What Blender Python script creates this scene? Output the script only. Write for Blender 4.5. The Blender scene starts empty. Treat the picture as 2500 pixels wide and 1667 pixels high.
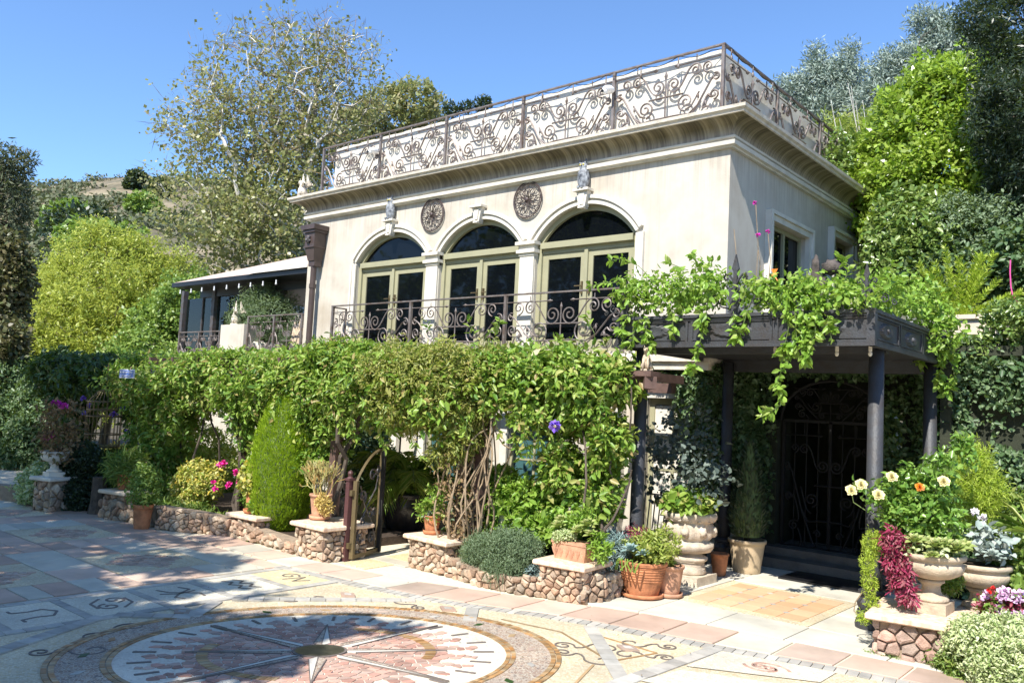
import bpy, math, random
import numpy as np
from mathutils import Vector, Matrix, noise
rnd = random.Random(7)
S = bpy.context.scene
# ---------------------------------------------------------------- camera
PI = math.pi
FPX, PCX, PCY, EYE = 2028.3, 1250.0, 833.5, 1.75
_y, _p, _r = math.radians(40.4767), math.radians(4.44806), math.radians(2.90467)
FW = np.array([-math.sin(_y)*math.cos(_p), math.cos(_y)*math.cos(_p), math.sin(_p)])
_r0 = np.array([math.cos(_y), math.sin(_y), 0.0]); _u0 = np.cross(_r0, FW)
RT = math.cos(_r)*_r0+math.sin(_r)*_u0; UP = -math.sin(_r)*_r0+math.cos(_r)*_u0
E0 = np.array([0, 0, EYE])
cam_d = bpy.data.cameras.new('camera'); cam = bpy.data.objects.new('camera', cam_d)
S.collection.objects.link(cam); S.camera = cam
cam_d.sensor_width = 36; cam_d.lens = FPX/2500*36; cam_d.clip_start = .05; cam_d.clip_end = 3000
M = Matrix.Identity(4)
for i in range(3):
    M[i][0] = RT[i]; M[i][1] = UP[i]; M[i][2] = -FW[i]; M[i][3] = E0[i]
cam.matrix_world = M
# ---------------------------------------------------------------- light
SUND = Vector((-.17, .86, -1)).normalized()          # direction the light travels
tow = -SUND
elev = math.asin(tow.z); azi = math.atan2(tow.x, tow.y)
W = bpy.data.worlds.new('World'); S.world = W; W.use_nodes = True
wn = W.node_tree; wn.nodes.clear()
sky = wn.nodes.new('ShaderNodeTexSky'); sky.sky_type = 'NISHITA'; sky.sun_disc = False
sky.sun_elevation = elev; sky.sun_rotation = azi; sky.altitude = 200; sky.air_density = 1.0; sky.dust_density = 0; sky.ozone_density = 8
bg = wn.nodes.new('ShaderNodeBackground'); bg.inputs[1].default_value = .148
wo = wn.nodes.new('ShaderNodeOutputWorld')
wn.links.new(sky.outputs[0], bg.inputs[0]); wn.links.new(bg.outputs[0], wo.inputs[0])
sd = bpy.data.lights.new('sun', 'SUN'); sd.energy = 4.9; sd.angle = math.radians(.53); sd.color = (1, .955, .87)
so = bpy.data.objects.new('sun', sd); S.collection.objects.link(so)
so.rotation_euler = (-SUND).to_track_quat('Z', 'Y').to_euler(); so.location = (3, -10, 30)
S.view_settings.view_transform = 'Standard'; S.view_settings.look = 'None'
S.view_settings.exposure = .82; S.view_settings.gamma = 1; S.view_settings.use_curve_mapping = False
try:
    S.cycles.max_bounces = 6; S.cycles.transparent_max_bounces = 4; S.cycles.diffuse_bounces = 3
except Exception: pass
# ---------------------------------------------------------------- where a point of the picture lies on a real plane
def _ray(px, py): return FW+RT*(px-PCX)/FPX-UP*(py-PCY)/FPX
def G(px, py, z=0.): d = _ray(px, py); return E0+d*(z-EYE)/d[2]
def Y(px, py, y): d = _ray(px, py); return E0+d*y/d[1]
def X(px, py, x): d = _ray(px, py); return E0+d*x/d[0]
def D(px, py, t): return E0+_ray(px, py)*t
def ZG(x, y, py):                    # height above ground point (x,y) that shows at picture row py
    lo, hi = -20., 60.
    for _ in range(40):
        m = (lo+hi)/2; v = np.array([x, y, m])-E0
        r = PCY-FPX*(v@UP)/(v@FW)
        if r > py: lo = m
        else: hi = m
    return lo
# ---------------------------------------------------------------- materials
MT = {}
def newmat(name):
    m = bpy.data.materials.new(name); m.use_nodes = True; nt = m.node_tree
    b = nt.nodes['Principled BSDF']; return m, nt, b
def N(nt, t, **k):
    n = nt.nodes.new(t)
    for a, v in k.items():
        if a.startswith('i_'):
            key = a[2:]; key = int(key) if key.isdigit() else key.replace('_', ' ')
            n.inputs[key].default_value = v
        else: setattr(n, a, v)
    return n
def L(nt, a, b): nt.links.new(a, b)
def c4(c): return (c[0], c[1], c[2], 1)
def ramp(nt, fac, stops):
    r = N(nt, 'ShaderNodeValToRGB'); e = r.color_ramp.elements
    while len(e) < len(stops): e.new(.5)
    for el, (p, c) in zip(e, stops): el.position = p; el.color = c4(c)
    L(nt, fac, r.inputs[0]); return r.outputs[0]
def coords(nt, scale=(1, 1, 1), kind='Object', rot=(0, 0, 0)):
    if kind == 'World':
        g = N(nt, 'ShaderNodeNewGeometry').outputs['Position']
    else: g = N(nt, 'ShaderNodeTexCoord').outputs['Object']
    mp = N(nt, 'ShaderNodeMapping'); mp.inputs['Scale'].default_value = scale; mp.inputs['Rotation'].default_value = rot
    L(nt, g, mp.inputs[0]); return mp.outputs[0]
def noi(nt, vec, scale, detail=4, rough=.55):
    n = N(nt, 'ShaderNodeTexNoise', i_Scale=scale, i_Detail=detail, i_Roughness=rough); L(nt, vec, n.inputs['Vector']); return n.outputs[0]
def mix(nt, f, a, b, mode='MIX'):
    m = N(nt, 'ShaderNodeMix', data_type='RGBA', blend_type=mode)
    for s, v in ((0, f), (6, a), (7, b)):
        if hasattr(v, 'is_output'): L(nt, v, m.inputs[s])
        elif s == 0: m.inputs[s].default_value = v
        else: m.inputs[s].default_value = c4(v)
    return m.outputs[2]
def bump(nt, b, h, dist=.01, strength=.6):
    n = N(nt, 'ShaderNodeBump', i_Strength=strength, i_Distance=dist); L(nt, h, n.inputs['Height']); L(nt, n.outputs[0], b.inputs['Normal'])
def plain(name, col, rough=.7, metal=0, var=.25, scale=8, bumpd=.004, spec=.5, dark=None, island=0.):
    m, nt, b = newmat(name); v = coords(nt, kind='World')
    n = noi(nt, v, scale); n2 = noi(nt, v, scale*6, 3)
    dk = dark or tuple(c*(1-var) for c in col); lt = tuple(min(1, c*(1+var*.5)) for c in col)
    c = ramp(nt, n, [(.3, dk), (.55, col), (.8, lt)])
    if island:
        g = N(nt, 'ShaderNodeNewGeometry').outputs['Random Per Island']
        oi = N(nt, 'ShaderNodeObjectInfo').outputs['Random']
        ad = N(nt, 'ShaderNodeMath', operation='ADD'); L(nt, g, ad.inputs[0]); L(nt, oi, ad.inputs[1])
        fr = N(nt, 'ShaderNodeMath', operation='FRACT'); L(nt, ad.outputs[0], fr.inputs[0])
        hs = N(nt, 'ShaderNodeMapRange'); L(nt, fr.outputs[0], hs.inputs[0]); hs.inputs[3].default_value = 1-island; hs.inputs[4].default_value = 1+island
        hv = N(nt, 'ShaderNodeHueSaturation'); L(nt, hs.outputs[0], hv.inputs['Value'])
        m7 = N(nt, 'ShaderNodeMath', operation='MULTIPLY', i_1=7.31); L(nt, fr.outputs[0], m7.inputs[0]); f7 = N(nt, 'ShaderNodeMath', operation='FRACT'); L(nt, m7.outputs[0], f7.inputs[0]); h7 = N(nt, 'ShaderNodeMapRange'); L(nt, f7.outputs[0], h7.inputs[0]); h7.inputs[3].default_value = .5-island*.03; h7.inputs[4].default_value = .5+island*.045; L(nt, h7.outputs[0], hv.inputs['Hue']); s7 = N(nt, 'ShaderNodeMapRange'); L(nt, f7.outputs[0], s7.inputs[0]); s7.inputs[3].default_value = 1.1; s7.inputs[4].default_value = 1-island*.8; L(nt, s7.outputs[0], hv.inputs['Saturation']); L(nt, c, hv.inputs['Color']); c = hv.outputs[0]
    L(nt, c, b.inputs['Base Color'])
    b.inputs['Roughness'].default_value = rough; b.inputs['Metallic'].default_value = metal; b.inputs['Specular IOR Level'].default_value = spec
    if bumpd: bump(nt, b, n2, bumpd)
    MT[name] = m; return m
def leafm(name, cols, rough=.42, trans=.35, spec=.45, tint=None):
    m, nt, b = newmat(name)
    g = N(nt, 'ShaderNodeNewGeometry').outputs['Random Per Island']
    n = len(cols); c = ramp(nt, g, [(i/max(1, n-1), cc) for i, cc in enumerate(cols)])
    L(nt, c, b.inputs['Base Color']); b.inputs['Roughness'].default_value = rough; b.inputs['Specular IOR Level'].default_value = spec
    tr = N(nt, 'ShaderNodeBsdfTranslucent'); tc = mix(nt, .55, c, tint or (.35, .5, .04)); L(nt, tc, tr.inputs[0])
    mx = N(nt, 'ShaderNodeMixShader', i_0=trans); L(nt, b.outputs[0], mx.inputs[1]); L(nt, tr.outputs[0], mx.inputs[2])
    L(nt, mx.outputs[0], nt.nodes['Material Output'].inputs[0]); MT[name] = m; return m
# ---------------------------------------------------------------- mesh builder
class MB:
    def __init__(s): s.v = []; s.f = []; s.m = []; s.mi = 0
    def add(s, vs, fs):
        o = len(s.v); s.v += [tuple(float(c) for c in p) for p in vs]; s.f += [tuple(i+o for i in f) for f in fs]; s.m += [s.mi]*len(fs); return s
    def box(s, a, b):
        (x0, y0, z0), (x1, y1, z1) = a, b
        vs = [(x0, y0, z0), (x1, y0, z0), (x1, y1, z0), (x0, y1, z0), (x0, y0, z1), (x1, y0, z1), (x1, y1, z1), (x0, y1, z1)]
        return s.add(vs, [(3, 2, 1, 0), (4, 5, 6, 7), (0, 1, 5, 4), (1, 2, 6, 5), (2, 3, 7, 6), (3, 0, 4, 7)])
    def bar(s, p, q, w, h=None, up=(0, 0, 1)):
        h = h or w; p = Vector(p); q = Vector(q); d = (q-p).normalized(); u = Vector(up)
        if abs(d.dot(u)) > .98: u = Vector((1, 0, 0))
        sx = d.cross(u).normalized()*w/2; sy = sx.cross(d).normalized()*h/2
        vs = [p-sx-sy, p+sx-sy, p+sx+sy, p-sx+sy, q-sx-sy, q+sx-sy, q+sx+sy, q-sx+sy]
        return s.add(vs, [(3, 2, 1, 0), (4, 5, 6, 7), (0, 1, 5, 4), (1, 2, 6, 5), (2, 3, 7, 6), (3, 0, 4, 7)])
    def tube(s, pts, r, n=6, cap=True):
        pts = [Vector(p) for p in pts]; k = len(pts)
        if k < 2: return s
        rs = r if hasattr(r, '__len__') else [r]*k
        t0 = (pts[1]-pts[0]).normalized(); u = t0.orthogonal().normalized(); vs = []; fs = []
        for i, p in enumerate(pts):
            t = (pts[min(i+1, k-1)]-pts[max(i-1, 0)])
            if t.length < 1e-9: t = t0
            t.normalize(); u = (u-t*u.dot(t))
            if u.length < 1e-6: u = t.orthogonal()
            u.normalize(); w = t.cross(u)
            for j in range(n):
                a = 2*PI*j/n+PI/4; vs.append(p+(u*math.cos(a)+w*math.sin(a))*rs[i])
        for i in range(k-1):
            for j in range(n): fs.append((i*n+j, i*n+(j+1) % n, (i+1)*n+(j+1) % n, (i+1)*n+j))
        if cap: fs += [tuple(range(n))[::-1], tuple((k-1)*n+j for j in range(n))]
        return s.add(vs, fs)
    def lathe(s, prof, c=(0, 0, 0), n=24, sx=1, sy=1, rip=None):
        vs = []; fs = []; k = len(prof)
        for i, (r, z) in enumerate(prof):
            for j in range(n):
                a = 2*PI*j/n; rr = r*(1+(rip(a, i, z) if rip else 0))
                vs.append((c[0]+rr*sx*math.cos(a), c[1]+rr*sy*math.sin(a), c[2]+z))
        for i in range(k-1):
            for j in range(n): fs.append((i*n+j, i*n+(j+1) % n, (i+1)*n+(j+1) % n, (i+1)*n+j))
        if prof[0][0] > 1e-6: fs.append(tuple(range(n))[::-1])
        if prof[-1][0] > 1e-6: fs.append(tuple((k-1)*n+j for j in range(n)))
        return s.add(vs, fs)
    def ball(s, c, r, nu=10, nv=6, disp=0):
        rx, ry, rz = r if hasattr(r, '__len__') else (r, r, r); vs = []; fs = []
        for i in range(nv+1):
            th = PI*i/nv
            for j in range(nu):
                ph = 2*PI*j/nu; q = Vector((math.sin(th)*math.cos(ph), math.sin(th)*math.sin(ph), -math.cos(th)))
                k = 1+(noise.noise(q*2.3+Vector(c)*7)*disp if disp else 0)
                vs.append((c[0]+rx*q.x*k, c[1]+ry*q.y*k, c[2]+rz*q.z*k))
        for i in range(nv):
            for j in range(nu): fs.append((i*nu+j, i*nu+(j+1) % nu, (i+1)*nu+(j+1) % nu, (i+1)*nu+j))
        return s.add(vs, fs)
    def prism(s, poly, f0, f1, bev=0):          # poly: 2-D points; f0/f1 map a 2-D point to the back / front
        n = len(poly); vs = [f0(p) for p in poly]+[f1(p) for p in poly]
        return s.add(vs, [tuple(range(n))[::-1], tuple(range(n, 2*n))]+[(i, (i+1) % n, n+(i+1) % n, n+i) for i in range(n)])
    def slab(s, poly, z0, z1): return s.prism(poly, lambda p: (p[0], p[1], z0), lambda p: (p[0], p[1], z1))
    def xf(s, m, start=0):
        s.v[start:] = [tuple(m @ Vector(p)) for p in s.v[start:]]; return s
ROOT = {}
def setp(o, label=None, cat=None, group=None, kind=None, category=None):
    cat = cat or category
    if label: o['label'] = label
    if cat: o['category'] = cat
    if group: o['group'] = group
    if kind: o['kind'] = kind
    return o
def thing(name, label, cat, loc=(0, 0, 0), group=None):
    o = bpy.data.objects.new(name, None); S.collection.objects.link(o); o.location = [float(c) for c in loc]
    o.empty_display_size = .2; ROOT[o.name] = Vector(o.location); return setp(o, label, cat, group)
def finish(name, me, base, parent, **kw):
    o = bpy.data.objects.new(name, me); S.collection.objects.link(o)
    if parent is not None:
        pb = ROOT[parent.name]; o.parent = parent; o.location = base-pb
    else: o.location = base
    ROOT[o.name] = base.copy(); return setp(o, **kw)
def build(name, mb, mats, parent=None, smooth=False, base=None, **kw):
    if not isinstance(mats, (list, tuple)): mats = [mats]
    v = np.array(mb.v, dtype=np.float64).reshape(-1, 3)
    if base is None: base = ROOT[parent.name] if parent is not None else Vector(((v[:, 0].min()+v[:, 0].max())/2, (v[:, 1].min()+v[:, 1].max())/2, v[:, 2].min()))
    base = Vector(base); me = bpy.data.meshes.new(name)
    me.from_pydata((v-np.array(base)).tolist(), [], mb.f)
    for m in mats: me.materials.append(MT[m] if isinstance(m, str) else m)
    if len(mats) > 1: me.polygons.foreach_set('material_index', mb.m)
    if smooth: me.polygons.foreach_set('use_smooth', [True]*len(mb.f))
    me.update(); return finish(name, me, base, parent, **kw)
def copy_tree(o, loc=None, parent=None, **kw):
    c = o.copy(); S.collection.objects.link(c)
    if parent is not None: c.parent = parent
    if loc is not None: c.location = [float(q) for q in loc]
    if parent is None: ROOT[c.name] = Vector(c.location)
    for ch in list(o.children): copy_tree(ch, None, c)
    return setp(c, **kw) if kw else c
# ---------------------------------------------------------------- leaves
rng = np.random.default_rng(11)
def nrm(a): return a/np.maximum(1e-9, np.linalg.norm(a, axis=-1, keepdims=True))
def leafmesh(name, P, Dr, Nr, ln, wd, mat, parent=None, fine=True, base=None, mats=None, midx=None, **kw):
    """P base points, Dr leaf directions, Nr leaf normals, ln lengths, wd widths -> one mesh"""
    n = len(P); Dr = nrm(Dr); Sd = nrm(np.cross(Dr, Nr)); Nn = np.cross(Sd, Dr)
    ln = np.broadcast_to(ln, (n,))[:, None]; wd = np.broadcast_to(wd, (n,))[:, None]/2
    if fine:
        v = np.stack([P, P+Dr*ln*.30+Sd*wd*.9+Nn*wd*.35, P+Dr*ln*.68+Sd*wd*.72+Nn*wd*.25, P+Dr*ln-Nn*ln*.10, P+Dr*ln*.68-Sd*wd*.72+Nn*wd*.25, P+Dr*ln*.30-Sd*wd*.9+Nn*wd*.35], 1)
        loops = np.array([0, 3, 2, 1, 0, 5, 4, 3]); st = np.array([0, 4]); k = 6
    else:
        v = np.stack([P, P+Dr*ln*.45+Sd*wd, P+Dr*ln, P+Dr*ln*.45-Sd*wd], 1); loops = np.array([0, 1, 2, 3]); st = np.array([0]); k = 4
    v = v.reshape(-1, 3); base = Vector(base) if base is not None else (ROOT[parent.name] if parent is not None else Vector((P[:, 0].mean(), P[:, 1].mean(), P[:, 2].min())))
    me = bpy.data.meshes.new(name); me.vertices.add(n*k); me.vertices.foreach_set('co', (v-np.array(base)).astype(np.float32).ravel())
    nl = len(loops); me.loops.add(n*nl); me.loops.foreach_set('vertex_index', (np.arange(n)[:, None]*k+loops).astype(np.int32).ravel())
    ns = len(st); me.polygons.add(n*ns); me.polygons.foreach_set('loop_start', (np.arange(n)[:, None]*nl+st).astype(np.int32).ravel())
    me.polygons.foreach_set('loop_total', np.full(n*ns, 4, np.int32))
    for m in (mats or [mat]): me.materials.append(MT[m])
    if midx is not None: me.polygons.foreach_set('material_index', np.repeat(midx, ns).astype(np.int32))
    me.update(calc_edges=True); me.validate(); return finish(name, me, base, parent, **kw)
def shell(blobs, n, rough=.22, fill=.35):
    """points + outward directions in the outer layer of a union of ellipsoids (cx,cy,cz,rx,ry,rz)"""
    B = np.array([list(b)[:6] for b in blobs], float); w = (B[:, 3]*B[:, 4]+B[:, 4]*B[:, 5]+B[:, 3]*B[:, 5]); w /= w.sum()
    idx = rng.choice(len(B), size=int(n*1.5), p=w); d = nrm(rng.normal(size=(len(idx), 3)))
    r = 1-fill*rng.random(len(idx))**1.6+rough*(rng.random(len(idx))-.45)
    lump = np.array([noise.noise(Vector((a*2.2+i*.7, b*2.2, c*2.2))) for (a, b, c), i in zip(d, idx)])
    r = r+lump*.22
    Pn = B[idx, :3]+d*B[idx, 3:6]*r[:, None]
    keep = np.ones(len(idx), bool)
    for j in range(len(B)):
        q = (Pn-B[j, :3])/B[j, 3:6]; ins = (q*q).sum(1) < .42; keep &= ~(ins & (idx != j))
    Pn, d = Pn[keep][:n], d[keep][:n]; Bn = nrm(d/B[idx[keep][:n], 3:6]); return Pn, Bn
def sprigs(Pc, Dc, k, span, ln, wd, up=.35, droop=0., jit=.6, lay=.5):
    """k leaves round each sprig"""
    n = len(Pc); P = np.repeat(Pc, k, 0); Dv = np.repeat(Dc, k, 0)
    g = nrm(Dv+rng.normal(size=P.shape)*.35+np.array([0, 0, -droop]))
    t = rng.random((n*k, 1)); rad = nrm(np.cross(g, rng.normal(size=P.shape)))
    Pp = P+g*span*(t-.3)+rad*span*.15*rng.random((n*k, 1))
    Dl = nrm(g*.5+rad*.9+rng.normal(size=P.shape)*.25*jit+np.array([0, 0, -droop*.8]))
    Nl = nrm(np.array([0, 0, 1.])*up*2+Dv*lay+rng.normal(size=P.shape)*jit+np.array(tow)*.25)
    s = .5+.95*rng.random(n*k)**1.3; return Pp, Dl, Nl, ln*s, wd*s
def foliage(name, blobs, n, k, span, ln, wd, mat, parent=None, fine=True, up=.35, droop=0., rough=.22, fill=.35, jit=.6, lay=.5, gap=0., gs=3.2, **kw):
    P, Dn = shell(blobs, int(n*(1+.5*(gap > 0))), rough, fill)
    if gap:
        q = np.array([noise.noise(Vector(p)*gs)+.5*noise.noise(Vector(p)*gs*2.6) for p in P]); k_ = q > (gap-.42); P, Dn = P[k_], Dn[k_]; P = P+Dn*(q[k_]*.22*min(1, float(np.mean([b[3] for b in blobs]))*2))[:, None]
    a = sprigs(P, Dn, k, span, ln, wd, up, droop, jit, lay)
    return leafmesh(name, *a, mat, parent, fine, **kw)
def BL(px, py, y, r, rz=None, ry=None):            # a clump whose centre lies on the plane y
    p = Y(px, py, y); return (p[0], p[1], p[2], r, ry or r, rz or r)
def BD(px, py, t, r, rz=None, ry=None):
    p = D(px, py, t); return (p[0], p[1], p[2], r, ry or r, rz or r)
def stems(pts_from, pts_to, r0=.008, r1=.003, sag=.1, n=6, seg=7, wob=.05):
    mb = MB()
    for a, b in zip(pts_from, pts_to):
        a = np.array(a, float); b = np.array(b, float); tt = np.linspace(0, 1, seg+1)[:, None]; o = sum(np.sin(PI*k_*tt)*rng.normal(size=(1, 3))*wob*1.6/k_**.7 for k_ in (1, 2, 3, 4))
        mb.tube([a+(b-a)*i/seg+np.array([0, 0, sag*math.sin(PI*i/seg)])+o[i] for i in range(seg+1)], [r0+(r1-r0)*i/seg for i in range(seg+1)], n)
    return mb
def stem_set(parent, mat, A, B, *q, **k):
    for i, (a_, b_) in enumerate(zip(A, B)): build('stem', stems([a_], [b_], *q, **k), mat, parent)
def tree_skel(root, trunk_top, blobs, n, r_tip=.012, pw=.45, lean=0., seed=1, fill=1., rmax=None, kink=.06):
    """branches that reach n points spread through the crown; returns MB of wood and the twig points"""
    rg = np.random.default_rng(seed); B = np.array([list(b)[:6] for b in blobs]); w = B[:, 3]*B[:, 4]*B[:, 5]; w /= w.sum()
    idx = rg.choice(len(B), size=n, p=w); d = nrm(rg.normal(size=(n, 3))); r = rg.random(n)**.4*fill
    A = B[idx, :3]+d*B[idx, 3:6]*r[:, None]
    root = np.array(root, float); top = np.array(trunk_top, float)
    nodes = [root+(top-root)*i/5+(rg.normal(size=3)*.03 if 0 < i < 5 else 0) for i in range(6)]; par = [-1, 0, 1, 2, 3, 4]
    A = A[np.argsort(np.linalg.norm(A-top, axis=1))]; dist = [np.linalg.norm(top-root)*i/5*.2 for i in range(6)]
    for a in A:
        Nn = np.array(nodes); dd = np.linalg.norm(Nn-a, axis=1); cost = dd+.22*np.array(dist)+np.where(Nn[:, 2] > a[2]+.15, (Nn[:, 2]-a[2])*.8, 0)
        cost[:4] += 99
        j = int(cost.argmin()); L0 = dd[j]
        mid = (nodes[j]+a)/2+rg.normal(size=3)*L0*kink+np.array([0, 0, L0*.06])
        nodes.append(mid); par.append(j); dist.append(dist[j]+L0/2); nodes.append(a); par.append(len(nodes)-2); dist.append(dist[j]+L0)
    k = len(nodes); cnt = np.zeros(k); ch = [[] for _ in range(k)]
    for i in range(k-1, 0, -1): ch[par[i]].append(i)
    for i in range(k-1, -1, -1): cnt[i] = max(1, cnt[i]) if not ch[i] else sum(cnt[c] for c in ch[i])
    rad = r_tip*cnt**pw
    if rmax: rad = np.minimum(rad, rmax)
    mb = MB()
    for i in range(1, k):
        p = par[i]; ra = min(rad[p], rad[i]*1.35) if p > 5 else rad[p]; ra = min(ra, rad[i]*1.6)
        mb.tube([nodes[p], nodes[i]], [ra, rad[i]], 5 if rad[i] > r_tip*3 else 3, cap=False)
    tips = np.array([nodes[i] for i in range(6, k)]); pd = np.array([nodes[par[i]] for i in range(6, k)])
    return mb, tips, nrm(tips-pd+1e-6)
# ================================================================ MATERIALS
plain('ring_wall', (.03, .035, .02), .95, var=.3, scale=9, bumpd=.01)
plain('stone_cap', (.66, .55, .42), .85, var=.25, scale=5, bumpd=.006)
plain('cast_stone', (.5, .4, .29), .9, var=.28, scale=9, bumpd=.012)
plain('pale_stone', (.62, .56, .47), .85, var=.25, scale=7, bumpd=.01)
plain('white_trim', (.66, .62, .54), .7, var=.18, scale=4, bumpd=.003)
plain('khaki', (.33, .315, .2), .5, var=.1, scale=4, bumpd=.001)
plain('iron', (.1, .095, .1), .5, metal=.35, var=.4, scale=14, bumpd=.002, dark=(.09, .06, .045))
plain('rail_iron', (.19, .165, .155), .55, metal=.3, var=.45, scale=10, bumpd=.002, dark=(.12, .08, .06))
plain('canopy_iron', (.045, .047, .053), .55, metal=.1, var=.5, scale=9, bumpd=.006, dark=(.042, .037, .036))
plain('downpipe', (.07, .048, .043), .45, var=.25, scale=5, bumpd=.002)
plain('brown_wood', (.12, .07, .058), .75, var=.4, scale=12, bumpd=.006)
plain('gate_bronze', (.16, .12, .06), .5, metal=.4, var=.3, scale=8, bumpd=.002)
plain('post_red', (.09, .035, .035), .5, var=.2, scale=8, bumpd=.002)
plain('terracotta', (.5, .2, .09), .85, var=.42, scale=11, bumpd=.004)
plain('terracotta_pink', (.54, .29, .18), .85, var=.38, scale=11, bumpd=.004)
plain('tan_pot', (.5, .38, .24), .8, var=.2, scale=6, bumpd=.003)
plain('black_pot', (.03, .028, .032), .25, var=.3, scale=6, bumpd=.001)
plain('owl_grey', (.28, .3, .33), .35, var=.6, scale=22, bumpd=.01, dark=(.06, .065, .08))
plain('owl_eye', (.6, .5, .1), .4, var=.1, bumpd=0)
plain('white_plastic', (.75, .76, .78), .35, var=.06, bumpd=0)
plain('black', (.01, .01, .012), .4, var=.2, bumpd=0)
plain('soil', (.06, .04, .028), .95, var=.4, scale=20, bumpd=.02)
plain('bark', (.11, .085, .065), .9, var=.45, scale=14, bumpd=.02)
plain('pale_bark', (.6, .56, .5), .85, var=.4, scale=5, bumpd=.01)
plain('dry_stem', (.3, .22, .14), .9, var=.4, scale=16, bumpd=.005)
plain('green_stem', (.12, .17, .05), .7, var=.3, scale=12, bumpd=0)
plain('rubble', (.46, .32, .215), .9, var=.34, scale=16, bumpd=.016, island=.36)
plain('rubble_near', (.46, .31, .24), .9, var=.34, scale=16, bumpd=.016, island=.3)
plain('mortar', (.33, .25, .18), .95, var=.3, scale=18, bumpd=.01)
plain('tile_pink', (.55, .39, .3), .8, var=.22, scale=2.5, bumpd=.003, island=.16)
plain('tile_grey', (.52, .48, .39), .8, var=.2, scale=2.5, bumpd=.003, island=.14)
plain('tile_brown', (.43, .31, .24), .8, var=.25, scale=2.5, bumpd=.003, island=.14)
plain('limestone', (.55, .52, .44), .8, var=.24, scale=2.2, bumpd=.003, island=.06)
plain('tile_orange', (.6, .38, .23), .75, var=.12, scale=3, bumpd=.002, island=.1)
plain('slate', (.42, .39, .34), .75, var=.25, scale=7, bumpd=.003, island=.2)
plain('tess_ochre', (.38, .22, .09), .5, var=.25, scale=9, bumpd=.001, island=.35)
plain('tess_white', (.62, .57, .48), .7, var=.1, scale=9, bumpd=.002, island=.1)
plain('tess_dark', (.17, .14, .12), .6, var=.3, scale=9, bumpd=.001)
plain('rug_stone', (.48, .33, .25), .75, var=.2, scale=6, bumpd=.002, island=.25)
plain('dark_iron', (.012, .011, .011), .8, var=.3, scale=8, bumpd=.001)
plain('dark_stone', (.16, .14, .12), .9, var=.3, scale=6, bumpd=.01)
plain('cream_stone', (.58, .49, .38), .9, var=.3, scale=12, bumpd=.015)
plain('red_stone', (.47, .28, .21), .75, var=.2, scale=6, bumpd=.002, island=.28)
plain('bronze', (.16, .15, .1), .4, metal=.7, var=.5, scale=12, bumpd=.003)
plain('grout', (.66, .58, .44), .95, var=.12, scale=20, bumpd=.004)
plain('roof_shingle', (.56, .43, .36), .9, var=.2, scale=3, bumpd=.01)
plain('roof_white', (.75, .72, .66), .7, var=.08, scale=3, bumpd=.002)
plain('blue_sign', (.06, .13, .42), .4, var=.1, bumpd=0)
plain('lamp_fabric', (.75, .66, .5), .8, var=.05, bumpd=0)
plain('dirt', (.3, .23, .15), .95, var=.35, scale=.6, bumpd=.03)
plain('aged_wood', (.1, .08, .07), .8, var=.5, scale=16, bumpd=.02, dark=(.03, .025, .02))
for nm, c in dict(pink=(.75, .03, .3), red=(.7, .04, .03), rose=(.85, .75, .38), violet=(.22, .12, .62), magenta=(.6, .03, .4), white=(.8, .74, .78), lilac=(.75, .5, .72), orange=(.8, .25, .03)).items():
    plain('petal_'+nm, c, .6, var=.15, scale=30, bumpd=0, island=.15)
def _pebble(name, cols, scale, grout=(.6, .52, .38), stretch=(1, 1, 1), bd=.004, wear=.25):
    m, nt, b = newmat(name); v = coords(nt, stretch, 'World')
    vo = N(nt, 'ShaderNodeTexVoronoi', i_Scale=scale); L(nt, v, vo.inputs['Vector'])
    ve = N(nt, 'ShaderNodeTexVoronoi', feature='DISTANCE_TO_EDGE', i_Scale=scale); L(nt, v, ve.inputs['Vector'])
    sp = N(nt, 'ShaderNodeSeparateColor'); L(nt, vo.outputs['Color'], sp.inputs[0])
    c = ramp(nt, sp.outputs[0], [(i/(len(cols)-1), q) for i, q in enumerate(cols)])
    ed = ramp(nt, ve.outputs[0], [(.04, (0, 0, 0)), (.12, (1, 1, 1))]); c = mix(nt, ed, grout, c)
    big = noi(nt, coords(nt, (1, 1, 1), 'World'), 1.7, 4); w = ramp(nt, big, [(.3, (1-wear,)*3), (.7, (1.1, 1.08, 1.03))]); c = mix(nt, 1, c, w, 'MULTIPLY')
    L(nt, c, b.inputs['Base Color']); b.inputs['Roughness'].default_value = .75; bump(nt, b, ed, bd, .7); MT[name] = m
_pebble('pebble_cream', [(.66, .55, .36), (.78, .7, .52), (.58, .44, .25), (.74, .64, .44)], 58)
_pebble('pebble_pale', [(.7, .64, .5), (.8, .76, .64), (.62, .54, .4)], 62, (.66, .6, .48))
_pebble('pebble_dark', [(.2, .12, .09), (.42, .3, .22), (.3, .2, .16), (.5, .42, .34), (.16, .12, .11)], 48, (.55, .48, .38))
_pebble('pebble_white', [(.68, .62, .51), (.77, .72, .61), (.58, .5, .39)], 55, (.72, .67, .57))
_pebble('pebble_yellow', [(.66, .54, .3), (.76, .66, .42), (.6, .46, .22)], 50, (.62, .53, .34))
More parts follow.
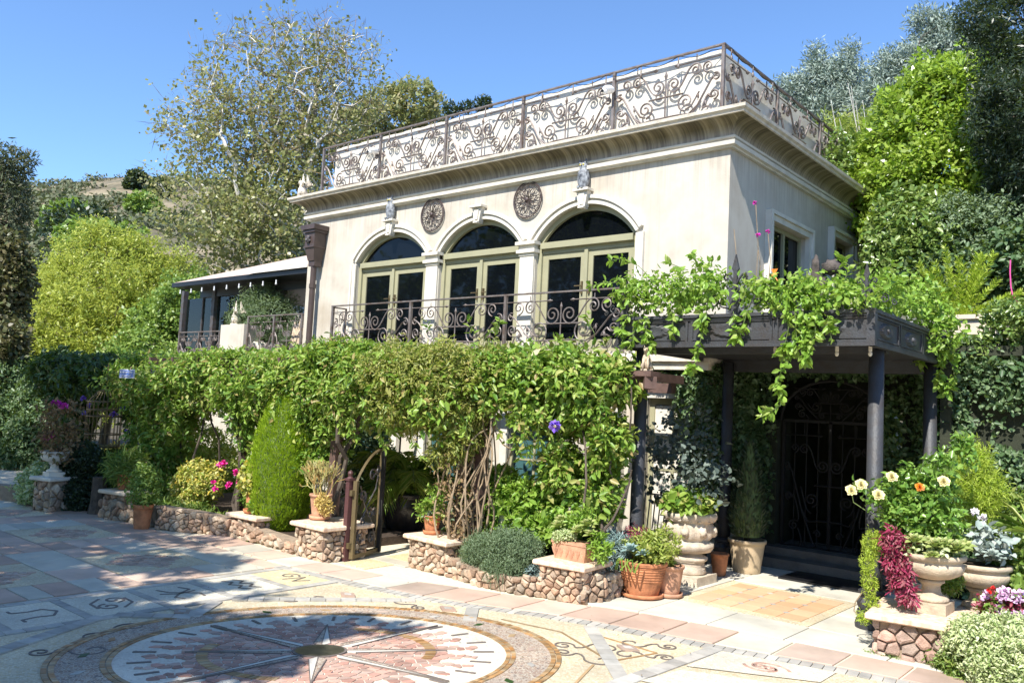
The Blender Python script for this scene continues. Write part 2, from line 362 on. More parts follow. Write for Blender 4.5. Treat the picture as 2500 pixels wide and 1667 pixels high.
def _stucco():
  if True:
    m, nt, b = newmat('stucco'); v = coords(nt, kind='World')
    n = noi(nt, v, 1.1, 6, .6); c = ramp(nt, n, [(.26, (.4, .34, .265)), (.4, (.47, .42, .35)), (.54, (.54, .5, .43)), (.66, (.49, .44, .375)), (.8, (.39, .345, .285))])
    st = noi(nt, coords(nt, (7, 7, .22), 'World'), 1.3, 5, .65); s = ramp(nt, st, [(.3, (.74, .74, .72)), (.46, (1, 1, 1)), (.62, (1, 1, 1)), (.72, (1.12, 1.12, 1.12))])
    c = mix(nt, .4, c, s, 'MULTIPLY')
    # damp streaks under the cornice
    g = N(nt, 'ShaderNodeNewGeometry').outputs['Position']; sx = N(nt, 'ShaderNodeSeparateXYZ'); L(nt, g, sx.inputs[0])
    mr = N(nt, 'ShaderNodeMapRange', i_1=4.35, i_2=5.0); L(nt, sx.outputs[2], mr.inputs[0])
    st2 = noi(nt, coords(nt, (14, 14, .35), 'World'), 1.6, 4, .7); s2 = ramp(nt, st2, [(.45, (0, 0, 0)), (.62, (1, 1, 1))])
    f = N(nt, 'ShaderNodeMath', operation='MULTIPLY'); L(nt, mr.outputs[0], f.inputs[0]); L(nt, s2, f.inputs[1])
    f2 = N(nt, 'ShaderNodeMath', operation='MULTIPLY', i_1=.42); L(nt, f.outputs[0], f2.inputs[0])
    c = mix(nt, f2.outputs[0], c, (.3, .26, .22)); L(nt, c, b.inputs['Base Color']); b.inputs['Roughness'].default_value = .88
    bump(nt, b, noi(nt, v, 60, 4), .004, .5); MT['stucco'] = m
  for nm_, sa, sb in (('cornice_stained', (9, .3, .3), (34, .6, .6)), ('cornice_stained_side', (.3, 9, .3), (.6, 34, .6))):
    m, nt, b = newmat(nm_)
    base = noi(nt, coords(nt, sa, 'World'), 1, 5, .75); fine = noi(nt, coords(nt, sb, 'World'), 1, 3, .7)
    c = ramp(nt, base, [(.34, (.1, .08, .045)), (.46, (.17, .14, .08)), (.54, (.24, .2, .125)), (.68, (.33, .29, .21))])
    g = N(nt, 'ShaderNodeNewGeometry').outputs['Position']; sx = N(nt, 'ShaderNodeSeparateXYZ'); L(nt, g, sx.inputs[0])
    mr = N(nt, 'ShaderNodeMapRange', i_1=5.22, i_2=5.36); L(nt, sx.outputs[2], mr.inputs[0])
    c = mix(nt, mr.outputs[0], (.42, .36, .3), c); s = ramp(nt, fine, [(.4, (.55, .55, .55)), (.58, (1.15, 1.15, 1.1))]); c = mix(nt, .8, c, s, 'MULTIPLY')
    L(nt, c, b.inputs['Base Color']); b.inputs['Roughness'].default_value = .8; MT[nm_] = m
  if True:
    m, nt, b = newmat('glass_dark'); b.inputs['Base Color'].default_value = (.003, .004, .006, 1); b.inputs['Roughness'].default_value = .03; b.inputs['Specular IOR Level'].default_value = .22
    bump(nt, b, noi(nt, coords(nt), 1.5, 2), .01, .15); MT['glass_dark'] = m
    m, nt, b = newmat('glass_teal'); b.inputs['Base Color'].default_value = (.05, .12, .13, 1); b.inputs['Roughness'].default_value = .15; MT['glass_teal'] = m
    m, nt, b = newmat('glass_clear'); gl = N(nt, 'ShaderNodeBsdfGlossy', i_Roughness=.02); tr = N(nt, 'ShaderNodeBsdfTransparent'); tr.inputs[0].default_value = (.55, .72, .66, 1)
    fr = N(nt, 'ShaderNodeFresnel', i_IOR=1.5); mx = N(nt, 'ShaderNodeMixShader'); L(nt, fr.outputs[0], mx.inputs[0]); L(nt, tr.outputs[0], mx.inputs[1]); L(nt, gl.outputs[0], mx.inputs[2])
    L(nt, mx.outputs[0], nt.nodes['Material Output'].inputs[0]); MT['glass_clear'] = m
    m, nt, b = newmat('hill'); v = coords(nt, kind='World'); n = noi(nt, v, .035, 6, .65); n2 = noi(nt, v, .5, 5, .7)
    c = ramp(nt, n, [(.35, (.09, .09, .05)), (.48, (.16, .13, .085)), (.56, (.25, .2, .13)), (.68, (.33, .29, .19))]); s = ramp(nt, n2, [(.35, (.55, .6, .5)), (.6, (1.1, 1.1, 1.1))])
    c = mix(nt, .9, c, s, 'MULTIPLY'); L(nt, c, b.inputs['Base Color']); b.inputs['Roughness'].default_value = .95; MT['hill'] = m
    m, nt, b = newmat('ground_litter'); v = coords(nt, kind='World'); n = noi(nt, v, 3, 6, .7)
    L(nt, ramp(nt, n, [(.3, (.03, .035, .015)), (.55, (.08, .06, .035)), (.75, (.14, .1, .06))]), b.inputs['Base Color']); b.inputs['Roughness'].default_value = .95; MT['ground_litter'] = m
    m, nt, b = newmat('travertine'); v = coords(nt, (1, 1, 8), 'World'); n = noi(nt, coords(nt, (14, 14, 2), 'World'), 1.5, 4)
    L(nt, ramp(nt, n, [(.3, (.55, .36, .25)), (.55, (.72, .56, .42)), (.8, (.8, .7, .58))]), b.inputs['Base Color']); b.inputs['Roughness'].default_value = .7; MT['travertine'] = m
_stucco()
leafm('vine', [(.06, .14, .02), (.12, .25, .03), (.2, .34, .05), (.28, .42, .07), (.34, .45, .09), (.14, .26, .03), (.24, .36, .06), (.42, .46, .13), (.34, .24, .1)])
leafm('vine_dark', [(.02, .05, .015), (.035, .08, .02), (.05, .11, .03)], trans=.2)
leafm('vine_olive', [(.24, .28, .05), (.34, .36, .08), (.42, .4, .12), (.17, .24, .05), (.36, .28, .1)])
leafm('canopy_vine', [(.17, .32, .04), (.26, .44, .06), (.34, .5, .09), (.14, .27, .03), (.42, .5, .14)], trans=.4)
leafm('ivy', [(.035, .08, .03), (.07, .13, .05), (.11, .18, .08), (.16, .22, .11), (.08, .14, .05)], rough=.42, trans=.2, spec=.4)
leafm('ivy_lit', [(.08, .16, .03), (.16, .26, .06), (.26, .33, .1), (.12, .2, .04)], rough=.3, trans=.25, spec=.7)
leafm('cypress', [(.24, .38, .015), (.34, .5, .02), (.42, .56, .03), (.27, .42, .02)], rough=.6, trans=.35)
leafm('sycamore', [(.16, .19, .06), (.26, .29, .1), (.38, .38, .17), (.42, .36, .2), (.13, .17, .05), (.3, .33, .12)], rough=.4, trans=.4, spec=.5, tint=(.5, .5, .14))
leafm('yellow_tree', [(.34, .4, .05), (.46, .5, .08), (.54, .56, .12), (.24, .33, .05), (.4, .46, .08), (.16, .24, .04)], trans=.45, tint=(.55, .6, .1))
leafm('green_tree', [(.1, .18, .03), (.16, .27, .05), (.24, .34, .07), (.3, .38, .09)], trans=.3)
leafm('dark_tree', [(.015, .03, .015), (.03, .05, .025), (.045, .07, .035)], trans=.12)
leafm('bronze_tree', [(.09, .08, .04), (.15, .14, .06), (.08, .1, .035), (.22, .19, .1), (.07, .09, .035), (.13, .16, .05)], trans=.2, tint=(.3, .28, .08))
leafm('ficus', [(.16, .28, .02), (.26, .4, .03), (.34, .48, .06), (.42, .52, .1), (.12, .2, .03)], rough=.3, trans=.4, spec=.7)
leafm('cedar', [(.22, .29, .24), (.3, .37, .31), (.38, .44, .38), (.17, .22, .17)], rough=.6, trans=.2, tint=(.25, .33, .18))
leafm('bamboo', [(.28, .36, .06), (.4, .46, .1), (.24, .32, .06), (.5, .48, .16)], trans=.4)
leafm('chaparral', [(.06, .08, .04), (.1, .12, .06), (.15, .16, .09), (.08, .1, .055), (.2, .17, .11)], rough=.8, trans=.1)
leafm('fern', [(.32, .46, .03), (.44, .56, .07), (.52, .6, .1)], trans=.4)
leafm('rosemary', [(.1, .16, .08), (.15, .22, .12), (.24, .31, .19), (.08, .13, .05)], rough=.6, trans=.25)
leafm('variegated_yellow', [(.7, .56, .12), (.6, .54, .14), (.3, .38, .06), (.75, .64, .26), (.2, .3, .05), (.74, .5, .08)], trans=.35)
leafm('variegated_white', [(.66, .68, .4), (.58, .64, .32), (.4, .52, .2), (.74, .75, .5), (.2, .32, .08)], trans=.3)
leafm('rose_leaf', [(.09, .2, .03), (.15, .29, .05), (.22, .37, .07), (.3, .44, .1)], rough=.3, trans=.35, spec=.6)
leafm('succulent_green', [(.26, .33, .1), (.36, .42, .14), (.46, .44, .2), (.22, .3, .08)], rough=.45, trans=.2)
leafm('succulent_blue', [(.16, .26, .25), (.24, .34, .33), (.32, .42, .4)], rough=.5, trans=.1, tint=(.2, .35, .3))
leafm('yellow_succulent', [(.6, .42, .1), (.65, .5, .2), (.5, .38, .08)], rough=.5, trans=.15, tint=(.5, .35, .08))
leafm('firestick', [(.42, .36, .12), (.5, .3, .1), (.36, .38, .12), (.5, .44, .2)], rough=.6, trans=.15)
leafm('burgundy', [(.2, .015, .05), (.3, .03, .08), (.38, .06, .12), (.36, .16, .15), (.14, .01, .03)], rough=.4, trans=.25, tint=(.4, .03, .1))
leafm('grey_leaf', [(.05, .075, .06), (.09, .12, .1), (.15, .19, .16)], rough=.5, trans=.1, tint=(.1, .14, .1))
leafm('kalanchoe', [(.26, .32, .29), (.34, .41, .37), (.46, .5, .46)], rough=.6, trans=.1, tint=(.3, .35, .3))
leafm('dry_leaf', [(.22, .14, .07), (.3, .2, .1), (.18, .12, .06), (.14, .15, .05)], rough=.8, trans=.2, tint=(.3, .18, .06))
leafm('palm_leaf', [(.1, .2, .02), (.18, .28, .04), (.28, .34, .07), (.36, .38, .1)], trans=.35)
leafm('grass_leaf', [(.12, .22, .04), (.2, .3, .06), (.3, .34, .1)], trans=.3)
# ================================================================ GROUND
def cells(x0, x1, y0, y1, s, jit=.38, asp=1., seed=3, gap=.06, off=True):
    """irregular convex polygons (clipped bisectors of a jittered grid)"""
    r = random.Random(seed); sx, sy = s*asp, s; nx = max(1, round((x1-x0)/sx)); ny = max(1, round((y1-y0)/sy)); pts = {}
    for i in range(-2, nx+2):
        for j in range(-2, ny+2):
            pts[i, j] = (x0+(i+.5+(.5 if off and j % 2 else 0)+r.uniform(-jit, jit))*(x1-x0)/nx, y0+(j+.5+r.uniform(-jit, jit))*(y1-y0)/ny)
    out = []
    for (i, j), c in pts.items():
        if not (x0 <= c[0] <= x1 and y0 <= c[1] <= y1): continue
        P = [(c[0]-sx*2, c[1]-sy*2), (c[0]+sx*2, c[1]-sy*2), (c[0]+sx*2, c[1]+sy*2), (c[0]-sx*2, c[1]+sy*2)]
        def clip(P, nx_, ny_, d):
            o = []
            for a in range(len(P)):
                p, q = P[a], P[(a+1) % len(P)]; dp = p[0]*nx_+p[1]*ny_-d; dq = q[0]*nx_+q[1]*ny_-d
                if dp <= 0: o.append(p)
                if dp*dq < 0: t = dp/(dp-dq); o.append((p[0]+(q[0]-p[0])*t, p[1]+(q[1]-p[1])*t))
            return o
        for di in range(-2, 3):
            for dj in range(-2, 3):
                q = pts.get((i+di, j+dj))
                if q is None or (di == 0 and dj == 0): continue
                n = (q[0]-c[0], q[1]-c[1]); l = math.hypot(*n)
                if l < 1e-6: continue
                n = (n[0]/l, n[1]/l); P = clip(P, n[0], n[1], c[0]*n[0]+c[1]*n[1]+l/2-gap*s/2)
                if len(P) < 3: break
            if len(P) < 3: break
        for n, d in (((-1, 0), -x0), ((1, 0), x1), ((0, -1), -y0), ((0, 1), y1)):
            if len(P) >= 3: P = clip(P, n[0], n[1], d)
        if len(P) >= 3: out.append((c, P))
    return out
KS = dict(kind='structure')
mb = MB(); mb.add([(-900, -900, -.06), (900, -900, -.06), (900, 900, -.06), (-900, 900, -.06)], [(0, 1, 2, 3)])
build('ground', mb, 'ground_litter', base=(0, 0, -.06), **KS)
mb = MB(); mb.slab([(-40, -14), (14, -14), (14, 9.38), (-1.2, 9.38), (-13.2, 9.38), (-40, 6.6)], -.05, 0)
drive = build('driveway', mb, 'grout', base=(0, 0, 0), **KS)
def piece(name, poly, z0, z1, mat, bev=.008, **kw):
    cx = sum(p[0] for p in poly)/len(poly); cy = sum(p[1] for p in poly)/len(poly); m = MB(); n = len(poly); R = max(math.hypot(p[0]-cx, p[1]-cy) for p in poly); k = 1-bev/R
    top = [(cx+(p[0]-cx)*k, cy+(p[1]-cy)*k) for p in poly]
    m.add([(*p, z0) for p in poly]+[(*p, z1-bev*.5) for p in poly]+[(*p, z1) for p in top],
          [(i, (i+1) % n, n+(i+1) % n, n+i) for i in range(n)]+[(n+i, n+(i+1) % n, 2*n+(i+1) % n, 2*n+i) for i in range(n)]+[tuple(range(2*n, 3*n))])
    return build(name, m, mat, drive, **kw)
def sheet(name, poly, z, mat, **kw):
    m = MB(); m.add([(*p, z) for p in poly], [tuple(range(len(poly)))]); return build(name, m, mat, drive, **kw)
# rim of big paving tiles that follows the planters
OUT = [(-9.4, 5.62), (-8.7, 5.6), (-7.79, 5.56), (-6.69, 5.62), (-6.0, 5.72), (-5.39, 5.93), (-4.9, 6.08), (-4.51, 6.22), (-3.94, 6.42), (-3.4, 6.52), (-2.87, 6.59), (-2.14, 6.66), (-1.4, 6.72), (-.4, 6.8)]
INN = [(-9.4, 5.2), (-8.7, 5.18), (-7.29, 5.17), (-6.66, 5.23), (-6.09, 5.29), (-5.5, 5.38), (-5.0, 5.52), (-4.46, 5.75), (-4.02, 5.88), (-3.54, 5.97), (-3.07, 6.05), (-2.1, 6.25), (-1.4, 6.34), (-.4, 6.42)]
def along(P, t):
    d = [0]
    for a, b in zip(P, P[1:]): d.append(d[-1]+math.hypot(b[0]-a[0], b[1]-a[1]))
    q = t*d[-1]
    for i in range(len(P)-1):
        if q <= d[i+1]+1e-9: f = (q-d[i])/(d[i+1]-d[i]); return (P[i][0]+(P[i+1][0]-P[i][0])*f, P[i][1]+(P[i+1][1]-P[i][1])*f)
    return P[-1]
nt_ = 21; seq = 'pbgpgppgbppppppgppbgpg'
for i in range(nt_):
    t0, t1 = i/nt_+.0012, (i+1)/nt_-.0012
    m_ = {'p': 'tile_pink', 'g': 'tile_grey', 'b': 'tile_brown'}[seq[i % len(seq)]]
    piece('paving_tile', [along(INN, t0), along(INN, t1), along(OUT, t1), along(OUT, t0)], .001, .014, m_)
# slate border just inside the rim, of small bricks (joined)
mb = MB(); q = [(p[0]+.03, p[1]-.015) for p in INN]; q2 = [(p[0]+.05, p[1]-.14) for p in INN]
for i in range(90):
    t0, t1 = .22+i/90*.78+.0004, .22+(i+1)/90*.78-.0004; mb.slab([along(q2, t0), along(q2, t1), along(q, t1), along(q, t0)], .001, .012)
build('slate_edging', mb, 'slate', drive, kind='stuff')
# left part: rows of slabs with mosaic rugs
r = random.Random(5); mats3 = ['tile_pink', 'tile_grey', 'tile_brown', 'tile_pink', 'tile_grey']
for ix in range(14):
    for iy in range(9):
        x0 = -7.3-.5*(ix+1); y0 = 5.14-.48*(iy+1)
        if y0 < .9: continue
        rug = (ix % 4 in (1, 2)) and (iy % 3 in (1, 2))
        if rug: continue
        if r.random() < .5: piece('paving_tile', [(x0+.006, y0+.006), (x0+.494, y0+.006), (x0+.494, y0+.474), (x0+.006, y0+.474)], .001, .013, r.choice(mats3))
        else:
            h = r.choice((.2, .26)); piece('paving_tile', [(x0+.006, y0+.006), (x0+.494, y0+.006), (x0+.494, y0+h-.005), (x0+.006, y0+h-.005)], .001, .013, r.choice(mats3))
            piece('paving_tile', [(x0+.006, y0+h+.005), (x0+.494, y0+h+.005), (x0+.494, y0+.474), (x0+.006, y0+.474)], .001, .013, r.choice(mats3))
for ix in (1, 5, 9):
    for iy in (1, 4, 7):
        x1 = -7.3-.5*ix; y1 = 5.14-.48*iy; x0 = x1-1.0; y0 = max(.9, y1-.96)
        o = sheet('mosaic_rug', [(x0+.01, y0+.01), (x1-.01, y0+.01), (x1-.01, y1-.01), (x0+.01, y1-.01)], .009, 'pebble_cream')
        cx, cy = (x0+x1)/2, (y0+y1)/2; dia = [(cx-.42, cy), (cx, cy-.4), (cx+.42, cy), (cx, cy+.4)]
        mb = MB()
        for c, P in cells(x0+.05, x1-.05, y0+.05, y1-.05, .06, seed=ix*7+iy, gap=.16):
            if abs(c[0]-cx)/.42+abs(c[1]-cy)/.4 < 1: mb.slab(P, .0095, .014)
        build('red_diamond', mb, 'rug_stone', o, kind='stuff')
# square emblem panels with slate joints
def ribbon(mb, pts, w, z0, z1):
    n = len(pts)
    for i in range(n-1):
        (x0, y0), (x1, y1) = pts[i], pts[i+1]; dx, dy = x1-x0, y1-y0; l = math.hypot(dx, dy) or 1; a, b = -dy/l*w/2, dx/l*w/2
        mb.slab([(x0+a, y0+b), (x0-a, y0-b), (x1-a, y1-b), (x1+a, y1+b)], z0, z1)
def spiral(cx, cy, r0, a0, turns, n=26, sq=1): return [(cx+r0*(1-.8*i/n)*math.cos(a0+2*PI*turns*i/n), cy+sq*r0*(1-.8*i/n)*math.sin(a0+2*PI*turns*i/n)) for i in range(n+1)]
emb = {
 0: [[(-.16, -.1), (-.1, -.1), (-.08, 0), (-.1, .1), (0, .16), (.1, .1), (.08, 0), (.1, -.1), (.16, -.1)]],
 1: [spiral(-.08, .05, .08, 0, 1.3), spiral(.08, -.05, .08, PI, 1.3), [(-.16, -.02), (-.05, -.13), (.1, -.14)], [(.16, .02), (.05, .13), (-.1, .14)]],
 2: [[(-.18, .08), (-.08, .12), (0, 0), (.1, -.1), (.18, -.06)], [(-.18, -.1), (-.06, -.06), (0, .02), (.08, .12), (.18, .1)], [(-.05, -.14), (.02, -.02), (-.02, .13)]],
 3: [[(-.18, .05), (-.1, .1), (-.04, .03), (.04, .1), (.1, .03), (.18, .09)], [(-.18, -.05), (-.1, 0), (-.04, -.07), (.04, 0), (.1, -.07), (.18, -.01)]],
 4: [spiral(-.05, .03, .09, .4, 1.2), [(.03, -.1), (.08, .1), (.14, -.08), (.2, .06)]],
 5: [spiral(0, 0, .17, .3, .8), spiral(0, 0, .15, .3+PI, .8), spiral(-.05, 0, .05, 0, 1), spiral(.05, 0, .05, PI, 1)]}
ys = [1.75, 2.31, 2.88, 3.49, 4.05, 4.62, 5.14]
for k in range(6):
    y0, y1 = ys[k], ys[k+1]; x0, x1 = -7.2, -6.42
    o = sheet('mosaic_panel', [(x0+.05, y0+.04), (x1-.05, y0+.04), (x1-.05, y1-.04), (x0+.05, y1-.04)], .011, 'pebble_yellow' if k == 5 else 'pebble_pale')
    mb = MB()
    for st in emb[(k+4) % 5 if k < 1 else k-1]: ribbon(mb, [((x0+x1)/2+a*1.15, (y0+y1)/2+b*1.1) for a, b in st], .02, .0113, .0145)
    build('emblem', mb, 'tess_dark', o)
    mb = MB(); n = 6
    for i in range(n): mb.slab([(x0+.05+(x1-x0-.1)*i/n+.003, y1-.035), (x0+.05+(x1-x0-.1)*(i+1)/n-.003, y1-.035), (x0+.05+(x1-x0-.1)*(i+1)/n-.003, y1+.035), (x0+.05+(x1-x0-.1)*i/n+.003, y1+.035)], .001, .0125)
    build('slate_joint', mb, 'slate', drive, kind='stuff')
for xx in (-7.2, -6.42):
    mb = MB()
    for i in range(26): yy = 1.75+i*.131; mb.slab([(xx-.045, yy), (xx+.045, yy), (xx+.045, yy+.126), (xx-.045, yy+.126)], .001, .0135)
    build('slate_joint', mb, 'slate', drive, kind='stuff')
o = sheet('mosaic_panel', [(-2.85, 5.38), (-2.06, 5.78), (-2.06, 6.1), (-2.85, 5.93)], .012, 'pebble_pale')
mb = MB()
for st in emb[5]: ribbon(mb, [(-2.45+a, 5.79+b*.8) for a, b in st], .02, .0123, .016)
build('emblem', mb, 'red_stone', o)
o = sheet('mosaic_panel', [(-2.9, 4.86), (-2.02, 5.0), (-2.02, 5.62), (-2.83, 5.28)], .012, 'pebble_pale')
# field of cream pebbles with the round compass in it
CN = (-4.71, 3.66); EA = (.56*1.33, .83*1.33); EB = (-.83*1.02, .56*1.02)
def cw(u, v): return (CN[0]+EA[0]*-u+EB[0]*v, CN[1]+EA[1]*-u+EB[1]*v)
def cr(r, a): return cw(r*math.cos(a), r*math.sin(a))
sheet('pebble_field', [(-6.37, .4), (-1.0, .4), (-.6, 6.3), (-1.4, 6.2), (-2.05, 6.1), (-3.0, 5.9), (-4.0, 5.72), (-4.46, 5.6), (-5.0, 5.37), (-5.5, 5.24), (-6.09, 5.14), (-6.37, 5.08)], .005, 'pebble_cream')
def disc(name, r0, r1, z, mat, n=96):
    m = MB()
    if r0 <= 0: m.add([(*cr(r1, 2*PI*i/n), z) for i in range(n)], [tuple(range(n))])
    else: m.add([(*cr(r0, 2*PI*i/n), z) for i in range(n)]+[(*cr(r1, 2*PI*i/n), z) for i in range(n)], [(i, (i+1) % n, n+(i+1) % n, n+i) for i in range(n)])
    return build(name, m, mat, drive)
disc('pebble_ring', .98, 1.24, .009, 'pebble_dark'); disc('white_field', 0, .985, .008, 'pebble_white')
def tess(name, r0, r1, n, mat, a0=0, a1=2*PI, z=.0145, g=.12):
    m = MB()
    for i in range(n):
        b0 = a0+(a1-a0)*(i+g/2)/n; b1 = a0+(a1-a0)*(i+1-g/2)/n; m.slab([cr(r0, b0), cr(r0, b1), cr(r1, b1), cr(r1, b0)], .006, z+rnd.uniform(-.001, .001))
    return build(name, m, mat, drive, kind='stuff')
tess('tessera_ring', .975, .998, 190, 'tess_ochre'); tess('tessera_ring', 1.003, 1.026, 190, 'tess_ochre')
tess('tessera_ring', 1.215, 1.24, 230, 'tess_ochre'); tess('tessera_ring', 1.245, 1.27, 230, 'tess_ochre')
for a0 in (PI*.62, PI*1.0-.42, PI*1.62, PI*.0-.42): tess('tessera_arc', .545, .6, 26, 'tess_ochre', a0, a0+.84, .0165); 
def flame(a):
    k = (a/(2*PI)*24) % 1; return .64+.24*abs(2*k-1)**1.5
big = []; mbs = MB(); pieces = []
for c, P in cells(-1.0, 1.0, -1.0, 1.0, .048, asp=1.25, seed=9, gap=.17):
    rr = math.hypot(*c); a = math.atan2(c[1], c[0])
    if rr < flame(a) and rr > .12: pieces.append((P, c))
pieces.sort(key=lambda t: -(t[1][0]*.2-t[1][1]*.5))
for i, (P, c) in enumerate(pieces):
    Q = [cw(*p) for p in P]
    if i < 280:
        m = MB(); m.slab(Q, .0082, .0135); build('stone', m, 'red_stone', drive)
    else: mbs.slab(Q, .0082, .0135)
build('red_stone_field', mbs, 'red_stone', drive, kind='stuff')
mb = MB()
for i in range(24):
    a = 2*PI*(i+.5)/24; d = .012
    mb.slab([cr(.80, a-d*.9), cr(.91, a-d*.8), cr(.91, a+d*.8), cr(.80, a+d*.9)], .0085, .015)
build('tick_marks', mb, 'tess_dark', drive, kind='stuff')
star = MB(); out_ = MB()
for k in range(16):
    if k % 2: continue
    a = PI/2+.1+k*PI/8; R = .9 if k % 4 == 2 else .66; w = .12
    base = .125
    for sgn, mi in ((1, 0), (-1, 1)):
        star.mi = mi; star.slab([cr(base, a), cr(base*1.5, a+sgn*w*1.9), cr(R, a)][::sgn], .009, .0185 if mi else .0195)
    out_.mi = 0
    for sgn in (1, -1): ribbon(out_, [cr(base*1.5, a+sgn*w*1.95), cr(R, a)], .007, .009, .0205)
    ribbon(out_, [cr(base, a), cr(R, a)], .006, .009, .0212)
st = build('compass_star', star, ['tess_white', 'pebble_dark'], drive); build('star_outline', out_, 'tess_dark', st)
mb = MB(); mb.slab([cr(.125, 2*PI*i/40) for i in range(40)], .009, .024); cb = build('bronze_plate', mb, 'bronze', drive)
mb = MB()
for i in range(40): mb.slab([cr(.125, 2*PI*i/40), cr(.138, 2*PI*i/40), cr(.138, 2*PI*(i+1)/40), cr(.125, 2*PI*(i+1)/40)], .009, .0225)
build('plate_rim', mb, 'tess_dark', cb)
for i in range(20):
    a = 2*PI*i/20+.07; c = cr(1.12, a); c1 = (rnd.uniform(-.02, .02), .045); m = MB(); ca, sa = math.cos(a), math.sin(a)
    m.slab([(c[0]-.05*sa-.02*ca, c[1]+.05*ca-.02*sa), (c[0]-.05*sa*0-.035*ca*0-.0+.03*ca, c[1]+.03*sa), (c[0]+.05*sa+.02*ca, c[1]-.05*ca+.02*sa), (c[0]-.03*ca, c[1]-.03*sa)], .0095, .0125)
    build('ring_inset', m, ['vine_dark', 'tess_ochre', 'tile_brown', 'slate'][i % 4], drive)
# slate bands that cross at the corners of the field
BK = [0]
def band(p, q, w=.11):
    BK[0] += 1; zt = .013+.0007*BK[0]; m = MB(); d = np.array(q)-np.array(p); l = np.linalg.norm(d); d /= l; nn = np.array([-d[1], d[0]])*w/2; k = max(1, int(l/.12))
    for i in range(k):
        a = np.array(p)+d*l*(i+.02)/k; b = np.array(p)+d*l*(i+.98)/k; m.slab([tuple(a-nn), tuple(b-nn), tuple(b+nn), tuple(a+nn)], .006, zt)
    build('slate_band', m, 'slate', drive, kind='stuff')
band((-3.9, 5.72), (-2.93, 4.72)); band((-2.91, 5.97), (-2.97, 4.55), .12); band((-4.9, 5.4), (-4.62, 5.06)); band((-6.37, 3.85), (-6.05, 3.46)); band((-6.05, 3.46), (-6.45, 3.05)); band((-6.45, 2.95), (-5.75, 1.6)); band((-6.37, 4.0), (-5.4, 5.2)); band((-6.05, 3.5), (-6.38, 3.5))
for (cx, cy, a) in ((-3.35, 5.42, .3), (-5.0, 5.2, 0), (-6.22, 3.47, 0), (-5.9, 4.85, 0)):
    m = MB(); m.slab([(cx-.1, cy), (cx, cy-.07), (cx+.1, cy), (cx, cy+.07)], .006, .0222); o = build('diamond_inset', m, 'tile_brown', drive)
    m = MB(); m.slab([(cx-.05, cy), (cx, cy-.035), (cx+.05, cy), (cx, cy+.035)], .0223, .0236); build('diamond_centre', m, 'slate', o)
def curl(cx, cy, ang, s=1, flip=1):
    m = MB(); P = []
    a = spiral(.0, .0, .085, 0, 1.4); b = spiral(.3, .05, .13, PI, -.95)
    P = a[::-1]+[(.1, -.02), (.14, .0)]+b; ca, sa = math.cos(ang), math.sin(ang)
    P = [(cx+s*(x*ca-flip*y*sa), cy+s*(x*sa+flip*y*ca)) for x, y in P]; ribbon(m, P, .013, .006, .0118); build('mosaic_scroll', m, 'tess_dark', drive)
curl(-3.72, 5.12, .45); curl(-3.62, 4.98, .35, 1, -1); curl(-3.18, 5.72, 3.5, .9); curl(-3.05, 5.45, 3.9, .9, -1); curl(-5.2, 5.05, 2.8, .8); curl(-6.0, 4.6, 4.2, .8); curl(-6.0, 2.7, 1.6, 1); curl(-5.85, 2.3, 1.2, 1, -1)
m = MB(); ribbon(m, [(-4.5, 5.32), (-3.95, 5.4), (-3.35, 5.1)], .016, .006, .012); ribbon(m, [(-3.72, 5.55), (-3.15, 5.5), (-3.25, 5.12)], .014, .006, .012); ribbon(m, [(-3.3, 4.9), (-3.05, 4.2), (-3.1, 3.6)], .018, .006, .012); build('ochre_line', m, 'tess_ochre', drive)
# limestone paving of the entrance
def quad(x0, x1, y0a, y0b, y1, mat='limestone'): piece('limestone_slab', [(x0, y0a), (x1, y0b), (x1, y1), (x0, y1)], .001, .02, mat)
quad(-4.55, -3.9, 6.3, 6.46, 7.17); quad(-3.89, -3.3, 6.45, 6.55, 7.17); quad(-3.29, -2.66, 6.55, 6.62, 7.17); quad(-2.65, -1.9, 6.62, 6.68, 7.17); quad(-1.89, -1.0, 6.69, 6.75, 7.17)
for y0 in (7.18, 7.85, 8.52): quad(-4.6, -3.99, y0, y0, y0+.66); quad(-2.67, -2.1, y0, y0, y0+.66); quad(-2.09, -1.2, y0, y0, y0+.66)
quad(-3.98, -3.3, 8.53, 8.53, 9.18); quad(-3.29, -2.68, 8.53, 8.53, 9.18); quad(-4.59, -3.3, 9.19, 9.19, 9.6); quad(-3.29, -1.6, 9.19, 9.19, 9.6)
m = MB(); m.slab([(-3.97, 7.19), (-2.68, 7.19), (-2.68, 8.51), (-3.97, 8.51)], .001, .017); rug = build('entrance_mosaic', m, 'pebble_cream', drive)
nx = 5; sx_ = 1.09/nx; sy_ = 1.12/nx
for i in range(nx):
    for j in range(nx):
        x0 = -3.87+sx_*i; y0 = 7.29+sy_*j; piece('terracotta_tile', [(x0+.004, y0+.004), (x0+sx_-.004, y0+.004), (x0+sx_-.004, y0+sy_-.004), (x0+.004, y0+sy_-.004)], .0172, .023, 'tile_orange', bev=.002)
        if i and j: m = MB(); m.slab([(x0-.035, y0), (x0, y0-.035), (x0+.035, y0), (x0, y0+.035)], .0232, .0245); build('diamond_inset', m, 'slate', drive)
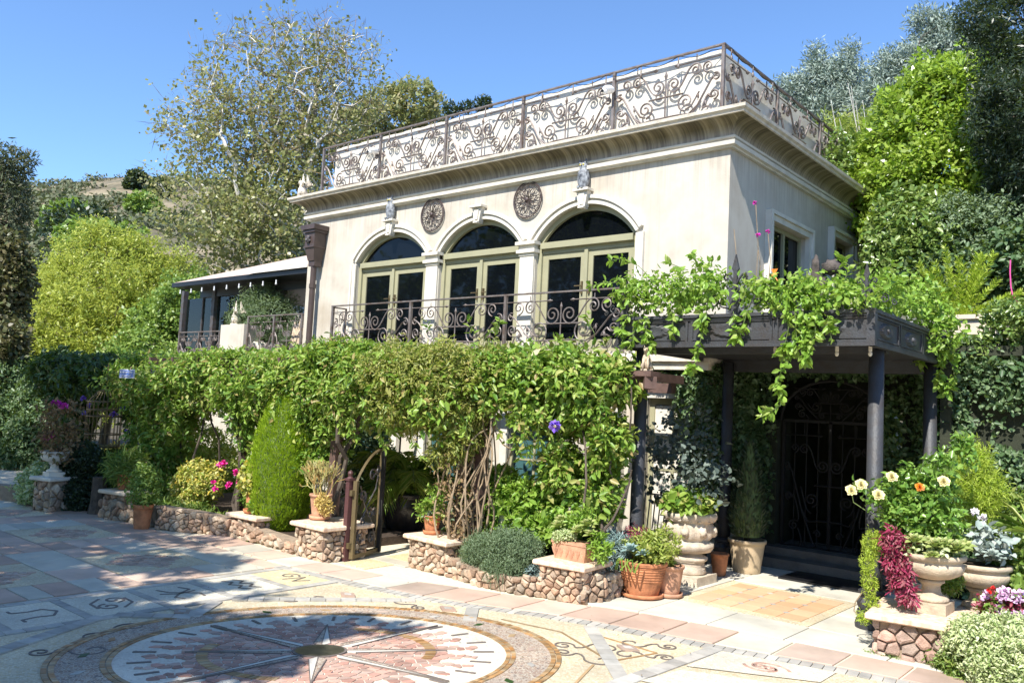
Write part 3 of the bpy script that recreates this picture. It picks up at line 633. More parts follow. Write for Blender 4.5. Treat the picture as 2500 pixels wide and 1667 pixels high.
# path behind the little gate
for i in range(5):
    y0 = 5.72+.62*i; piece('mosaic_strip', [(-7.12, y0), (-6.72 if i < 2 else -6.5, y0), (-6.72 if i < 2 else -6.5, y0+.4), (-7.12 if i else -7.1, y0+.4)], .001, .012, 'pebble_yellow'); piece('paving_tile', [(-7.12, y0+.41), (-6.55, y0+.41), (-6.55, y0+.61), (-7.12, y0+.61)], .001, .014, 'tile_grey')
m = MB()
for _ in range(46):
    x = rnd.uniform(-8, -2.2); y = rnd.uniform(3.2, 6.3); s = rnd.uniform(.008, .022); a = rnd.uniform(0, 6); m.add([(x, y, .026), (x+s*math.cos(a), y+s*math.sin(a), .03), (x+1.6*s*math.cos(a+.4), y+1.6*s*math.sin(a+.4), .027), (x+s*math.cos(a+.9), y+s*math.sin(a+.9), .032)], [(0, 1, 2, 3)])
build('fallen_leaves', m, 'dry_leaf', kind='stuff', label='small dry leaves scattered over the mosaic paving', category='fallen leaves')
# ================================================================ HOUSE
villa = thing('villa', 'two-storey cream stucco villa with three arched french doors upstairs', 'house', (-8.9, 9.4, 0))
YW, XL, XR, YB = 9.4, -13.25, -4.6, 16.8
def wall_strip(mb, x0, x1, z0, z1, ops, P, depth=.16, n=26):
    """vertical strips; ops=(xa,xb,zb,zs,rise); P(x,z,d) -> point"""
    xs = {x0, x1}
    for xa, xb, zb, zs, rise in ops:
        for i in range(n+1): xs.add(round(xa+(xb-xa)*i/n, 5)) if rise else (xs.add(xa), xs.add(xb))
    xs = sorted(xs)
    def at(op, x):
        xa, xb, zb, zs, rise = op
        if not rise: return zs
        h = (xb-xa)/2; R = (h*h+rise*rise)/(2*rise); u = x-(xa+xb)/2; return zs+rise-R+math.sqrt(max(0, R*R-u*u))
    for a, b in zip(xs, xs[1:]):
        op = next((o for o in ops if a >= o[0]-1e-4 and b <= o[1]+1e-4), None)
        if op is None: mb.add([P(a, z0, 0), P(b, z0, 0), P(b, z1, 0), P(a, z1, 0)], [(0, 1, 2, 3)]); continue
        if op[2] > z0: mb.add([P(a, z0, 0), P(b, z0, 0), P(b, op[2], 0), P(a, op[2], 0)], [(0, 1, 2, 3)]); mb.add([P(a, op[2], 0), P(b, op[2], 0), P(b, op[2], depth), P(a, op[2], depth)], [(0, 1, 2, 3)])
        za, zb_ = at(op, a), at(op, b); mb.add([P(a, za, 0), P(b, zb_, 0), P(b, z1, 0), P(a, z1, 0)], [(0, 1, 2, 3)]); mb.add([P(a, za, depth), P(b, zb_, depth), P(b, zb_, 0), P(a, za, 0)], [(0, 1, 2, 3)])
    for o in ops:
        for x in (o[0], o[1]): mb.add([P(x, o[2], 0), P(x, o[2], depth), P(x, o[3], depth), P(x, o[3], 0)], [(0, 1, 2, 3)])
PF = lambda x, z, d: (x, YW+d, z)
PS = lambda y, z, d: (XR-d, y, z)
ARC = [(-11.77, -9.95, 2.56, 4.17, .47), (-9.66, -7.93, 2.56, 4.17, .47), (-7.65, -5.92, 2.56, 4.17, .47)]
mb = MB(); wall_strip(mb, XL, XR, 2.42, 5.2, ARC, PF); build('front_wall', mb, 'stucco', villa)
LOW = [(-11.5, -10.45, .0, 1.75, 0), (-9.75, -8.95, 0, 1.75, 0), (-8.0, -7.1, 0.05, 1.85, 0), (-5.65, -4.95, .05, 1.95, 0)]
mb = MB(); wall_strip(mb, XL, XR, 0, 2.42, LOW, PF); build('lower_wall', mb, 'stucco', villa)
SW = [(10.62, 11.9, 3.0, 4.42, 0), (12.95, 13.8, 2.75, 4.65, 0)]
mb = MB(); wall_strip(mb, YW, YB, 0, 5.2, SW, PS); build('side_wall', mb, 'stucco', villa)
mb = MB(); mb.add([(XL, YW, 0), (XL, YB, 0), (XL, YB, 5.2), (XL, YW, 5.2)], [(0, 1, 2, 3)]); mb.add([(XL, YB, 0), (XR, YB, 0), (XR, YB, 5.2), (XL, YB, 5.2)], [(0, 1, 2, 3)]); build('rear_wall', mb, 'stucco', villa)
# cornice: one profile carried round three sides
prof = [(0, 5.09), (.05, 5.09), (.055, 5.105), (.095, 5.115), (.1, 5.165), (.06, 5.175), (.055, 5.195), (.09, 5.2), (.095, 5.225), (.055, 5.235)]
cav = [(.055+.225*(1-math.cos(PI/2*i/8)), 5.235+.185*math.sin(PI/2*i/8)) for i in range(1, 9)]; lip = [(.3, 5.425), (.305, 5.45), (.335, 5.47), (.34, 5.51), (.3, 5.525), (-.5, 5.54)]
def sweep(pf, side=None):
    m = MB(); vs = []; sel = (0, 1, 2, 3) if side is None else (0, 1, 2) if side == 0 else (2, 3); k = len(sel)
    for o, z in pf:
        q = [(XL-o, YB, z), (XL-o, YW-o, z), (XR+o, YW-o, z), (XR+o, YB, z)]; vs += [q[s] for s in sel]
    m.add(vs, [(i*k+j, i*k+j+1, (i+1)*k+j+1, (i+1)*k+j) for i in range(len(pf)-1) for j in range(k-1)]); return m
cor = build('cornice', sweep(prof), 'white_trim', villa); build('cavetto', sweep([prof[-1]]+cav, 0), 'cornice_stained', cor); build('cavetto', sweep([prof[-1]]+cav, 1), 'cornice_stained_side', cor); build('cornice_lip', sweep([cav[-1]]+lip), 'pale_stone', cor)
mb = MB(); mb.box((XL+.05, YW+.05, 5.25), (XR-.05, YB, 5.5)); build('roof', mb, 'pale_stone', villa)
mb = MB(); ox = .34; mb.box((XL+ox-.15, YW+ox, 5.4), (XR-ox+.0, YW+ox+.08, 6.57)); mb.box((XR-ox-.08, YW+ox+.081, 5.4), (XR-ox, YB-.1, 6.57)); build('parapet', mb, 'white_trim', villa)
# arch mouldings, keystones, capitals
def arc_pts(op, off, n=28):
    xa, xb, zb, zs, rise = op; h = (xb-xa)/2; R = (h*h+rise*rise)/(2*rise); c = (xa+xb)/2; zc = zs+rise-R; A = math.asin(h/R)
    return [(c+(R+off)*math.sin(-A+2*A*i/n), zc+(R+off)*math.cos(-A+2*A*i/n)) for i in range(n+1)]
def band_arc(mb, op, o0, o1, y0, y1):
    a, b = arc_pts(op, o0), arc_pts(op, o1); vs = []; n = len(a)
    for (p, q) in zip(a, b): vs += [(p[0], y1, p[1]), (p[0], y0, p[1]), (q[0], y0, q[1]), (q[0], y1, q[1])]
    mb.add(vs, [(i*4+k, i*4+(k+1) % 4, i*4+4+(k+1) % 4, i*4+4+k) for i in range(n-1) for k in range(4)]+[(0, 1, 2, 3), tuple((n-1)*4+k for k in (3, 2, 1, 0))])
for i, op in enumerate(ARC):
    m = MB(); e = .0005*i; band_arc(m, op, 0, .045, YW-.03-e, YW+.02); band_arc(m, op, .045, .075, YW-.018-e, YW+.02); band_arc(m, op, .075, .125, YW-.055-e, YW+.02)
    if i == 0: m.box((op[0]-.13, YW-.05, 2.45), (op[0]-.085, YW+.01, 4.13)); m.box((op[0]-.084, YW-.03, 2.45), (op[0], YW+.01, 4.13))
    if i == 2: m.box((op[1]+.085, YW-.05, 2.45), (op[1]+.13, YW+.01, 4.15)); m.box((op[1], YW-.03, 2.45), (op[1]+.084, YW+.01, 4.15))
    build('arch_moulding', m, 'white_trim', villa)
    c = (op[0]+op[1])/2; zt = op[3]+op[4]; m = MB()
    Pk = lambda y: (lambda p: (c+p[0], y, zt+p[1]))
    m.prism([(-.055, -.05), (.055, -.05), (.095, .17), (-.095, .17)], Pk(YW), Pk(YW-.1)); m.prism([(-.03, -.02), (.03, -.02), (.05, .13), (-.05, .13)], Pk(YW-.1), Pk(YW-.115)); m.box((c-.13, YW-.15, zt+.171), (c+.13, YW, zt+.205)); m.box((c-.045, YW-.13, zt-.075), (c+.045, YW, zt-.051))
    build('keystone', m, 'white_trim', villa)
for xc in (-9.805, -7.79):
    m = MB(); w = .145
    m.box((xc-w+.012, YW-.035, 2.45), (xc+w-.012, YW+.03, 3.98)); m.box((xc-w, YW-.05, 3.98), (xc+w, YW+.05, 4.02)); m.box((xc-w-.03, YW-.08, 4.02), (xc+w+.03, YW+.05, 4.07)); m.box((xc-w, YW-.05, 4.07), (xc+w, YW+.05, 4.14)); m.box((xc-w-.04, YW-.1, 4.14), (xc+w+.04, YW+.05, 4.19))
    build('capital', m, 'white_trim', villa)
# french doors
def french(op, k):
    xa, xb, zb, zs, rise = op; fr = MB(); y = YW+.06; c = (xa+xb)/2; e = .001*k
    fr.box((xa, y, zb), (xa+.07, y+.1, zs+.02)); fr.box((xb-.07, y, zb), (xb, y+.1, zs+.02)); band_arc(fr, op, -.075, -.002, y, y+.1)
    fr.box((xa+.0705, y-.045, zs-.1), (xb-.0705, y+.1, zs-.01)); fr.box((xa+.0705, y+.02, zs-.17), (xb-.0705, y+.1, zs-.1005)); fr.box((xa+.0705, y+.01, zb), (xb-.0705, y+.1, zb+.04))
    o = build('french_door', fr, 'khaki', villa)
    for s in (0, 1):
        x0 = xa+.072 if s == 0 else c+.001; x1 = c-.001 if s == 0 else xb-.072; lf = MB(); yy = y+.035; z0 = zb+.042; z1 = zs-.172
        lf.box((x0, yy, z0), (x0+.105, yy+.05, z1)); lf.box((x1-.105, yy, z0), (x1, yy+.05, z1)); lf.box((x0+.1051, yy, z1-.08), (x1-.1051, yy+.05, z1)); lf.box((x0+.1051, yy, z0), (x1-.1051, yy+.05, z0+.13))
        if s == 0: lf.box((x1-.03, yy-.03, z0), (x1+.03, yy-.001, z1+.02))
        build('door_leaf', lf, 'khaki', o); g = MB(); g.box((x0+.1052, yy+.02, z0+.13), (x1-.1052, yy+.03, z1-.08)); build('glass', g, 'glass_dark', o)
        h = MB(); xh = x1-.06 if s == 0 else x0+.06; h.box((xh-.015, yy-.03, zb+.82), (xh+.015, yy-.001, zb+1.0)); h.tube([(xh, yy-.03, zb+.93), (xh, yy-.06, zb+.93), (xh+(-.1 if s == 0 else .1), yy-.06, zb+.93)], .009, 6); build('handle', h, 'gate_bronze', o)
    a = arc_pts(op, -.07); g = MB(); g.add([(xa+.05, y+.05, zs-.01)]+[(p[0], y+.05, max(p[1], zs-.01)) for p in a]+[(xb-.05, y+.05, zs-.01)], [tuple(range(len(a)+2))])
    build('fanlight_glass', g, 'glass_dark', o)
    # interior wall so that the frames' edges stay dark
for k, op in enumerate(ARC): french(op, k)
# side windows
for y0, y1, z0, z1, _ in SW:
    m = MB(); t = .13
    for a, b in (((XR, y0-t, z0-.02), (XR+.07, y0, z1+t)), ((XR, y1, z0-.02), (XR+.07, y1+t, z1+t)), ((XR, y0+.001, z1), (XR+.069, y1-.001, z1+t))): m.box(a, b)
    m.box((XR+.07, y0-t, z0-.02), (XR+.1, y0-t+.05, z1+t)); m.box((XR+.07, y1+t-.05, z0-.02), (XR+.1, y1+t, z1+t)); m.box((XR+.07, y0-t+.051, z1+t-.05), (XR+.1, y1+t-.051, z1+t)); m.box((XR, y0-t-.03, z0-.1), (XR+.12, y1+t+.03, z0-.021))
    o = build('side_window', m, 'white_trim', villa); f = MB(); ym = (y0+y1)/2
    f.box((XR-.12, y0+.001, z0), (XR-.06, y0+.06, z1)); f.box((XR-.12, y1-.06, z0), (XR-.06, y1-.001, z1)); f.box((XR-.12, y0+.061, z1-.06), (XR-.06, y1-.061, z1)); f.box((XR-.115, ym-.03, z0), (XR-.055, ym+.03, z1-.061)); build('frame', f, 'khaki', o)
    for a, b in ((y0+.06, ym-.03), (ym+.03, y1-.06)): g = MB(); g.box((XR-.1, a, z0), (XR-.09, b, z1-.06)); build('pane', g, 'glass_dark', o)
# lower doors and windows
for k, (x0, x1, z0, z1, _) in enumerate(LOW):
    m = MB(); m.box((x0-.13, YW-.04, z0), (x0, YW+.02, z1+.12)); m.box((x1, YW-.04, z0), (x1+.13, YW+.02, z1+.12)); m.box((x0+.001, YW-.04, z1), (x1-.001, YW+.02, z1+.12)); m.box((x0-.17, YW-.09, z1+.121), (x1+.17, YW+.02, z1+.17)); m.box((x0-.2, YW-.12, z1+.171), (x1+.2, YW+.02, z1+.205))
    o = build('garden_door', m, 'white_trim', villa); f = MB(); y = YW+.06; f.box((x0, y, z0), (x0+.07, y+.05, z1)); f.box((x1-.07, y, z0), (x1, y+.05, z1)); f.box((x0+.0701, y, z1-.08), (x1-.0701, y+.05, z1)); f.box((x0+.0701, y, z0), (x1-.0701, y+.05, z0+.16)); xm = (x0+x1)/2; f.box((xm-.02, y+.005, z0+.16), (xm+.02, y+.045, z1-.08))
    for i in range(1, 4): zz = z0+.16+(z1-z0-.24)*i/4; f.box((x0+.071, y+.01, zz-.015), (x1-.071, y+.04, zz+.015))
    build('frame', f, 'khaki', o)
    for s in (0, 1):
        for i in range(4):
            a = x0+.07 if s == 0 else xm+.02; b = xm-.02 if s == 0 else x1-.07; g = MB(); g.box((a, y+.02, z0+.16+(z1-z0-.24)*i/4+.015), (b, y+.03, z0+.16+(z1-z0-.24)*(i+1)/4-.015)); build('pane', g, 'glass_teal' if k != 3 else 'white_trim', o)
for xx in (-8.42, -10.45, -12.9, -6.1):
    m = MB(); m.box((xx-.16, YW-.14, 0), (xx+.16, YW-.001, .14)); m.box((xx-.13, YW-.12, .14), (xx+.13, YW-.001, 2.2)); m.box((xx-.085, YW-.13, .2), (xx-.03, YW-.12, 2.1)); m.box((xx+.03, YW-.13, .2), (xx+.085, YW-.12, 2.1)); m.box((xx-.17, YW-.16, 2.2), (xx+.17, YW-.001, 2.42)); build('pilaster', m, 'white_trim', villa)
# balcony floor
m = MB(); m.box((-12.1, YW-.36, 2.4), (-4.6, YW-.001, 2.5)); m.box((-12.05, YW-.31, 2.3), (-4.65, YW-.001, 2.399)); build('balcony_slab', m, 'pale_stone', villa)
# rainwater head and downpipe
m = MB(); xd = -12.86; yd = YW-.14
m.tube([(xd, yd, 4.2), (xd, yd, 2.3)], .055, 12); m.tube([(xd, yd, 3.75), (xd, yd, 3.83)], .066, 12); m.box((xd-.09, yd-.06, 4.16), (xd+.09, yd+.1, 4.26))
dp = build('downpipe', m, 'downpipe', villa)
m = MB(); vs = [(xd-.09, yd-.08, 4.26), (xd+.09, yd-.08, 4.26), (xd+.09, yd+.1, 4.26), (xd-.09, yd+.1, 4.26), (xd-.14, yd-.13, 4.5), (xd+.14, yd-.13, 4.5), (xd+.14, yd+.13, 4.5), (xd-.14, yd+.13, 4.5), (xd-.15, yd-.14, 4.78), (xd+.15, yd-.14, 4.78), (xd+.15, yd+.13, 4.78), (xd-.15, yd+.13, 4.78)]
m.add(vs, [(i, (i+1) % 4, 4+(i+1) % 4, 4+i) for i in range(4)]+[(4+i, 4+(i+1) % 4, 8+(i+1) % 4, 8+i) for i in range(4)]+[(0, 3, 2, 1), (8, 9, 10, 11)]); m.box((xd-.18, yd-.17, 4.78), (xd+.18, yd+.135, 4.83)); m.box((xd-.21, yd-.2, 4.83), (xd+.21, yd+.136, 4.92)); m.box((xd-.155, yd-.15, 4.5), (xd+.155, yd+.131, 4.53))
build('rainwater_head', m, 'downpipe', dp); m = MB(); m.ball((xd-.02, yd-.15, 4.65), (.06, .04, .07), 10, 8, .5); m.ball((xd-.02, yd-.19, 4.63), (.03, .03, .03)); build('lion_mask', m, 'iron', dp)
# ================================================================ SCROLLWORK RAILINGS
def spr(c, r, a, turns, dirn, n=None):
    n = n or int(13*turns)+6; k = [(c[0]+r*(1-.82*(i/n)**.85)*math.cos(a+dirn*2*PI*turns*i/n), c[1]+r*(1-.82*(i/n)**.85)*math.sin(a+dirn*2*PI*turns*i/n)) for i in range(n+1)]; return k
def sscroll(c1, r1, a1, d1, t1, c2, r2, a2, d2, t2):
    """spiral - flowing link - spiral ; a = outer angle, d = winding from the outside in"""
    A = spr(c1, r1, a1, t1, d1)[::-1]; B = spr(c2, r2, a2, t2, d2)
    p, q = A[-1], B[0]; L_ = math.hypot(q[0]-p[0], q[1]-p[1]); ta = (math.sin(a1)*d1*L_, -math.cos(a1)*d1*L_); tb = (-math.sin(a2)*d2*L_, math.cos(a2)*d2*L_); mid = []
    for i in range(1, 12):
        t = i/12; h = (2*t**3-3*t*t+1, t**3-2*t*t+t, -2*t**3+3*t*t, t**3-t*t); mid.append((h[0]*p[0]+h[1]*ta[0]+h[2]*q[0]+h[3]*tb[0], h[0]*p[1]+h[1]*ta[1]+h[2]*q[1]+h[3]*tb[1]))
    return A+mid+B
def scroll_panel(Wd, H, P, r=.0085, low=0, leaves=True, back=None):
    """iron scroll panel, Wd wide, H tall; P(u, z) -> point; mirrored about its middle"""
    m = MB(); lf = MB(); h = Wd/2
    def half(pts, rr=r):
        for s in (1, -1): m.tube([P(Wd-p[0] if s == 1 else p[0], p[1]) for p in pts], rr, 4, cap=False)
    D_ = math.pi/180
    half(spr((.115*Wd, .80*H), .052*Wd, -90*D_, 1.5, 1))
    half(sscroll((.225*Wd, .79*H), .052*Wd, 90*D_, 1, 1.5, (.425*Wd, .66*H), .066*Wd, -90*D_, 1, 1.55))
    half(spr((.31*Wd, .38*H), .078*Wd, -80*D_, 1.6, 1)); half([(.31*Wd, .27*H), (.26*Wd, .3*H), (.22*Wd, .4*H), (.19*Wd, .48*H)])
    half([(.03*Wd, .68*H), (.09*Wd, .6*H), (.2*Wd, .3*H), (.34*Wd, .02*H)], r*1.1)
    half([(.2*Wd, .3*H), (.28*Wd, .2*H), (.4*Wd, .215*H), (.5*Wd, .215*H)])
    half([(.34*Wd, .5*H), (.5*Wd, .5*H)])
    half(spr((.045*Wd, .63*H), .036*Wd, 60*D_, 1.3, 1)); half(spr((.06*Wd, .4*H), .045*Wd, -90*D_, 1.5, -1))
    half(sscroll((.06*Wd, .4*H), .045*Wd, 0, -1, .3, (.12*Wd, .16*H), .06*Wd, 60*D_, 1, 1.5)); half(spr((.385*Wd, .11*H), .042*Wd, 180*D_, 1.4, -1))
    half([(.17*Wd, .14*H), (.21*Wd, .05*H), (.19*Wd, .0)])
    m.tube([P(h, z*H) for z in (0, .3, .6, .74, .8, .87)], [r*.9, r, r, r*.9, r*2, r*.3], 4)
    for s in (1, -1):
        f = lambda u: u if s == 1 else Wd-u
        m.tube([P(f(0), .905*H), P(f(.38*Wd), .905*H), P(f(.40*Wd), .905*H), P(f(.425*Wd), .905*H)], [r*.8, r*.8, r*2.2, r*.2], 4); m.tube([P(f(.22*Wd), .905*H), P(f(.22*Wd), H)], r*.7, 4)
        if leaves:
            for (u, z) in ((.2, .42), (.44, .1), (.13, .3)):
                c = Vector(P(f(u*Wd), z*H)); lf.ball(c, (.018, .018, .04), 6, 4, .6); lf.tube([c, c+Vector((0, 0, -.06))], .006, 4)
    return m, lf
def railing(name, label, origin, du, n, Wd, H, r, post_r, mat='rail_iron', cat='railing', first_post=True, toprail=.03, low=0):
    """straight run of n panels; origin = lower start, du = horizontal unit vector"""
    t = thing(name, label, cat, origin); o = Vector(origin); du = Vector(du); pm = None; nn = Vector((du.y, -du.x, 0))
    for i in range(n):
        b = o+du*Wd*i; c = None
        if i == 0:
            m, lf = scroll_panel(Wd-.05, H-.06, lambda u, z: b+du*(u+.025)+Vector((0, 0, z+.02)), r)
            pm = build('scroll_panel', m, mat, t, base=b); lm = build('leaf_sprays', lf, mat, pm, smooth=True, base=b) if lf.v else None
        else: copy_tree(pm, loc=b-o, parent=t)
    for i in range(0 if first_post else 1, n+1):
        b = o+du*Wd*i; m = MB(); m.bar(b, b+Vector((0, 0, H-.01)), post_r*2, up=tuple(du)); build('post', m, mat, t)
    m = MB(); m.bar(o-du*post_r*1.2+Vector((0, 0, H)), o+du*(Wd*n+post_r*1.2)+Vector((0, 0, H)), toprail*1.5, toprail*.7); build('top_rail', m, mat, t); return t
railing('roof_railing', 'iron scrollwork railing along the front edge of the flat roof', (-13.32, 9.65, 5.53), (1, 0, 0), 5, 1.692, 1.06, .0145, .021)
railing('roof_railing', 'iron scrollwork railing running back along the right side of the roof', (-4.86, 9.69, 5.53), (0, 1, 0), 4, 1.7, 1.06, .0145, .021, first_post=False)
railing('balcony_railing', 'iron scrollwork railing in front of the three arched french doors', (-11.98, 9.1, 2.5), (1, 0, 0), 3, 2.03, .86, .011, .022)
railing('balcony_return_railing', 'short iron scrollwork return at the left end of the balcony', (-11.98, 9.12, 2.5), (0, 1, 0), 1, .27, .84, .006, .012, first_post=False)
# string of bulbs under the roof rail
t = thing('string_lights', 'string of clear bulbs hanging under the top rail of the roof railing', 'string lights', (-9, 9.6, 6.5)); m = MB(); bl = []; pts = []
for i in range(14):
    x = -13.1+i*.585
    for j in range(6): f = j/6; pts.append((x+.585*f, 9.6, 6.56-.07*math.sin(PI*f)))
    bl.append((x, 9.6, 6.54))
for i in range(10):
    y = 9.75+i*.66
    for j in range(6): f = j/6; pts.append((-4.8, y+.66*f, 6.56-.07*math.sin(PI*f)))
    bl.append((-4.8, y, 6.54))
m.tube(pts, .006, 4); build('cable', m, 'black', t); g = MB(); g.tube([(0, 0, 0), (0, 0, -.08)], .009, 6); g.lathe([(.01, -.08), (.018, -.1), (.02, -.125), (.01, -.15), (0, -.155)], n=8); b0 = None
for p in bl:
    if b0 is None: g.xf(Matrix.Translation(p)); b0 = build('bulb', g, 'rail_iron', t, smooth=True, base=p)
    else: copy_tree(b0, loc=Vector(p)-ROOT[t.name], parent=t)
# ================================================================ THINGS ON THE FACADE
def medallion(x, z, label):
    t = thing('wall_medallion', label, 'wall ornament', (x, YW-.04, z-.27), group='round iron medallions on the facade'); m = MB(); R = .265; y = YW-.035
    P = lambda a, r, d=0: (x+r*math.sin(a), y-d, z+r*math.cos(a)*1.03)
    m.tube([P(2*PI*i/40, R) for i in range(41)], .011, 6, cap=False); m.tube([P(2*PI*i/40, R-.025) for i in range(41)], .006, 5, cap=False); build('ring', m, 'downpipe', t); m = MB()
    for k in range(8):
        a = k*PI/4
        for s in (1, -1):
            m.tube([P(a, .03, .02), P(a+s*.3, .1, .03), P(a+s*.22, .17, .02), P(a, .21)], [.004, .008, .006, .003], 4)
            m.tube([P(a+PI/8, .12), P(a+PI/8+s*.22, .17, .02), P(a+PI/8+s*.2, .215, .02), P(a+PI/8+s*.06, .225)], [.004, .006, .006, .003], 4)
        m.tube([P(a, .02), P(a, .2, .02), P(a, .25)], [.005, .004, .005], 4); m.tube([P(a+PI/8, .03), P(a+PI/8, .16, .02), P(a+PI/8, .245)], .004, 4)
    m.ball((x, y-.02, z), (.04, .025, .04), 10, 6); build('tracery', m, 'downpipe', t, smooth=True)
medallion(-9.86, 4.83, 'left of the two round iron medallions, between the first and second arches'); medallion(-7.83, 4.83, 'right of the two round iron medallions, between the second and third arches')
def owl(x, z, y, label):
    t = thing('owl_statue', label, 'statue', (x, y, z), group='owl figures on the keystones'); m = MB()
    m.lathe([(.055, 0), (.065, .03), (.075, .1), (.088, .18), (.085, .24), (.062, .275), (.066, .3), (.07, .33), (.06, .365), (.03, .385), (0, .39)], (x, y, z), 16, 1, .85, rip=lambda a, i, zz: .05*math.sin(a*9+zz*60) if .05 < zz < .26 else 0)
    build('body', m, 'owl_grey', t, smooth=True)
    m = MB()
    for s in (1, -1): m.tube([(x+s*.04, y-.03, z+.36), (x+s*.055, y-.03, z+.4), (x+s*.06, y-.02, z+.425)], [.02, .013, .003], 6)
    build('ear_tufts', m, 'owl_grey', t); m = MB()
    for s in (1, -1): m.ball((x+s*.065, y+.005, z+.15), (.03, .05, .11), 8, 6)
    build('wings', m, 'owl_grey', t, smooth=True)
    for s in (1, -1): m = MB(); m.ball((x+s*.026, y-.052, z+.335), (.016, .012, .014), 8, 6); build('eye', m, 'owl_eye', t)
    m = MB(); m.tube([(x, y-.055, z+.325), (x, y-.075, z+.305)], [.01, .003], 5); build('beak', m, 'black', t)
    m = MB()
    for s in (1, -1): m.box((x+s*.03-.018, y-.085, z+.0), (x+s*.03+.018, y-.03, z+.03))
    build('feet', m, 'owl_grey', t)
owl(-10.86, 4.845, YW-.08, 'grey owl statue on the keystone of the left arch'); owl(-6.785, 4.845, YW-.08, 'grey owl statue on the keystone of the right arch')
def griffin(loc, s, rot, name, label, mat='pale_stone', wings=True):
    t = thing(name, label, 'statue', loc); m = MB(); 
    m.lathe([(.16, 0), (.16, .05), (.13, .06)], n=4); m.ball((0, .03, .2), (.1, .13, .16), 12, 8, .25); m.ball((0, -.04, .32), (.085, .09, .12), 12, 8, .2)
    m.tube([(0, -.04, .38), (0, -.08, .46), (0, -.11, .5)], [.07, .055, .05], 8); m.ball((0, -.12, .51), (.06, .075, .06), 10, 8, .2); m.tube([(0, -.17, .51), (0, -.23, .475)], [.035, .02], 7)
    for q in (1, -1):
        m.tube([(q*.05, -.08, .3), (q*.06, -.12, .16), (q*.06, -.13, .06)], [.04, .028, .03], 7); m.tube([(q*.08, .08, .2), (q*.1, -.02, .12), (q*.09, .0, .06)], [.06, .05, .035], 7); m.tube([(q*.035, -.09, .55), (q*.05, -.08, .61)], [.02, .004], 5)
    w = MB()
    if wings:
        for q in (1, -1):
            for k in range(5): a = .25+k*.2; w.tube([(q*.06, .06, .34), (q*(.08+.02*k), .12+.04*k, .5-.02*k), (q*(.07+.01*k), .1+.07*k, .72-.09*k)], [.03, .03, .008], 5)
    mm = Matrix.Translation(loc) @ Matrix.Rotation(rot, 4, 'Z') @ Matrix.Scale(s, 4); m.xf(mm); build('body', m, mat, t, smooth=True)
    if w.v: w.xf(mm); build('wings', w, mat, t, smooth=True)
griffin((-13.38, 9.25, 5.53), .62, -1.6, 'griffin_statue', 'white winged griffin perched on the left corner of the cornice')
def security_camera(x, y, z, label, s=1):
    t = thing('security_camera', label, 'camera', (x, y, z), group='security cameras on the roof railing'); m = MB(); m.ball((x, y, z), (.085*s, .1*s, .055*s), 14, 8); build('housing', m, 'white_plastic', t, smooth=True); m = MB(); m.ball((x-.02, y-.06, z-.035), (.045*s, .045*s, .045*s), 12, 8); build('lens_ball', m, 'white_plastic', t, smooth=True); m = MB(); m.tube([(x-.03, y-.1, z-.045), (x-.032, y-.112, z-.048)], .022, 10); build('lens', m, 'black', t); m = MB(); m.tube([(x, y+.05, z), (x+.04, y+.12, z), (x+.04, y+.12, z-.12)], .014, 6); build('bracket', m, 'iron', t)
security_camera(-11.66, 9.52, 6.25, 'left of the two white security cameras on the front roof railing'); security_camera(-6.56, 9.52, 6.3, 'right of the two white security cameras on the front roof railing')
p = X(2180, 455, -4.7); security_camera(p[0], p[1], p[2], 'small white camera beyond the far end of the right roof railing')
# ================================================================ LOGGIA (roofed porch left of the house)
lg = thing('loggia', 'low glazed porch with a shallow shingled roof left of the house', 'porch', (-17, 10, 0)); YL = 10.0
a = Y(425, 703, YL-.5); b = Y(762, 655, YL); zr = 4.22; xl = a[0]; xr = -13.25
m = MB(); m.add([(xl, YL-.5, zr), (xr, YL-.5, zr), (xr, YL+4.6, zr+1.95), (xl+3.4, YL+4.6, zr+1.95), (xl, YL-.5, zr-.04), (xr, YL-.5, zr-.04), (xr, YL+4.6, zr+1.8), (xl+3.4, YL+4.6, zr+1.8)], [(0, 1, 2, 3), (7, 6, 5, 4), (0, 4, 5, 1), (1, 5, 6, 2), (3, 7, 4, 0), (2, 6, 7, 3)]); m.mi = 0
build('roof', m, 'roof_shingle', lg)
m = MB(); m.add([(-15.4, YL-.62, zr+.02), (xr, YL-.62, zr+.02), (xr, YL+.7, zr+.36), (-15.1, YL+.7, zr+.36), (-15.4, YL-.62, zr-.02), (xr, YL-.62, zr-.02), (xr, YL+.7, zr+.3), (-15.1, YL+.7, zr+.3)], [(0, 1, 2, 3), (7, 6, 5, 4), (0, 4, 5, 1), (1, 5, 6, 2), (3, 7, 4, 0), (2, 6, 7, 3)]); build('awning', m, 'roof_white', lg)
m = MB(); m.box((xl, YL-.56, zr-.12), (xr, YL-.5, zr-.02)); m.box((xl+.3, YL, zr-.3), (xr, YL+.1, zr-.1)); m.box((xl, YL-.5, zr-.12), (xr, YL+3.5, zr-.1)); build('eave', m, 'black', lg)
for px in (445, 520, 668, 745):
    p = Y(px, 760, YL); m = MB(); m.bar((p[0], YL+.04, 2.3), (p[0], YL+.04, zr-.1), .07 if px > 600 else .12)
    if px == 668:
        for dx in (-.14, .14): m.bar((p[0]+dx, YL+.04, 2.3), (p[0]+dx, YL+.04, zr-.1), .03)
        m.box((p[0]-.25, YL-.05, zr-.36), (p[0]+.25, YL+.14, zr-.3))
    build('post', m, 'iron', lg)
for p0, p1 in ((450, 516), (524, 600), (604, 664)):
    q0 = Y(p0, 760, YL)[0]; q1 = Y(p1, 760, YL)[0]; m = MB(); m.box((q0, YL+.06, 2.4), (q1, YL+.07, zr-.3)); build('glass_pane', m, 'glass_clear', lg)
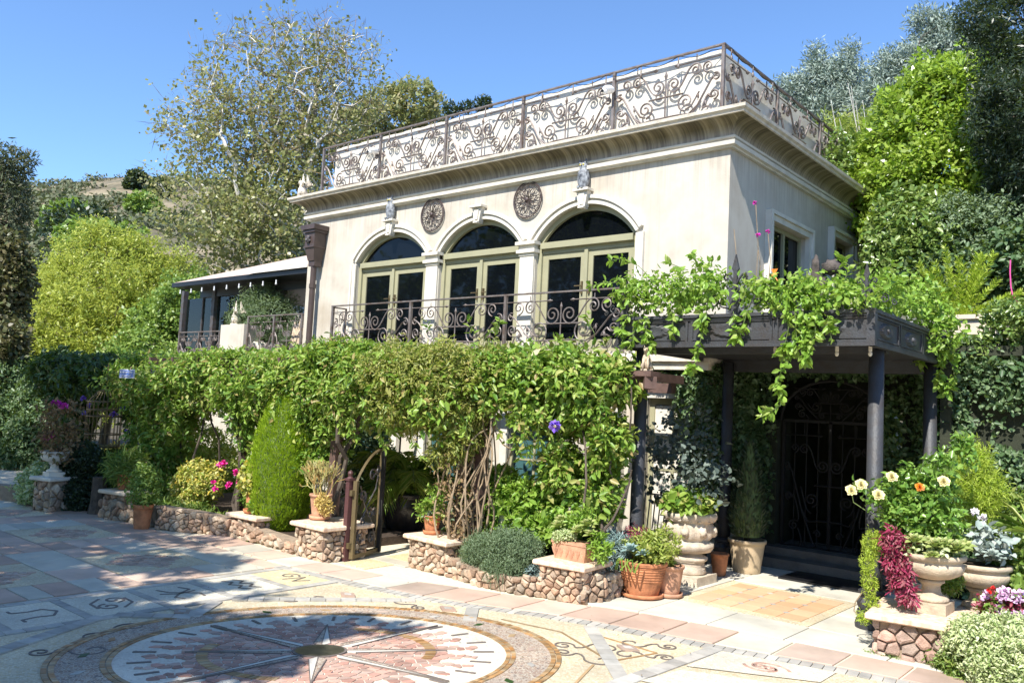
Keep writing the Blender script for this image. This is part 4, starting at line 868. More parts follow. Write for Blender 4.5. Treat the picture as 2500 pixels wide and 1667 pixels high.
for px in (490, 606): p = Y(px, 760, YL); m = MB(); m.bar((p[0], YL+.05, 2.3), (p[0], YL+.05, zr-.1), .04); build('mullion', m, 'iron', lg)
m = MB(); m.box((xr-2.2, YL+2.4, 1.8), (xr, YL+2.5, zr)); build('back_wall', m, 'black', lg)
m = MB(); m.box((xl+.1, YL-1, 2.15), (xr, YL+4, 2.3)); m.box((xl+.3, YL-.6, 0), (xr, YL+3.5, 2.15)); build('floor', m, 'stucco', lg)
q0 = Y(540, 790, YL-.7); q1 = Y(596, 800, YL-.7); m = MB(); m.box((q0[0], YL-.7, 2.0), (q1[0], YL-.3, Y(565, 792, YL-.7)[2])); build('pier', m, 'stucco', lg); pier_top = ((q0[0]+q1[0])/2-.22, YL-.5, Y(565, 792, YL-.7)[2])
for k, px in enumerate((436, 462, 488, 518, 548, 578, 606, 636, 668)):
    p = Y(px, 715, YL-.62); m = MB(); m.tube([(p[0], YL-.58, zr-.2), (p[0], YL-.58, zr-.25)], .014, 8); m.ball((p[0], YL-.58, zr-.275), (.02, .02, .026), 8, 6); build('eave_bulb', m, 'white_plastic', lg)
griffin(pier_top, .72, -1.7, 'gargoyle_statue', 'stone winged gargoyle sitting on the white pier of the porch')
a0 = Y(470, 800, YL-.6); a1 = Y(538, 800, YL-.6); w = a1[0]-Y(465, 800, YL-.6)[0]
railing('porch_railing', 'low iron railing left of the white pier on the porch', (Y(440, 800, YL-.6)[0], YL-.6, 2.35), (1, 0, 0), 2, (Y(538, 800, YL-.6)[0]-Y(440, 800, YL-.6)[0])/2, .68, .01, .018)
railing('porch_railing', 'tall iron scrollwork railing between the white pier and the house', (q1[0]+.02, YL-.62, 2.3), (1, 0, 0), 2, (xr-q1[0]-.05)/2, 1.0, .01, .02)
p = Y(520, 800, YL+.6); t = thing('table_lamp', 'cream table lamp standing behind the porch glass', 'lamp', (p[0], YL+.6, 2.3)); m = MB(); m.lathe([(.12, 0), (.1, .03), (.02, .05), (.03, .3), (.05, .4), (.02, .55), (.015, .72)], (p[0], YL+.6, 2.3), 12); build('base', m, 'tan_pot', t, smooth=True); m = MB(); m.lathe([(.24, .6), (.09, .95)], (p[0], YL+.6, 2.3), 20); build('shade', m, 'lamp_fabric', t, smooth=True)
# ================================================================ CANOPY over the entrance
CX0, CX1, CY0, CY1, CZ0, CZ1 = -4.72, -2.19, 7.17, 9.45, 2.4, 2.71
cn = thing('entrance_canopy', 'dark iron canopy with panelled fascia and climbing vines on four round columns', 'canopy', (-3.45, 8.2, 0))
m = MB(); m.box((CX0+.03, CY0+.03, CZ0+.04), (CX1-.03, CY1, CZ0+.1)); m.box((CX0+.03, CY0+.5, CZ0-.02), (CX1-.03, CY0+.58, CZ0+.039)); m.box((CX0+.03, CY1-.1, CZ0-.1), (CX1-.03, CY1, CZ0+.039)); build('deck', m, 'canopy_iron', cn)
def fascia(P, Lf, n, name, m0):
    """P(u,z,d): u along, d outwards"""
    m = MB(); q = lambda u0, u1, z0, z1, d0, d1: m.add([P(u0, z0, d0), P(u1, z0, d0), P(u1, z0, d1), P(u0, z0, d1), P(u0, z1, d0), P(u1, z1, d0), P(u1, z1, d1), P(u0, z1, d1)], [(3, 2, 1, 0), (4, 5, 6, 7), (0, 1, 5, 4), (1, 2, 6, 5), (2, 3, 7, 6), (3, 0, 4, 7)])
    q(0, Lf, CZ0+.03, CZ1-.03, -.03, 0); q(-.03, Lf+.03, CZ0, CZ0+.03, -.03, .03); q(-.03, Lf+.03, CZ1-.03, CZ1, -.03, .035); q(-.01, Lf+.01, CZ1-.055, CZ1-.031, 0, .018); q(-.01, Lf+.01, CZ0+.031, CZ0+.055, 0, .015)
    o = build(name, m, 'canopy_iron', cn)
    for i in range(n):
        u0, u1 = Lf*i/n+.03, Lf*(i+1)/n-.03; m2 = m; m = MB(); q(u0-.015, u0+.01, CZ0+.056, CZ1-.056, 0, .014); q(u1-.01, u1+.015, CZ0+.056, CZ1-.056, 0, .014)
        m.tube([P(u0, CZ0+.068, .008), P(u1, CZ0+.068, .008)], .007, 5); m.tube([P(u0, CZ1-.068, .008), P(u1, CZ1-.068, .008)], .007, 5)
        build('panel_frame', m, 'canopy_iron', o); m = MB(); uc = (u0+u1)/2; zc = (CZ0+CZ1)/2
        W2 = (u1-u0)*.27
        m.add([P(uc+W2*math.cos(2*PI*k/30), zc+.07*math.sin(2*PI*k/30), 0) for k in range(30)]+[P(uc+W2*.8*math.cos(2*PI*k/30)*(1-.1*(k % 2)), zc+.055*math.sin(2*PI*k/30)*(1-.15*(k % 2)), .022) for k in range(30)]+[P(uc, zc, .014)],
              [(k, (k+1) % 30, 30+(k+1) % 30, 30+k) for k in range(30)]+[(30+k, 30+(k+1) % 30, 60) for k in range(30)]); m.ball(P(uc, zc, .012), (.03, .02, .025), 8, 6)
        build('shell_rosette', m, 'canopy_iron', o)
fascia(lambda u, z, d: (CX0+u, CY0-d, z), CX1-CX0, 3, 'front_fascia', 0)
fascia(lambda u, z, d: (CX1+d, CY0+u, z), CY1-CY0, 3, 'side_fascia', 0)
m = MB(); m.box((CX0, CY0, CZ0), (CX0+.03, CY1, CZ1)); build('left_fascia', m, 'canopy_iron', cn)
m = MB(); m.box((CX1-.034, CY0-.033, CZ0+.001), (CX1+.033, CY0+.033, CZ1+.004)); build('corner_block', m, 'canopy_iron', cn)
def column(x, y, z1=CZ0, lab=None):
    m = MB(); m.lathe([(.074, .34), (.069, .5), (.063, z1-.001)], (x, y, 0), 20); o = build('column', m, 'canopy_iron', cn, smooth=True)
    m = MB(); m.lathe([(.135, 0), (.14, .05), (.13, .09), (.115, .1), (.13, .13), (.12, .165), (.1, .17), (.115, .2), (.125, .24), (.1, .27), (.095, .3), (.115, .31), (.115, .33), (.086, .345)], (x, y, 0), 24, rip=lambda a, i, z: .05*math.cos(a*12) if .16 < z < .28 else 0); build('column_base', m, 'canopy_iron', o, smooth=False)
column(-2.28, 7.6); column(-4.52, 7.38); column(-4.45, 9.22); column(-2.27, 9.36)
for k in range(4): p = (-3.1+.28*k, 7.36, CZ0-.03); m = MB(); m.tube([(p[0], p[1], CZ0+.04), p], .016, 6); m.ball((p[0], p[1], p[2]-.02), (.018, .018, .024), 8, 6); build('deck_bulb', m, 'pale_stone', cn)
# finials
def finial(x, y, s, parent):
    m = MB(); z = CZ1; P = lambda u, v, d=0: (x+u*s, y-d*s, z+v*s)
    m.prism([(-.07, .02), (0, -.02), (.07, .02), (.03, .06), (.085, .2), (.05, .24), (0, .215), (-.05, .24), (-.085, .2), (-.03, .06)], lambda p: P(p[0], p[1]), lambda p: P(p[0], p[1], .03))
    m.prism([(-.012, .2), (.012, .2), (.02, .4), (.035, .42), (0, .56), (-.035, .42), (-.02, .4)], lambda p: P(p[0], p[1], .005), lambda p: P(p[0], p[1], .03))
    for q in (1, -1):
        k = [(q*(.01+.0*i), .28) for i in range(1)]+[(q*.035, .33), (q*.07, .37), (q*.1, .375), (q*.115, .345), (q*.1, .32), (q*.08, .33), (q*.085, .345)]
        m.tube([P(u, v, .015) for u, v in k], .011*s, 5)
        m.tube([P(u, v, .015) for u, v in [(q*.01, .25), (q*.05, .235), (q*.09, .26), (q*.075, .28)]], .008*s, 5)
        sp = spr((q*.2, .12), .06, PI/2, 1.3, -q); m.tube([P(u, v, .01) for u, v in sp], .008*s, 5); sp = spr((q*.32, .07), .04, PI/2, 1.2, q); m.tube([P(u, v, .01) for u, v in sp], .007*s, 5)
        m.tube([P(q*.06, .05, .01), P(q*.14, .07, .01), P(q*.2, .18, .01)], .008*s, 5)
    m.tube([P(-.012, .1, .032), P(.015, .12, .034), P(.0, .15, .034), P(-.012, .13, .034)], .006*s, 4); build('finial', m, 'canopy_iron', parent)
finial(Y(1795, 700, CY0)[0], CY0+.02, 1.0, cn); finial(-4.62, CY0+.02, .75, cn)
finial(-2.24, CY0+.02, .7, cn)
# carved figurehead among the vines on the canopy
p = Y(2012, 660, 7.6); t = thing('winged_figurine', 'dark weathered winged figure standing among the canopy vines', 'statue', (p[0], 7.6, 2.5)); m = MB()
x, y, z = p[0], 7.6, 2.5
m.lathe([(.05, 0), (.055, .2), (.04, .38), (.055, .5), (.045, .58), (.02, .62)], (x-.02, y, z), 10, rip=lambda a, i, zz: .15*math.sin(a*5+zz*30)); m.ball((x+.07, y-.02, z+.66), (.085, .07, .07), 10, 8, .5); build('body', m, 'aged_wood', t, smooth=True)
m = MB(); m.ball((x-.09, y+.03, z+.64), (.045, .02, .15), 10, 8, .4); m.tube([(x-.08, y, z+.5), (x-.06, y, z+.3), (x-.02, y, z+.2)], .03, 7); build('wing', m, 'aged_wood', t, smooth=True)
# ================================================================ ENTRANCE GATE, side wall and things under the canopy
ge = thing('entrance_gateway', 'dark recessed gateway with an iron gate between stone piers under the canopy', 'gateway', (-3.4, 10.3, 0))
m = MB(); m.box((-4.6, 9.62, 0), (-2.2, 10.2, .13)); m.box((-4.6, 9.9, .13), (-2.2, 10.7, .22)); build('step', m, 'dark_stone', ge)
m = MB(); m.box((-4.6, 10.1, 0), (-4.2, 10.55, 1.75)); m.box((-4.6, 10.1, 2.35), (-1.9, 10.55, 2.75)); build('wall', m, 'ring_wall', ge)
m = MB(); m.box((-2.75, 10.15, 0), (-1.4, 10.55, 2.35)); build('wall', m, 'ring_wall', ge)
g = MB(); x0, x1, z0, z1, y = -4.15, -3.0, .22, 1.75, 10.2
for a, b in (((x0, z0), (x0, z1)), ((x1, z0), (x1, z1+.0)), ((x0, z1), (x1, z1)), ((x0, z0), (x1, z0)), (((x0+x1)/2, z0), ((x0+x1)/2, z1))): g.bar((a[0], y, a[1]), (b[0], y, b[1]), .035, up=(0, 1, 0))
for i in range(1, 8): xx = x0+(x1-x0)*i/8; g.tube([(xx, y, z0), (xx, y, z1)], .008, 5)
gt = build('iron_gate', g, 'dark_iron', ge); m1, m2 = scroll_panel(x1-x0-.04, z1-z0-.05, lambda u, z: (x0+.02+u, y-.02, z0+.02+z), .011); build('gate_scrolls', m1, 'dark_iron', gt)
m = MB(); m.tube([((x0+x1)/2+.62*math.cos(PI*i/16), y, z1+.5*math.sin(PI*i/16)) for i in range(17)], .02, 6); m1, m2 = scroll_panel(.9, .42, lambda u, z: (x0+.12+u, y-.01, z1+.02+z), .009); build('arch_frame', m, 'dark_iron', gt); build('arch_scrolls', m1, 'dark_iron', gt)
m = MB(); m.box((-3.7, 9.02, .021), (-2.65, 9.58, .04)); build('door_mat', m, 'black', label='black rubber door mat in front of the entrance step', category='door mat')
# garden wall beyond the gate
m = MB(); m.box((-6.0, 13.2, -.05), (0, 13.5, 1.35)); wl = build('garden_wall', m, 'cast_stone', label='sunlit tan garden wall seen through the iron gate', category='wall')
m = MB(); m.box((-4.6, 10.56, -.04), (0, 13.2, -.01)); build('courtyard', m, 'limestone', **KS)
m = MB(); m.box((-4.59, 9.46, 2.5), (-1.4, 12.4, 2.6)); m.box((-2.2, 9.46, .0), (-2.1, 12.4, 2.5)); m.box((-4.59, 10.56, 0), (-4.5, 12.4, 2.5)); m.box((-4.5, 12.3, 0), (-3.75, 12.4, 2.5)); m.box((-2.9, 12.3, 0), (-2.2, 12.4, 2.5)); m.box((-3.75, 12.3, 1.95), (-2.9, 12.4, 2.5)); build('gateway_light_block', m, 'ring_wall', ge)  # roof and walls added behind the gate to keep daylight out of the entrance
# ================================================================ STONE WORK
def stone_face(parent, p0, p1, h0, h1, s, seed, mat='rubble', nout=None, z0=0., name='stone', proud=.035, maxn=300, jit=.44, asp=1.75, rag=0.):
    """irregular rubble stones on a vertical face p0->p1 (2-D), height h0..h1; each stone is an object"""
    p0 = np.array(p0, float); p1 = np.array(p1, float); d = p1-p0; Lw = np.linalg.norm(d); d /= Lw; nn = np.array([d[1], -d[0]]); H = max(h0, h1); r = random.Random(seed); cnt = 0; ex = MB(); b = Vector((*p0, 0))
    for c, P in cells(0, Lw, z0, H, s, jit, asp, seed, .13):
        hh = h0+(h1-h0)*c[0]/Lw
        if c[1] > hh-s*.1: continue
        P = [(q[0], min(q[1], hh+r.uniform(-.01, .015)*1)) for q in P]
        k = len(P); cx, cy = c; pr = proud*r.uniform(.5, 1.3); tx, tz = r.uniform(-.3, .3), r.uniform(-.3, .4); rg = lambda a: r.uniform(.93, 1.0)
        f = lambda u, z, o: (p0[0]+d[0]*u+nn[0]*o, p0[1]+d[1]*u+nn[1]*o, z)
        A = [f(cx+(q[0]-cx)*rg(0), cy+(q[1]-cy)*rg(0), -.01) for q in P]; B = [f(cx+(q[0]-cx)*.93, cy+(q[1]-cy)*.93, pr*.62+tx*(q[0]-cx)+tz*(q[1]-cy)*.5) for q in P]; C = [f(cx+(q[0]-cx)*.6, cy+(q[1]-cy)*.6, pr+tx*(q[0]-cx)*.8+tz*(q[1]-cy)*.4) for q in P]
        m = ex if cnt >= maxn else MB()
        m.add(A+B+C, [(i, (i+1) % k, k+(i+1) % k, k+i) for i in range(k)]+[(k+i, k+(i+1) % k, 2*k+(i+1) % k, 2*k+i) for i in range(k)]+[tuple(range(2*k, 3*k))])
        if cnt < maxn: build(name, m, mat, parent)
        cnt += 1
    if ex.v: build(name+'_rubble', ex, mat, parent, kind='stuff')
    return cnt
def planter(name, label, pts, h, thick, s, seed, hs=None, maxn=120):
    t = thing(name, label, 'planter wall', (*pts[0], 0)); m = MB()
    for i in range(len(pts)-1):
        a = np.array(pts[i], float); b = np.array(pts[i+1], float); d = (b-a)/np.linalg.norm(b-a); n = np.array([-d[1], d[0]])*thick; h0, h1 = (h, h) if hs is None else (hs[i], hs[i+1])
        a2 = a+np.array([-d[1], d[0]])*.012; b2 = b+np.array([-d[1], d[0]])*.012
        q = [tuple(a2), tuple(b2), tuple(b2+n), tuple(a2+n)]; m.add([(*p, -.02) for p in q]+[(q[0][0], q[0][1], h0-.015), (q[1][0], q[1][1], h1-.015), (q[2][0], q[2][1], h1-.015), (q[3][0], q[3][1], h0-.015)], [(3, 2, 1, 0), (4, 5, 6, 7), (0, 1, 5, 4), (1, 2, 6, 5), (2, 3, 7, 6), (3, 0, 4, 7)])
    build('core', m, 'mortar', t); per = max(20, maxn//(len(pts)-1))
    for i in range(len(pts)-1): h0, h1 = (h, h) if hs is None else (hs[i], hs[i+1]); stone_face(t, pts[i], pts[i+1], h0, h1, s, seed+i, maxn=per)
    return t
def pier(name, label, cx, cy, w, d, h, s, seed, rot=0., cap=(.03, .05), mat='rubble', capmat='travertine', maxn=150):
    t = thing(name, label, 'pier', (cx, cy, 0)); ca, sa = math.cos(rot), math.sin(rot); R2 = lambda x, y: (cx+x*ca-y*sa, cy+x*sa+y*ca)
    m = MB(); q = [R2(-w/2+.012, -d/2+.012), R2(w/2-.012, -d/2+.012), R2(w/2-.012, d/2), R2(-w/2+.012, d/2)]; m.slab(q, -.02, h); build('core', m, 'mortar', t)
    c = [R2(-w/2, -d/2), R2(w/2, -d/2), R2(w/2, d/2), R2(-w/2, d/2)]
    stone_face(t, c[0], c[1], h, h, s, seed, mat, maxn=maxn); stone_face(t, c[1], c[2], h, h, s, seed+1, mat, maxn=maxn); stone_face(t, c[3], c[0], h, h, s, seed+2, mat, maxn=60)
    o = cap[0]+.03; m = MB(); e = [R2(-w/2-o, -d/2-o), R2(w/2+o, -d/2-o), R2(w/2+o, d/2+o), R2(-w/2-o, d/2+o)]; k = .85
    def lay(e, f): return [(cx+(p[0]-cx)*f, cy+(p[1]-cy)*f) for p in e]
    zz = [h+.001, h+.012, h+cap[1]-.012, h+cap[1]]; ff = [.96, 1, 1, .96]; vs = []
    for z, f in zip(zz, ff): vs += [(*p, z) for p in lay(e, f)]
    m.add(vs, [(i*4+j, i*4+(j+1) % 4, i*4+4+(j+1) % 4, i*4+4+j) for i in range(3) for j in range(4)]+[(3, 2, 1, 0), (12, 13, 14, 15)]); build('cap_stone', m, capmat, t); return t
planter('planter_wall', 'long low rubble stone planter wall left of the little garden gate', [(-10.1, 5.2), (-9.5, 5.5), (-9.12, 5.62), (-8.46, 5.66), (-7.66, 5.62)], .17, .16, .054, 40, hs=[.3, .26, .22, .16, .14], maxn=290)
pier('stone_pier', 'rubble stone pier with pale cap left of the open garden gate', -7.47, 5.86, .5, .56, .33, .053, 60, rot=-.02)
pier('stone_pier', 'rubble stone pier with pale cap right of the open garden gate', -6.27, 6.36, .56, .36, .3, .053, 70, rot=-.05)
planter('planter_wall', 'low rubble stone planter wall under the blue-green rosemary', [(-5.98, 6.2), (-5.5, 6.1), (-5.05, 6.14), (-4.78, 6.22)], .17, .15, .054, 80, hs=[.2, .16, .17, .2], maxn=200)
pier('stone_pier', 'rubble stone pier carrying the terracotta trough, at the rounded planter corner', -4.62, 6.45, .44, .4, .3, .053, 90, rot=.08)
planter('planter_wall', 'short rubble planter wall curving back beside the large terracotta pot', [(-4.4, 6.3), (-4.3, 6.48), (-4.34, 6.8), (-4.5, 7.1)], .26, .15, .062, 95, hs=[.28, .27, .25, .25], maxn=140)
pier('stone_pier', 'low rubble pier carrying the terracotta pot of red geraniums', -8.95, 5.85, .5, .3, .24, .062, 100, rot=.05)
pier('stone_pier', 'shaded rubble pier behind the tall terracotta pot at the far left', -11.05, 5.25, .42, .36, .34, .07, 110, rot=.2, capmat='stone_cap')
planter('planter_wall', 'shaded rubble planter wall at the far left below the vines', [(-11.35, 5.05), (-10.9, 5.12), (-10.25, 5.25)], .26, .2, .075, 120, maxn=120)
pier('stone_pier', 'stout rubble pedestal under the front stone urn by the canopy column', -1.72, 7.1, .62, .56, .28, .066, 130, rot=.12, mat='rubble_near', cap=(.05, .055))
pier('stone_pier', 'far pale rubble pier carrying the white urn at the left edge', -12.25, 4.78, .3, .3, .42, .07, 140, rot=.3, capmat='white_trim')
m = MB(); m.box((-1.42, 7.3, 0), (-.2, 8.6, .24)); build('planter_ledge', m, 'limestone', label='pale stone ledge behind the variegated shrub, under the rear urn', category='ledge')
# soil behind the planter walls
m = MB(); m.slab([(-12.2, 5.3), (-10.2, 5.4), (-9.1, 5.72), (-7.7, 5.7), (-7.64, 9.3), (-12.6, 9.3)], -.01, .1); m.slab([(-5.96, 6.3), (-5.5, 6.2), (-4.85, 6.3), (-4.6, 7.0), (-4.7, 9.3), (-6.4, 9.3)], -.01, .11); build('garden_bed', m, 'soil', label='dark garden bed soil behind the planter walls', category='soil', kind='stuff')
# ================================================================ POTS, URNS
def pot(x, y, z, r, h, mat, name, label, cat='pot', saucer=True, taper=.7, rim=.12, ribs=False, soil=True, n=28):
    t = thing(name, label, cat, (x, y, z)); z0 = .03 if saucer else 0; m = MB(); rb = r*taper; rh = h*rim; k = []
    body = [(rb*.96, z0), (rb, z0+.01)]
    for i in range(1, 9): f = i/8; body.append((rb+(r*.93-rb)*f, z0+.01+(h-rh-.01)*f))
    if ribs:
        body = [(rb, z0)]
        for i in range(1, 22): f = i/22; body.append((rb+(r*.95-rb)*f+(.006 if i > 9 and i % 2 else 0), z0+(h-rh)*f))
    body += [(r*.94, z0+h-rh), (r*1.0, z0+h-rh+.004), (r*1.02, z0+h-.01), (r*1.0, z0+h), (r*.9, z0+h), (r*.88, z0+h-.04)]
    m.lathe(body, (x, y, z), n); build('body', m, mat, t, smooth=not ribs)
    if saucer: m = MB(); m.lathe([(rb*1.05, 0), (rb*1.3, .012), (rb*1.34, .045), (rb*1.28, .045), (rb*1.2, .02), (0, .02)], (x, y, z), n); build('saucer', m, mat, t, smooth=True)
    if soil: m = MB(); m.lathe([(r*.885, z0+h-.035), (0, z0+h-.03)], (x, y, z), n); build('soil', m, 'soil', t)
    return t
GP = {}
def gpos(px, py, z): p = G(px, py, z); return p[0], p[1]
x, y = -7.68, 5.84; GP['fire'] = (x, y); pot(x, y, .385, .125, .25, 'terracotta_pink', 'terracotta_pot', 'pink terracotta pot of firestick plant on the pier left of the gate')
x, y = gpos(1040, 1418, .35); x, y = -6.42, 6.36; GP['small'] = (x, y); pot(x, y, .35, .1, .17, 'terracotta', 'terracotta_pot', 'small terracotta pot on the pier right of the gate')
x, y = gpos(1560, 1462, 0); GP['big'] = (x, y+.05); pot(x, y+.05, .02, .235, .31, 'terracotta', 'terracotta_pot', 'large ribbed terracotta pot of succulents on a saucer at the planter corner', ribs=True, taper=.66)
GP['ger'] = (-9.0, 5.87); pot(-9.0, 5.87, .295, .125, .22, 'terracotta', 'terracotta_pot', 'terracotta pot of pink geraniums between yellow shrub and cypress', rim=.05, taper=.85)
x, y = gpos(345, 1292, 0); GP['tall'] = (x, y); pot(x, y, 0, .12, .31, 'terracotta', 'terracotta_pot', 'tall terracotta pot standing on the shaded driveway', taper=.75, saucer=False, rim=.16)
GP['left'] = (-11.1, 5.25); pot(-11.1, 5.25, .39, .13, .2, 'terracotta', 'terracotta_pot', 'shaded terracotta pot on the far left rubble pier', taper=.75, saucer=False, rim=.2)
x, y = gpos(1822, 1400, 0); GP['conifer'] = (x, y); pot(x, y, .02, .21, .37, 'tan_pot', 'tan_pot', 'large plain tan pot with a small conifer under the canopy', taper=.72, saucer=False)
GP['pinkpot'] = (-3.98, 7.15); pot(-4.02, 7.2, .02, .14, .27, 'terracotta_pink', 'terracotta_pot', 'slim pink terracotta pot between the large ribbed pot and the carved urn', taper=.7)
pot(-4.22, 7.0, .02, .15, .22, 'pale_stone', 'stone_pot', 'squat weathered grey pot partly behind the large ribbed pot', taper=.8, saucer=False)
x, y = -4.2, 8.62; pot(x, y, .02, .1, .24, 'terracotta', 'terracotta_pot', 'terracotta pot in shade just behind the carved urn', taper=.7, saucer=False)
x, y = gpos(985, 1308, 0); GP['black'] = (x, y); t = thing('black_jar', 'big dark glazed jar with broad leaves behind the garden gate', 'pot', (x, y, 0)); m = MB(); m.lathe([(.17, 0), (.19, .02), (.26, .15), (.32, .33), (.335, .43), (.31, .5), (.325, .53), (.34, .55), (.33, .57), (.29, .57), (.28, .52), (0, .5)], (x, y, 0), 32); build('body', m, 'black_pot', t, smooth=True)
x, y = gpos(918, 1300, 0); GP['jar'] = (x, y); t = thing('tan_jar', 'round tan clay jar seen through the garden gate', 'pot', (x, y, 0)); m = MB(); m.lathe([(.14, 0), (.2, .08), (.27, .25), (.29, .38), (.25, .5), (.2, .56), (.22, .6), (.2, .62), (.17, .6)], (x, y, 0), 32); m.tube([(x+.25*math.cos(a), y+.25*math.sin(a), .49+.01*math.sin(a*12)) for a in [2*PI*i/30 for i in range(31)]], .012, 5); build('body', m, 'tan_pot', t, smooth=True)
p = (-5.75, 6.85); t = thing('white_pot', 'white marbled pot half hidden behind the dry vine stems', 'pot', (*p, .11)); m = MB(); m.lathe([(.1, 0), (.13, .05), (.15, .25), (.16, .28), (.165, .32), (.14, .32), (.13, .28)], (*p, .3), 20); build('body', m, 'white_trim', t, smooth=True); m = MB(); m.box((p[0]-.12, p[1]-.12, .1), (p[0]+.12, p[1]+.12, .299)); build('foot', m, 'pale_stone', t)
# terracotta trough with relief
xc, yc, z = -4.62, 6.47, .35; GP['trough'] = (xc, yc); t = thing('terracotta_trough', 'rectangular terracotta trough with moulded leaf relief on the corner pier', 'planter', (xc, yc, z)); m = MB(); w, d, h = .2, .1, .17
m.add([(xc+sx*w*k, yc+sy*d*k, z+zz) for zz, k in ((0, .84), (h, 1), (h+.001, .88)) for sx, sy in ((-1, -1), (1, -1), (1, 1), (-1, 1))], [(3, 2, 1, 0)]+[(i*4+j, i*4+(j+1) % 4, i*4+4+(j+1) % 4, i*4+4+j) for i in range(2) for j in range(4)]+[(8, 9, 10, 11)]); build('body', m, 'terracotta_pink', t)
m = MB()
for i in range(6):
    xx = xc-w*.8+w*1.6*i/5
    for q in (-.02, 0, .02): m.tube([(xx, yc-d*.86, z+.02), (xx+q, yc-d*.93, z+.07), (xx+q*1.6, yc-d*1.0, z+.11)], [.004, .008, .003], 4)
m.box((xc-w*1.02, yc-d*1.03, z+h-.025), (xc+w*1.02, yc-d*.96, z+h-.003)); build('relief', m, 'terracotta_pink', t)
def urn(x, y, z, s, name, label, mat='cast_stone', sq=1.0, swags=True):
    t = thing(name, label, 'urn', (x, y, z)); m = MB(); m.box((x-.17*s, y-.17*s, z), (x+.17*s, y+.17*s, z+.1*s)); build('plinth', m, mat, t)
    m = MB(); m.lathe([(.155, .1), (.16, .13), (.14, .15), (.1, .165), (.085, .2), (.08, .24), (.1, .27), (.12, .28), (.12, .3), (.1, .31)], (0, 0, 0), 28); m.xf(Matrix.Translation((x, y, z)) @ Matrix.Scale(s, 4)); build('foot', m, mat, t, smooth=True)
    m = MB(); m.lathe([(.1, .31), (.18, .33), (.25, .37), (.285, .43), (.285, .47), (.27, .475), (.27, .5), (.3, .51), (.31, .54), (.3, .56), (.27, .56), (.25, .53)], (0, 0, 0), 48, rip=lambda a, i, zz: .035*abs(math.sin(a*7)) if .34 < zz < .47 else 0); m.xf(Matrix.Translation((x, y, z)) @ Matrix.Scale(s, 4)); build('bowl', m, mat, t, smooth=True)
    m = MB(); m.lathe([(.26*s, .535*s), (0, .55*s)], (x, y, z), 24); build('soil', m, 'soil', t); return t
urn(-1.72, 7.18, .336, .8, 'stone_urn', 'wide stone urn of aeoniums on the rubble pedestal, nearest the camera')
urn(-1.5, 7.75, .24, .78, 'stone_urn', 'second stone urn further back, holding pale grey succulents')
urn(-12.25, 4.78, .47, .62, 'white_urn', 'white urn on a far pier at the left edge with magenta flowers', 'white_trim')
# carved barrel urn left of the entrance
x, y = -4.26, 8.02; GP['carved'] = (x, y); t = thing('carved_urn', 'tall carved cream stone urn with faces beside the entrance tiles', 'urn', (x, y, .02)); m = MB(); m.box((x-.22, y-.22, .02), (x+.22, y+.22, .11)); build('plinth', m, 'cream_stone', t)
m = MB(); m.lathe([(.17, .11), (.19, .13), (.175, .16), (.18, .175), (.16, .19), (.17, .21), (.16, .23), (.19, .25), (.2, .28), (.13, .31), (.15, .325)], (x, y, 0), 28); build('foot', m, 'cream_stone', t, smooth=True)
m = MB(); m.lathe([(.15, .325), (.22, .345), (.25, .39), (.25, .43), (.2, .455), (.21, .47), (.235, .5), (.245, .56), (.235, .62), (.225, .64), (.25, .655), (.28, .69), (.285, .72), (.27, .745), (.24, .745), (.23, .7), (0, .69)], (x, y, 0), 60, rip=lambda a, i, z: (.03*abs(math.sin(a*6)) if .34 < z < .44 else .09*math.sin(a*8)*math.sin(a*3+2) if .46 < z < .63 else .03*math.sin(a*10) if z > .65 else 0)); build('body', m, 'cream_stone', t, smooth=True)
m = MB()
for k in range(8):
    a = 2*PI*k/8+.3; c = (x+.245*math.cos(a), y+.245*math.sin(a)); m.ball((c[0], c[1], .56), (.045, .045, .055), 8, 6, .7); m.ball((x+.265*math.cos(a), y+.265*math.sin(a), .54), (.015, .015, .02), 6, 4)
    for q in (-.28, .28): m.tube([(x+.26*math.cos(a+q*f), y+.26*math.sin(a+q*f), .71-.05*math.sin(PI*f*.5)) for f in (0, .3, .6, 1)], .012, 5)
build('carving', m, 'cream_stone', t, smooth=True)
# planter box with fern high on the right
p = Y(2380, 792, 10.7); t = thing('planter_box', 'pink stone trough of foxtail fern on top of the ivy wall', 'planter', (p[0], 10.7, 2.8)); x0, x1 = Y(2322, 790, 10.7)[0], Y(2436, 790, 10.7)[0]; z0, z1 = Y(2380, 816, 10.7)[2], Y(2380, 768, 10.7)[2]
m = MB(); m.box((x0+.02, 10.7, z0), (x1-.02, 11.05, z1-.05)); build('body', m, 'stone_cap', t); m = MB(); m.box((x0-.02, 10.66, z1-.05), (x1+.02, 11.1, z1)); build('rim', m, 'stone_cap', t); GP['fern'] = ((x0+x1)/2-.2, 10.85, z1)
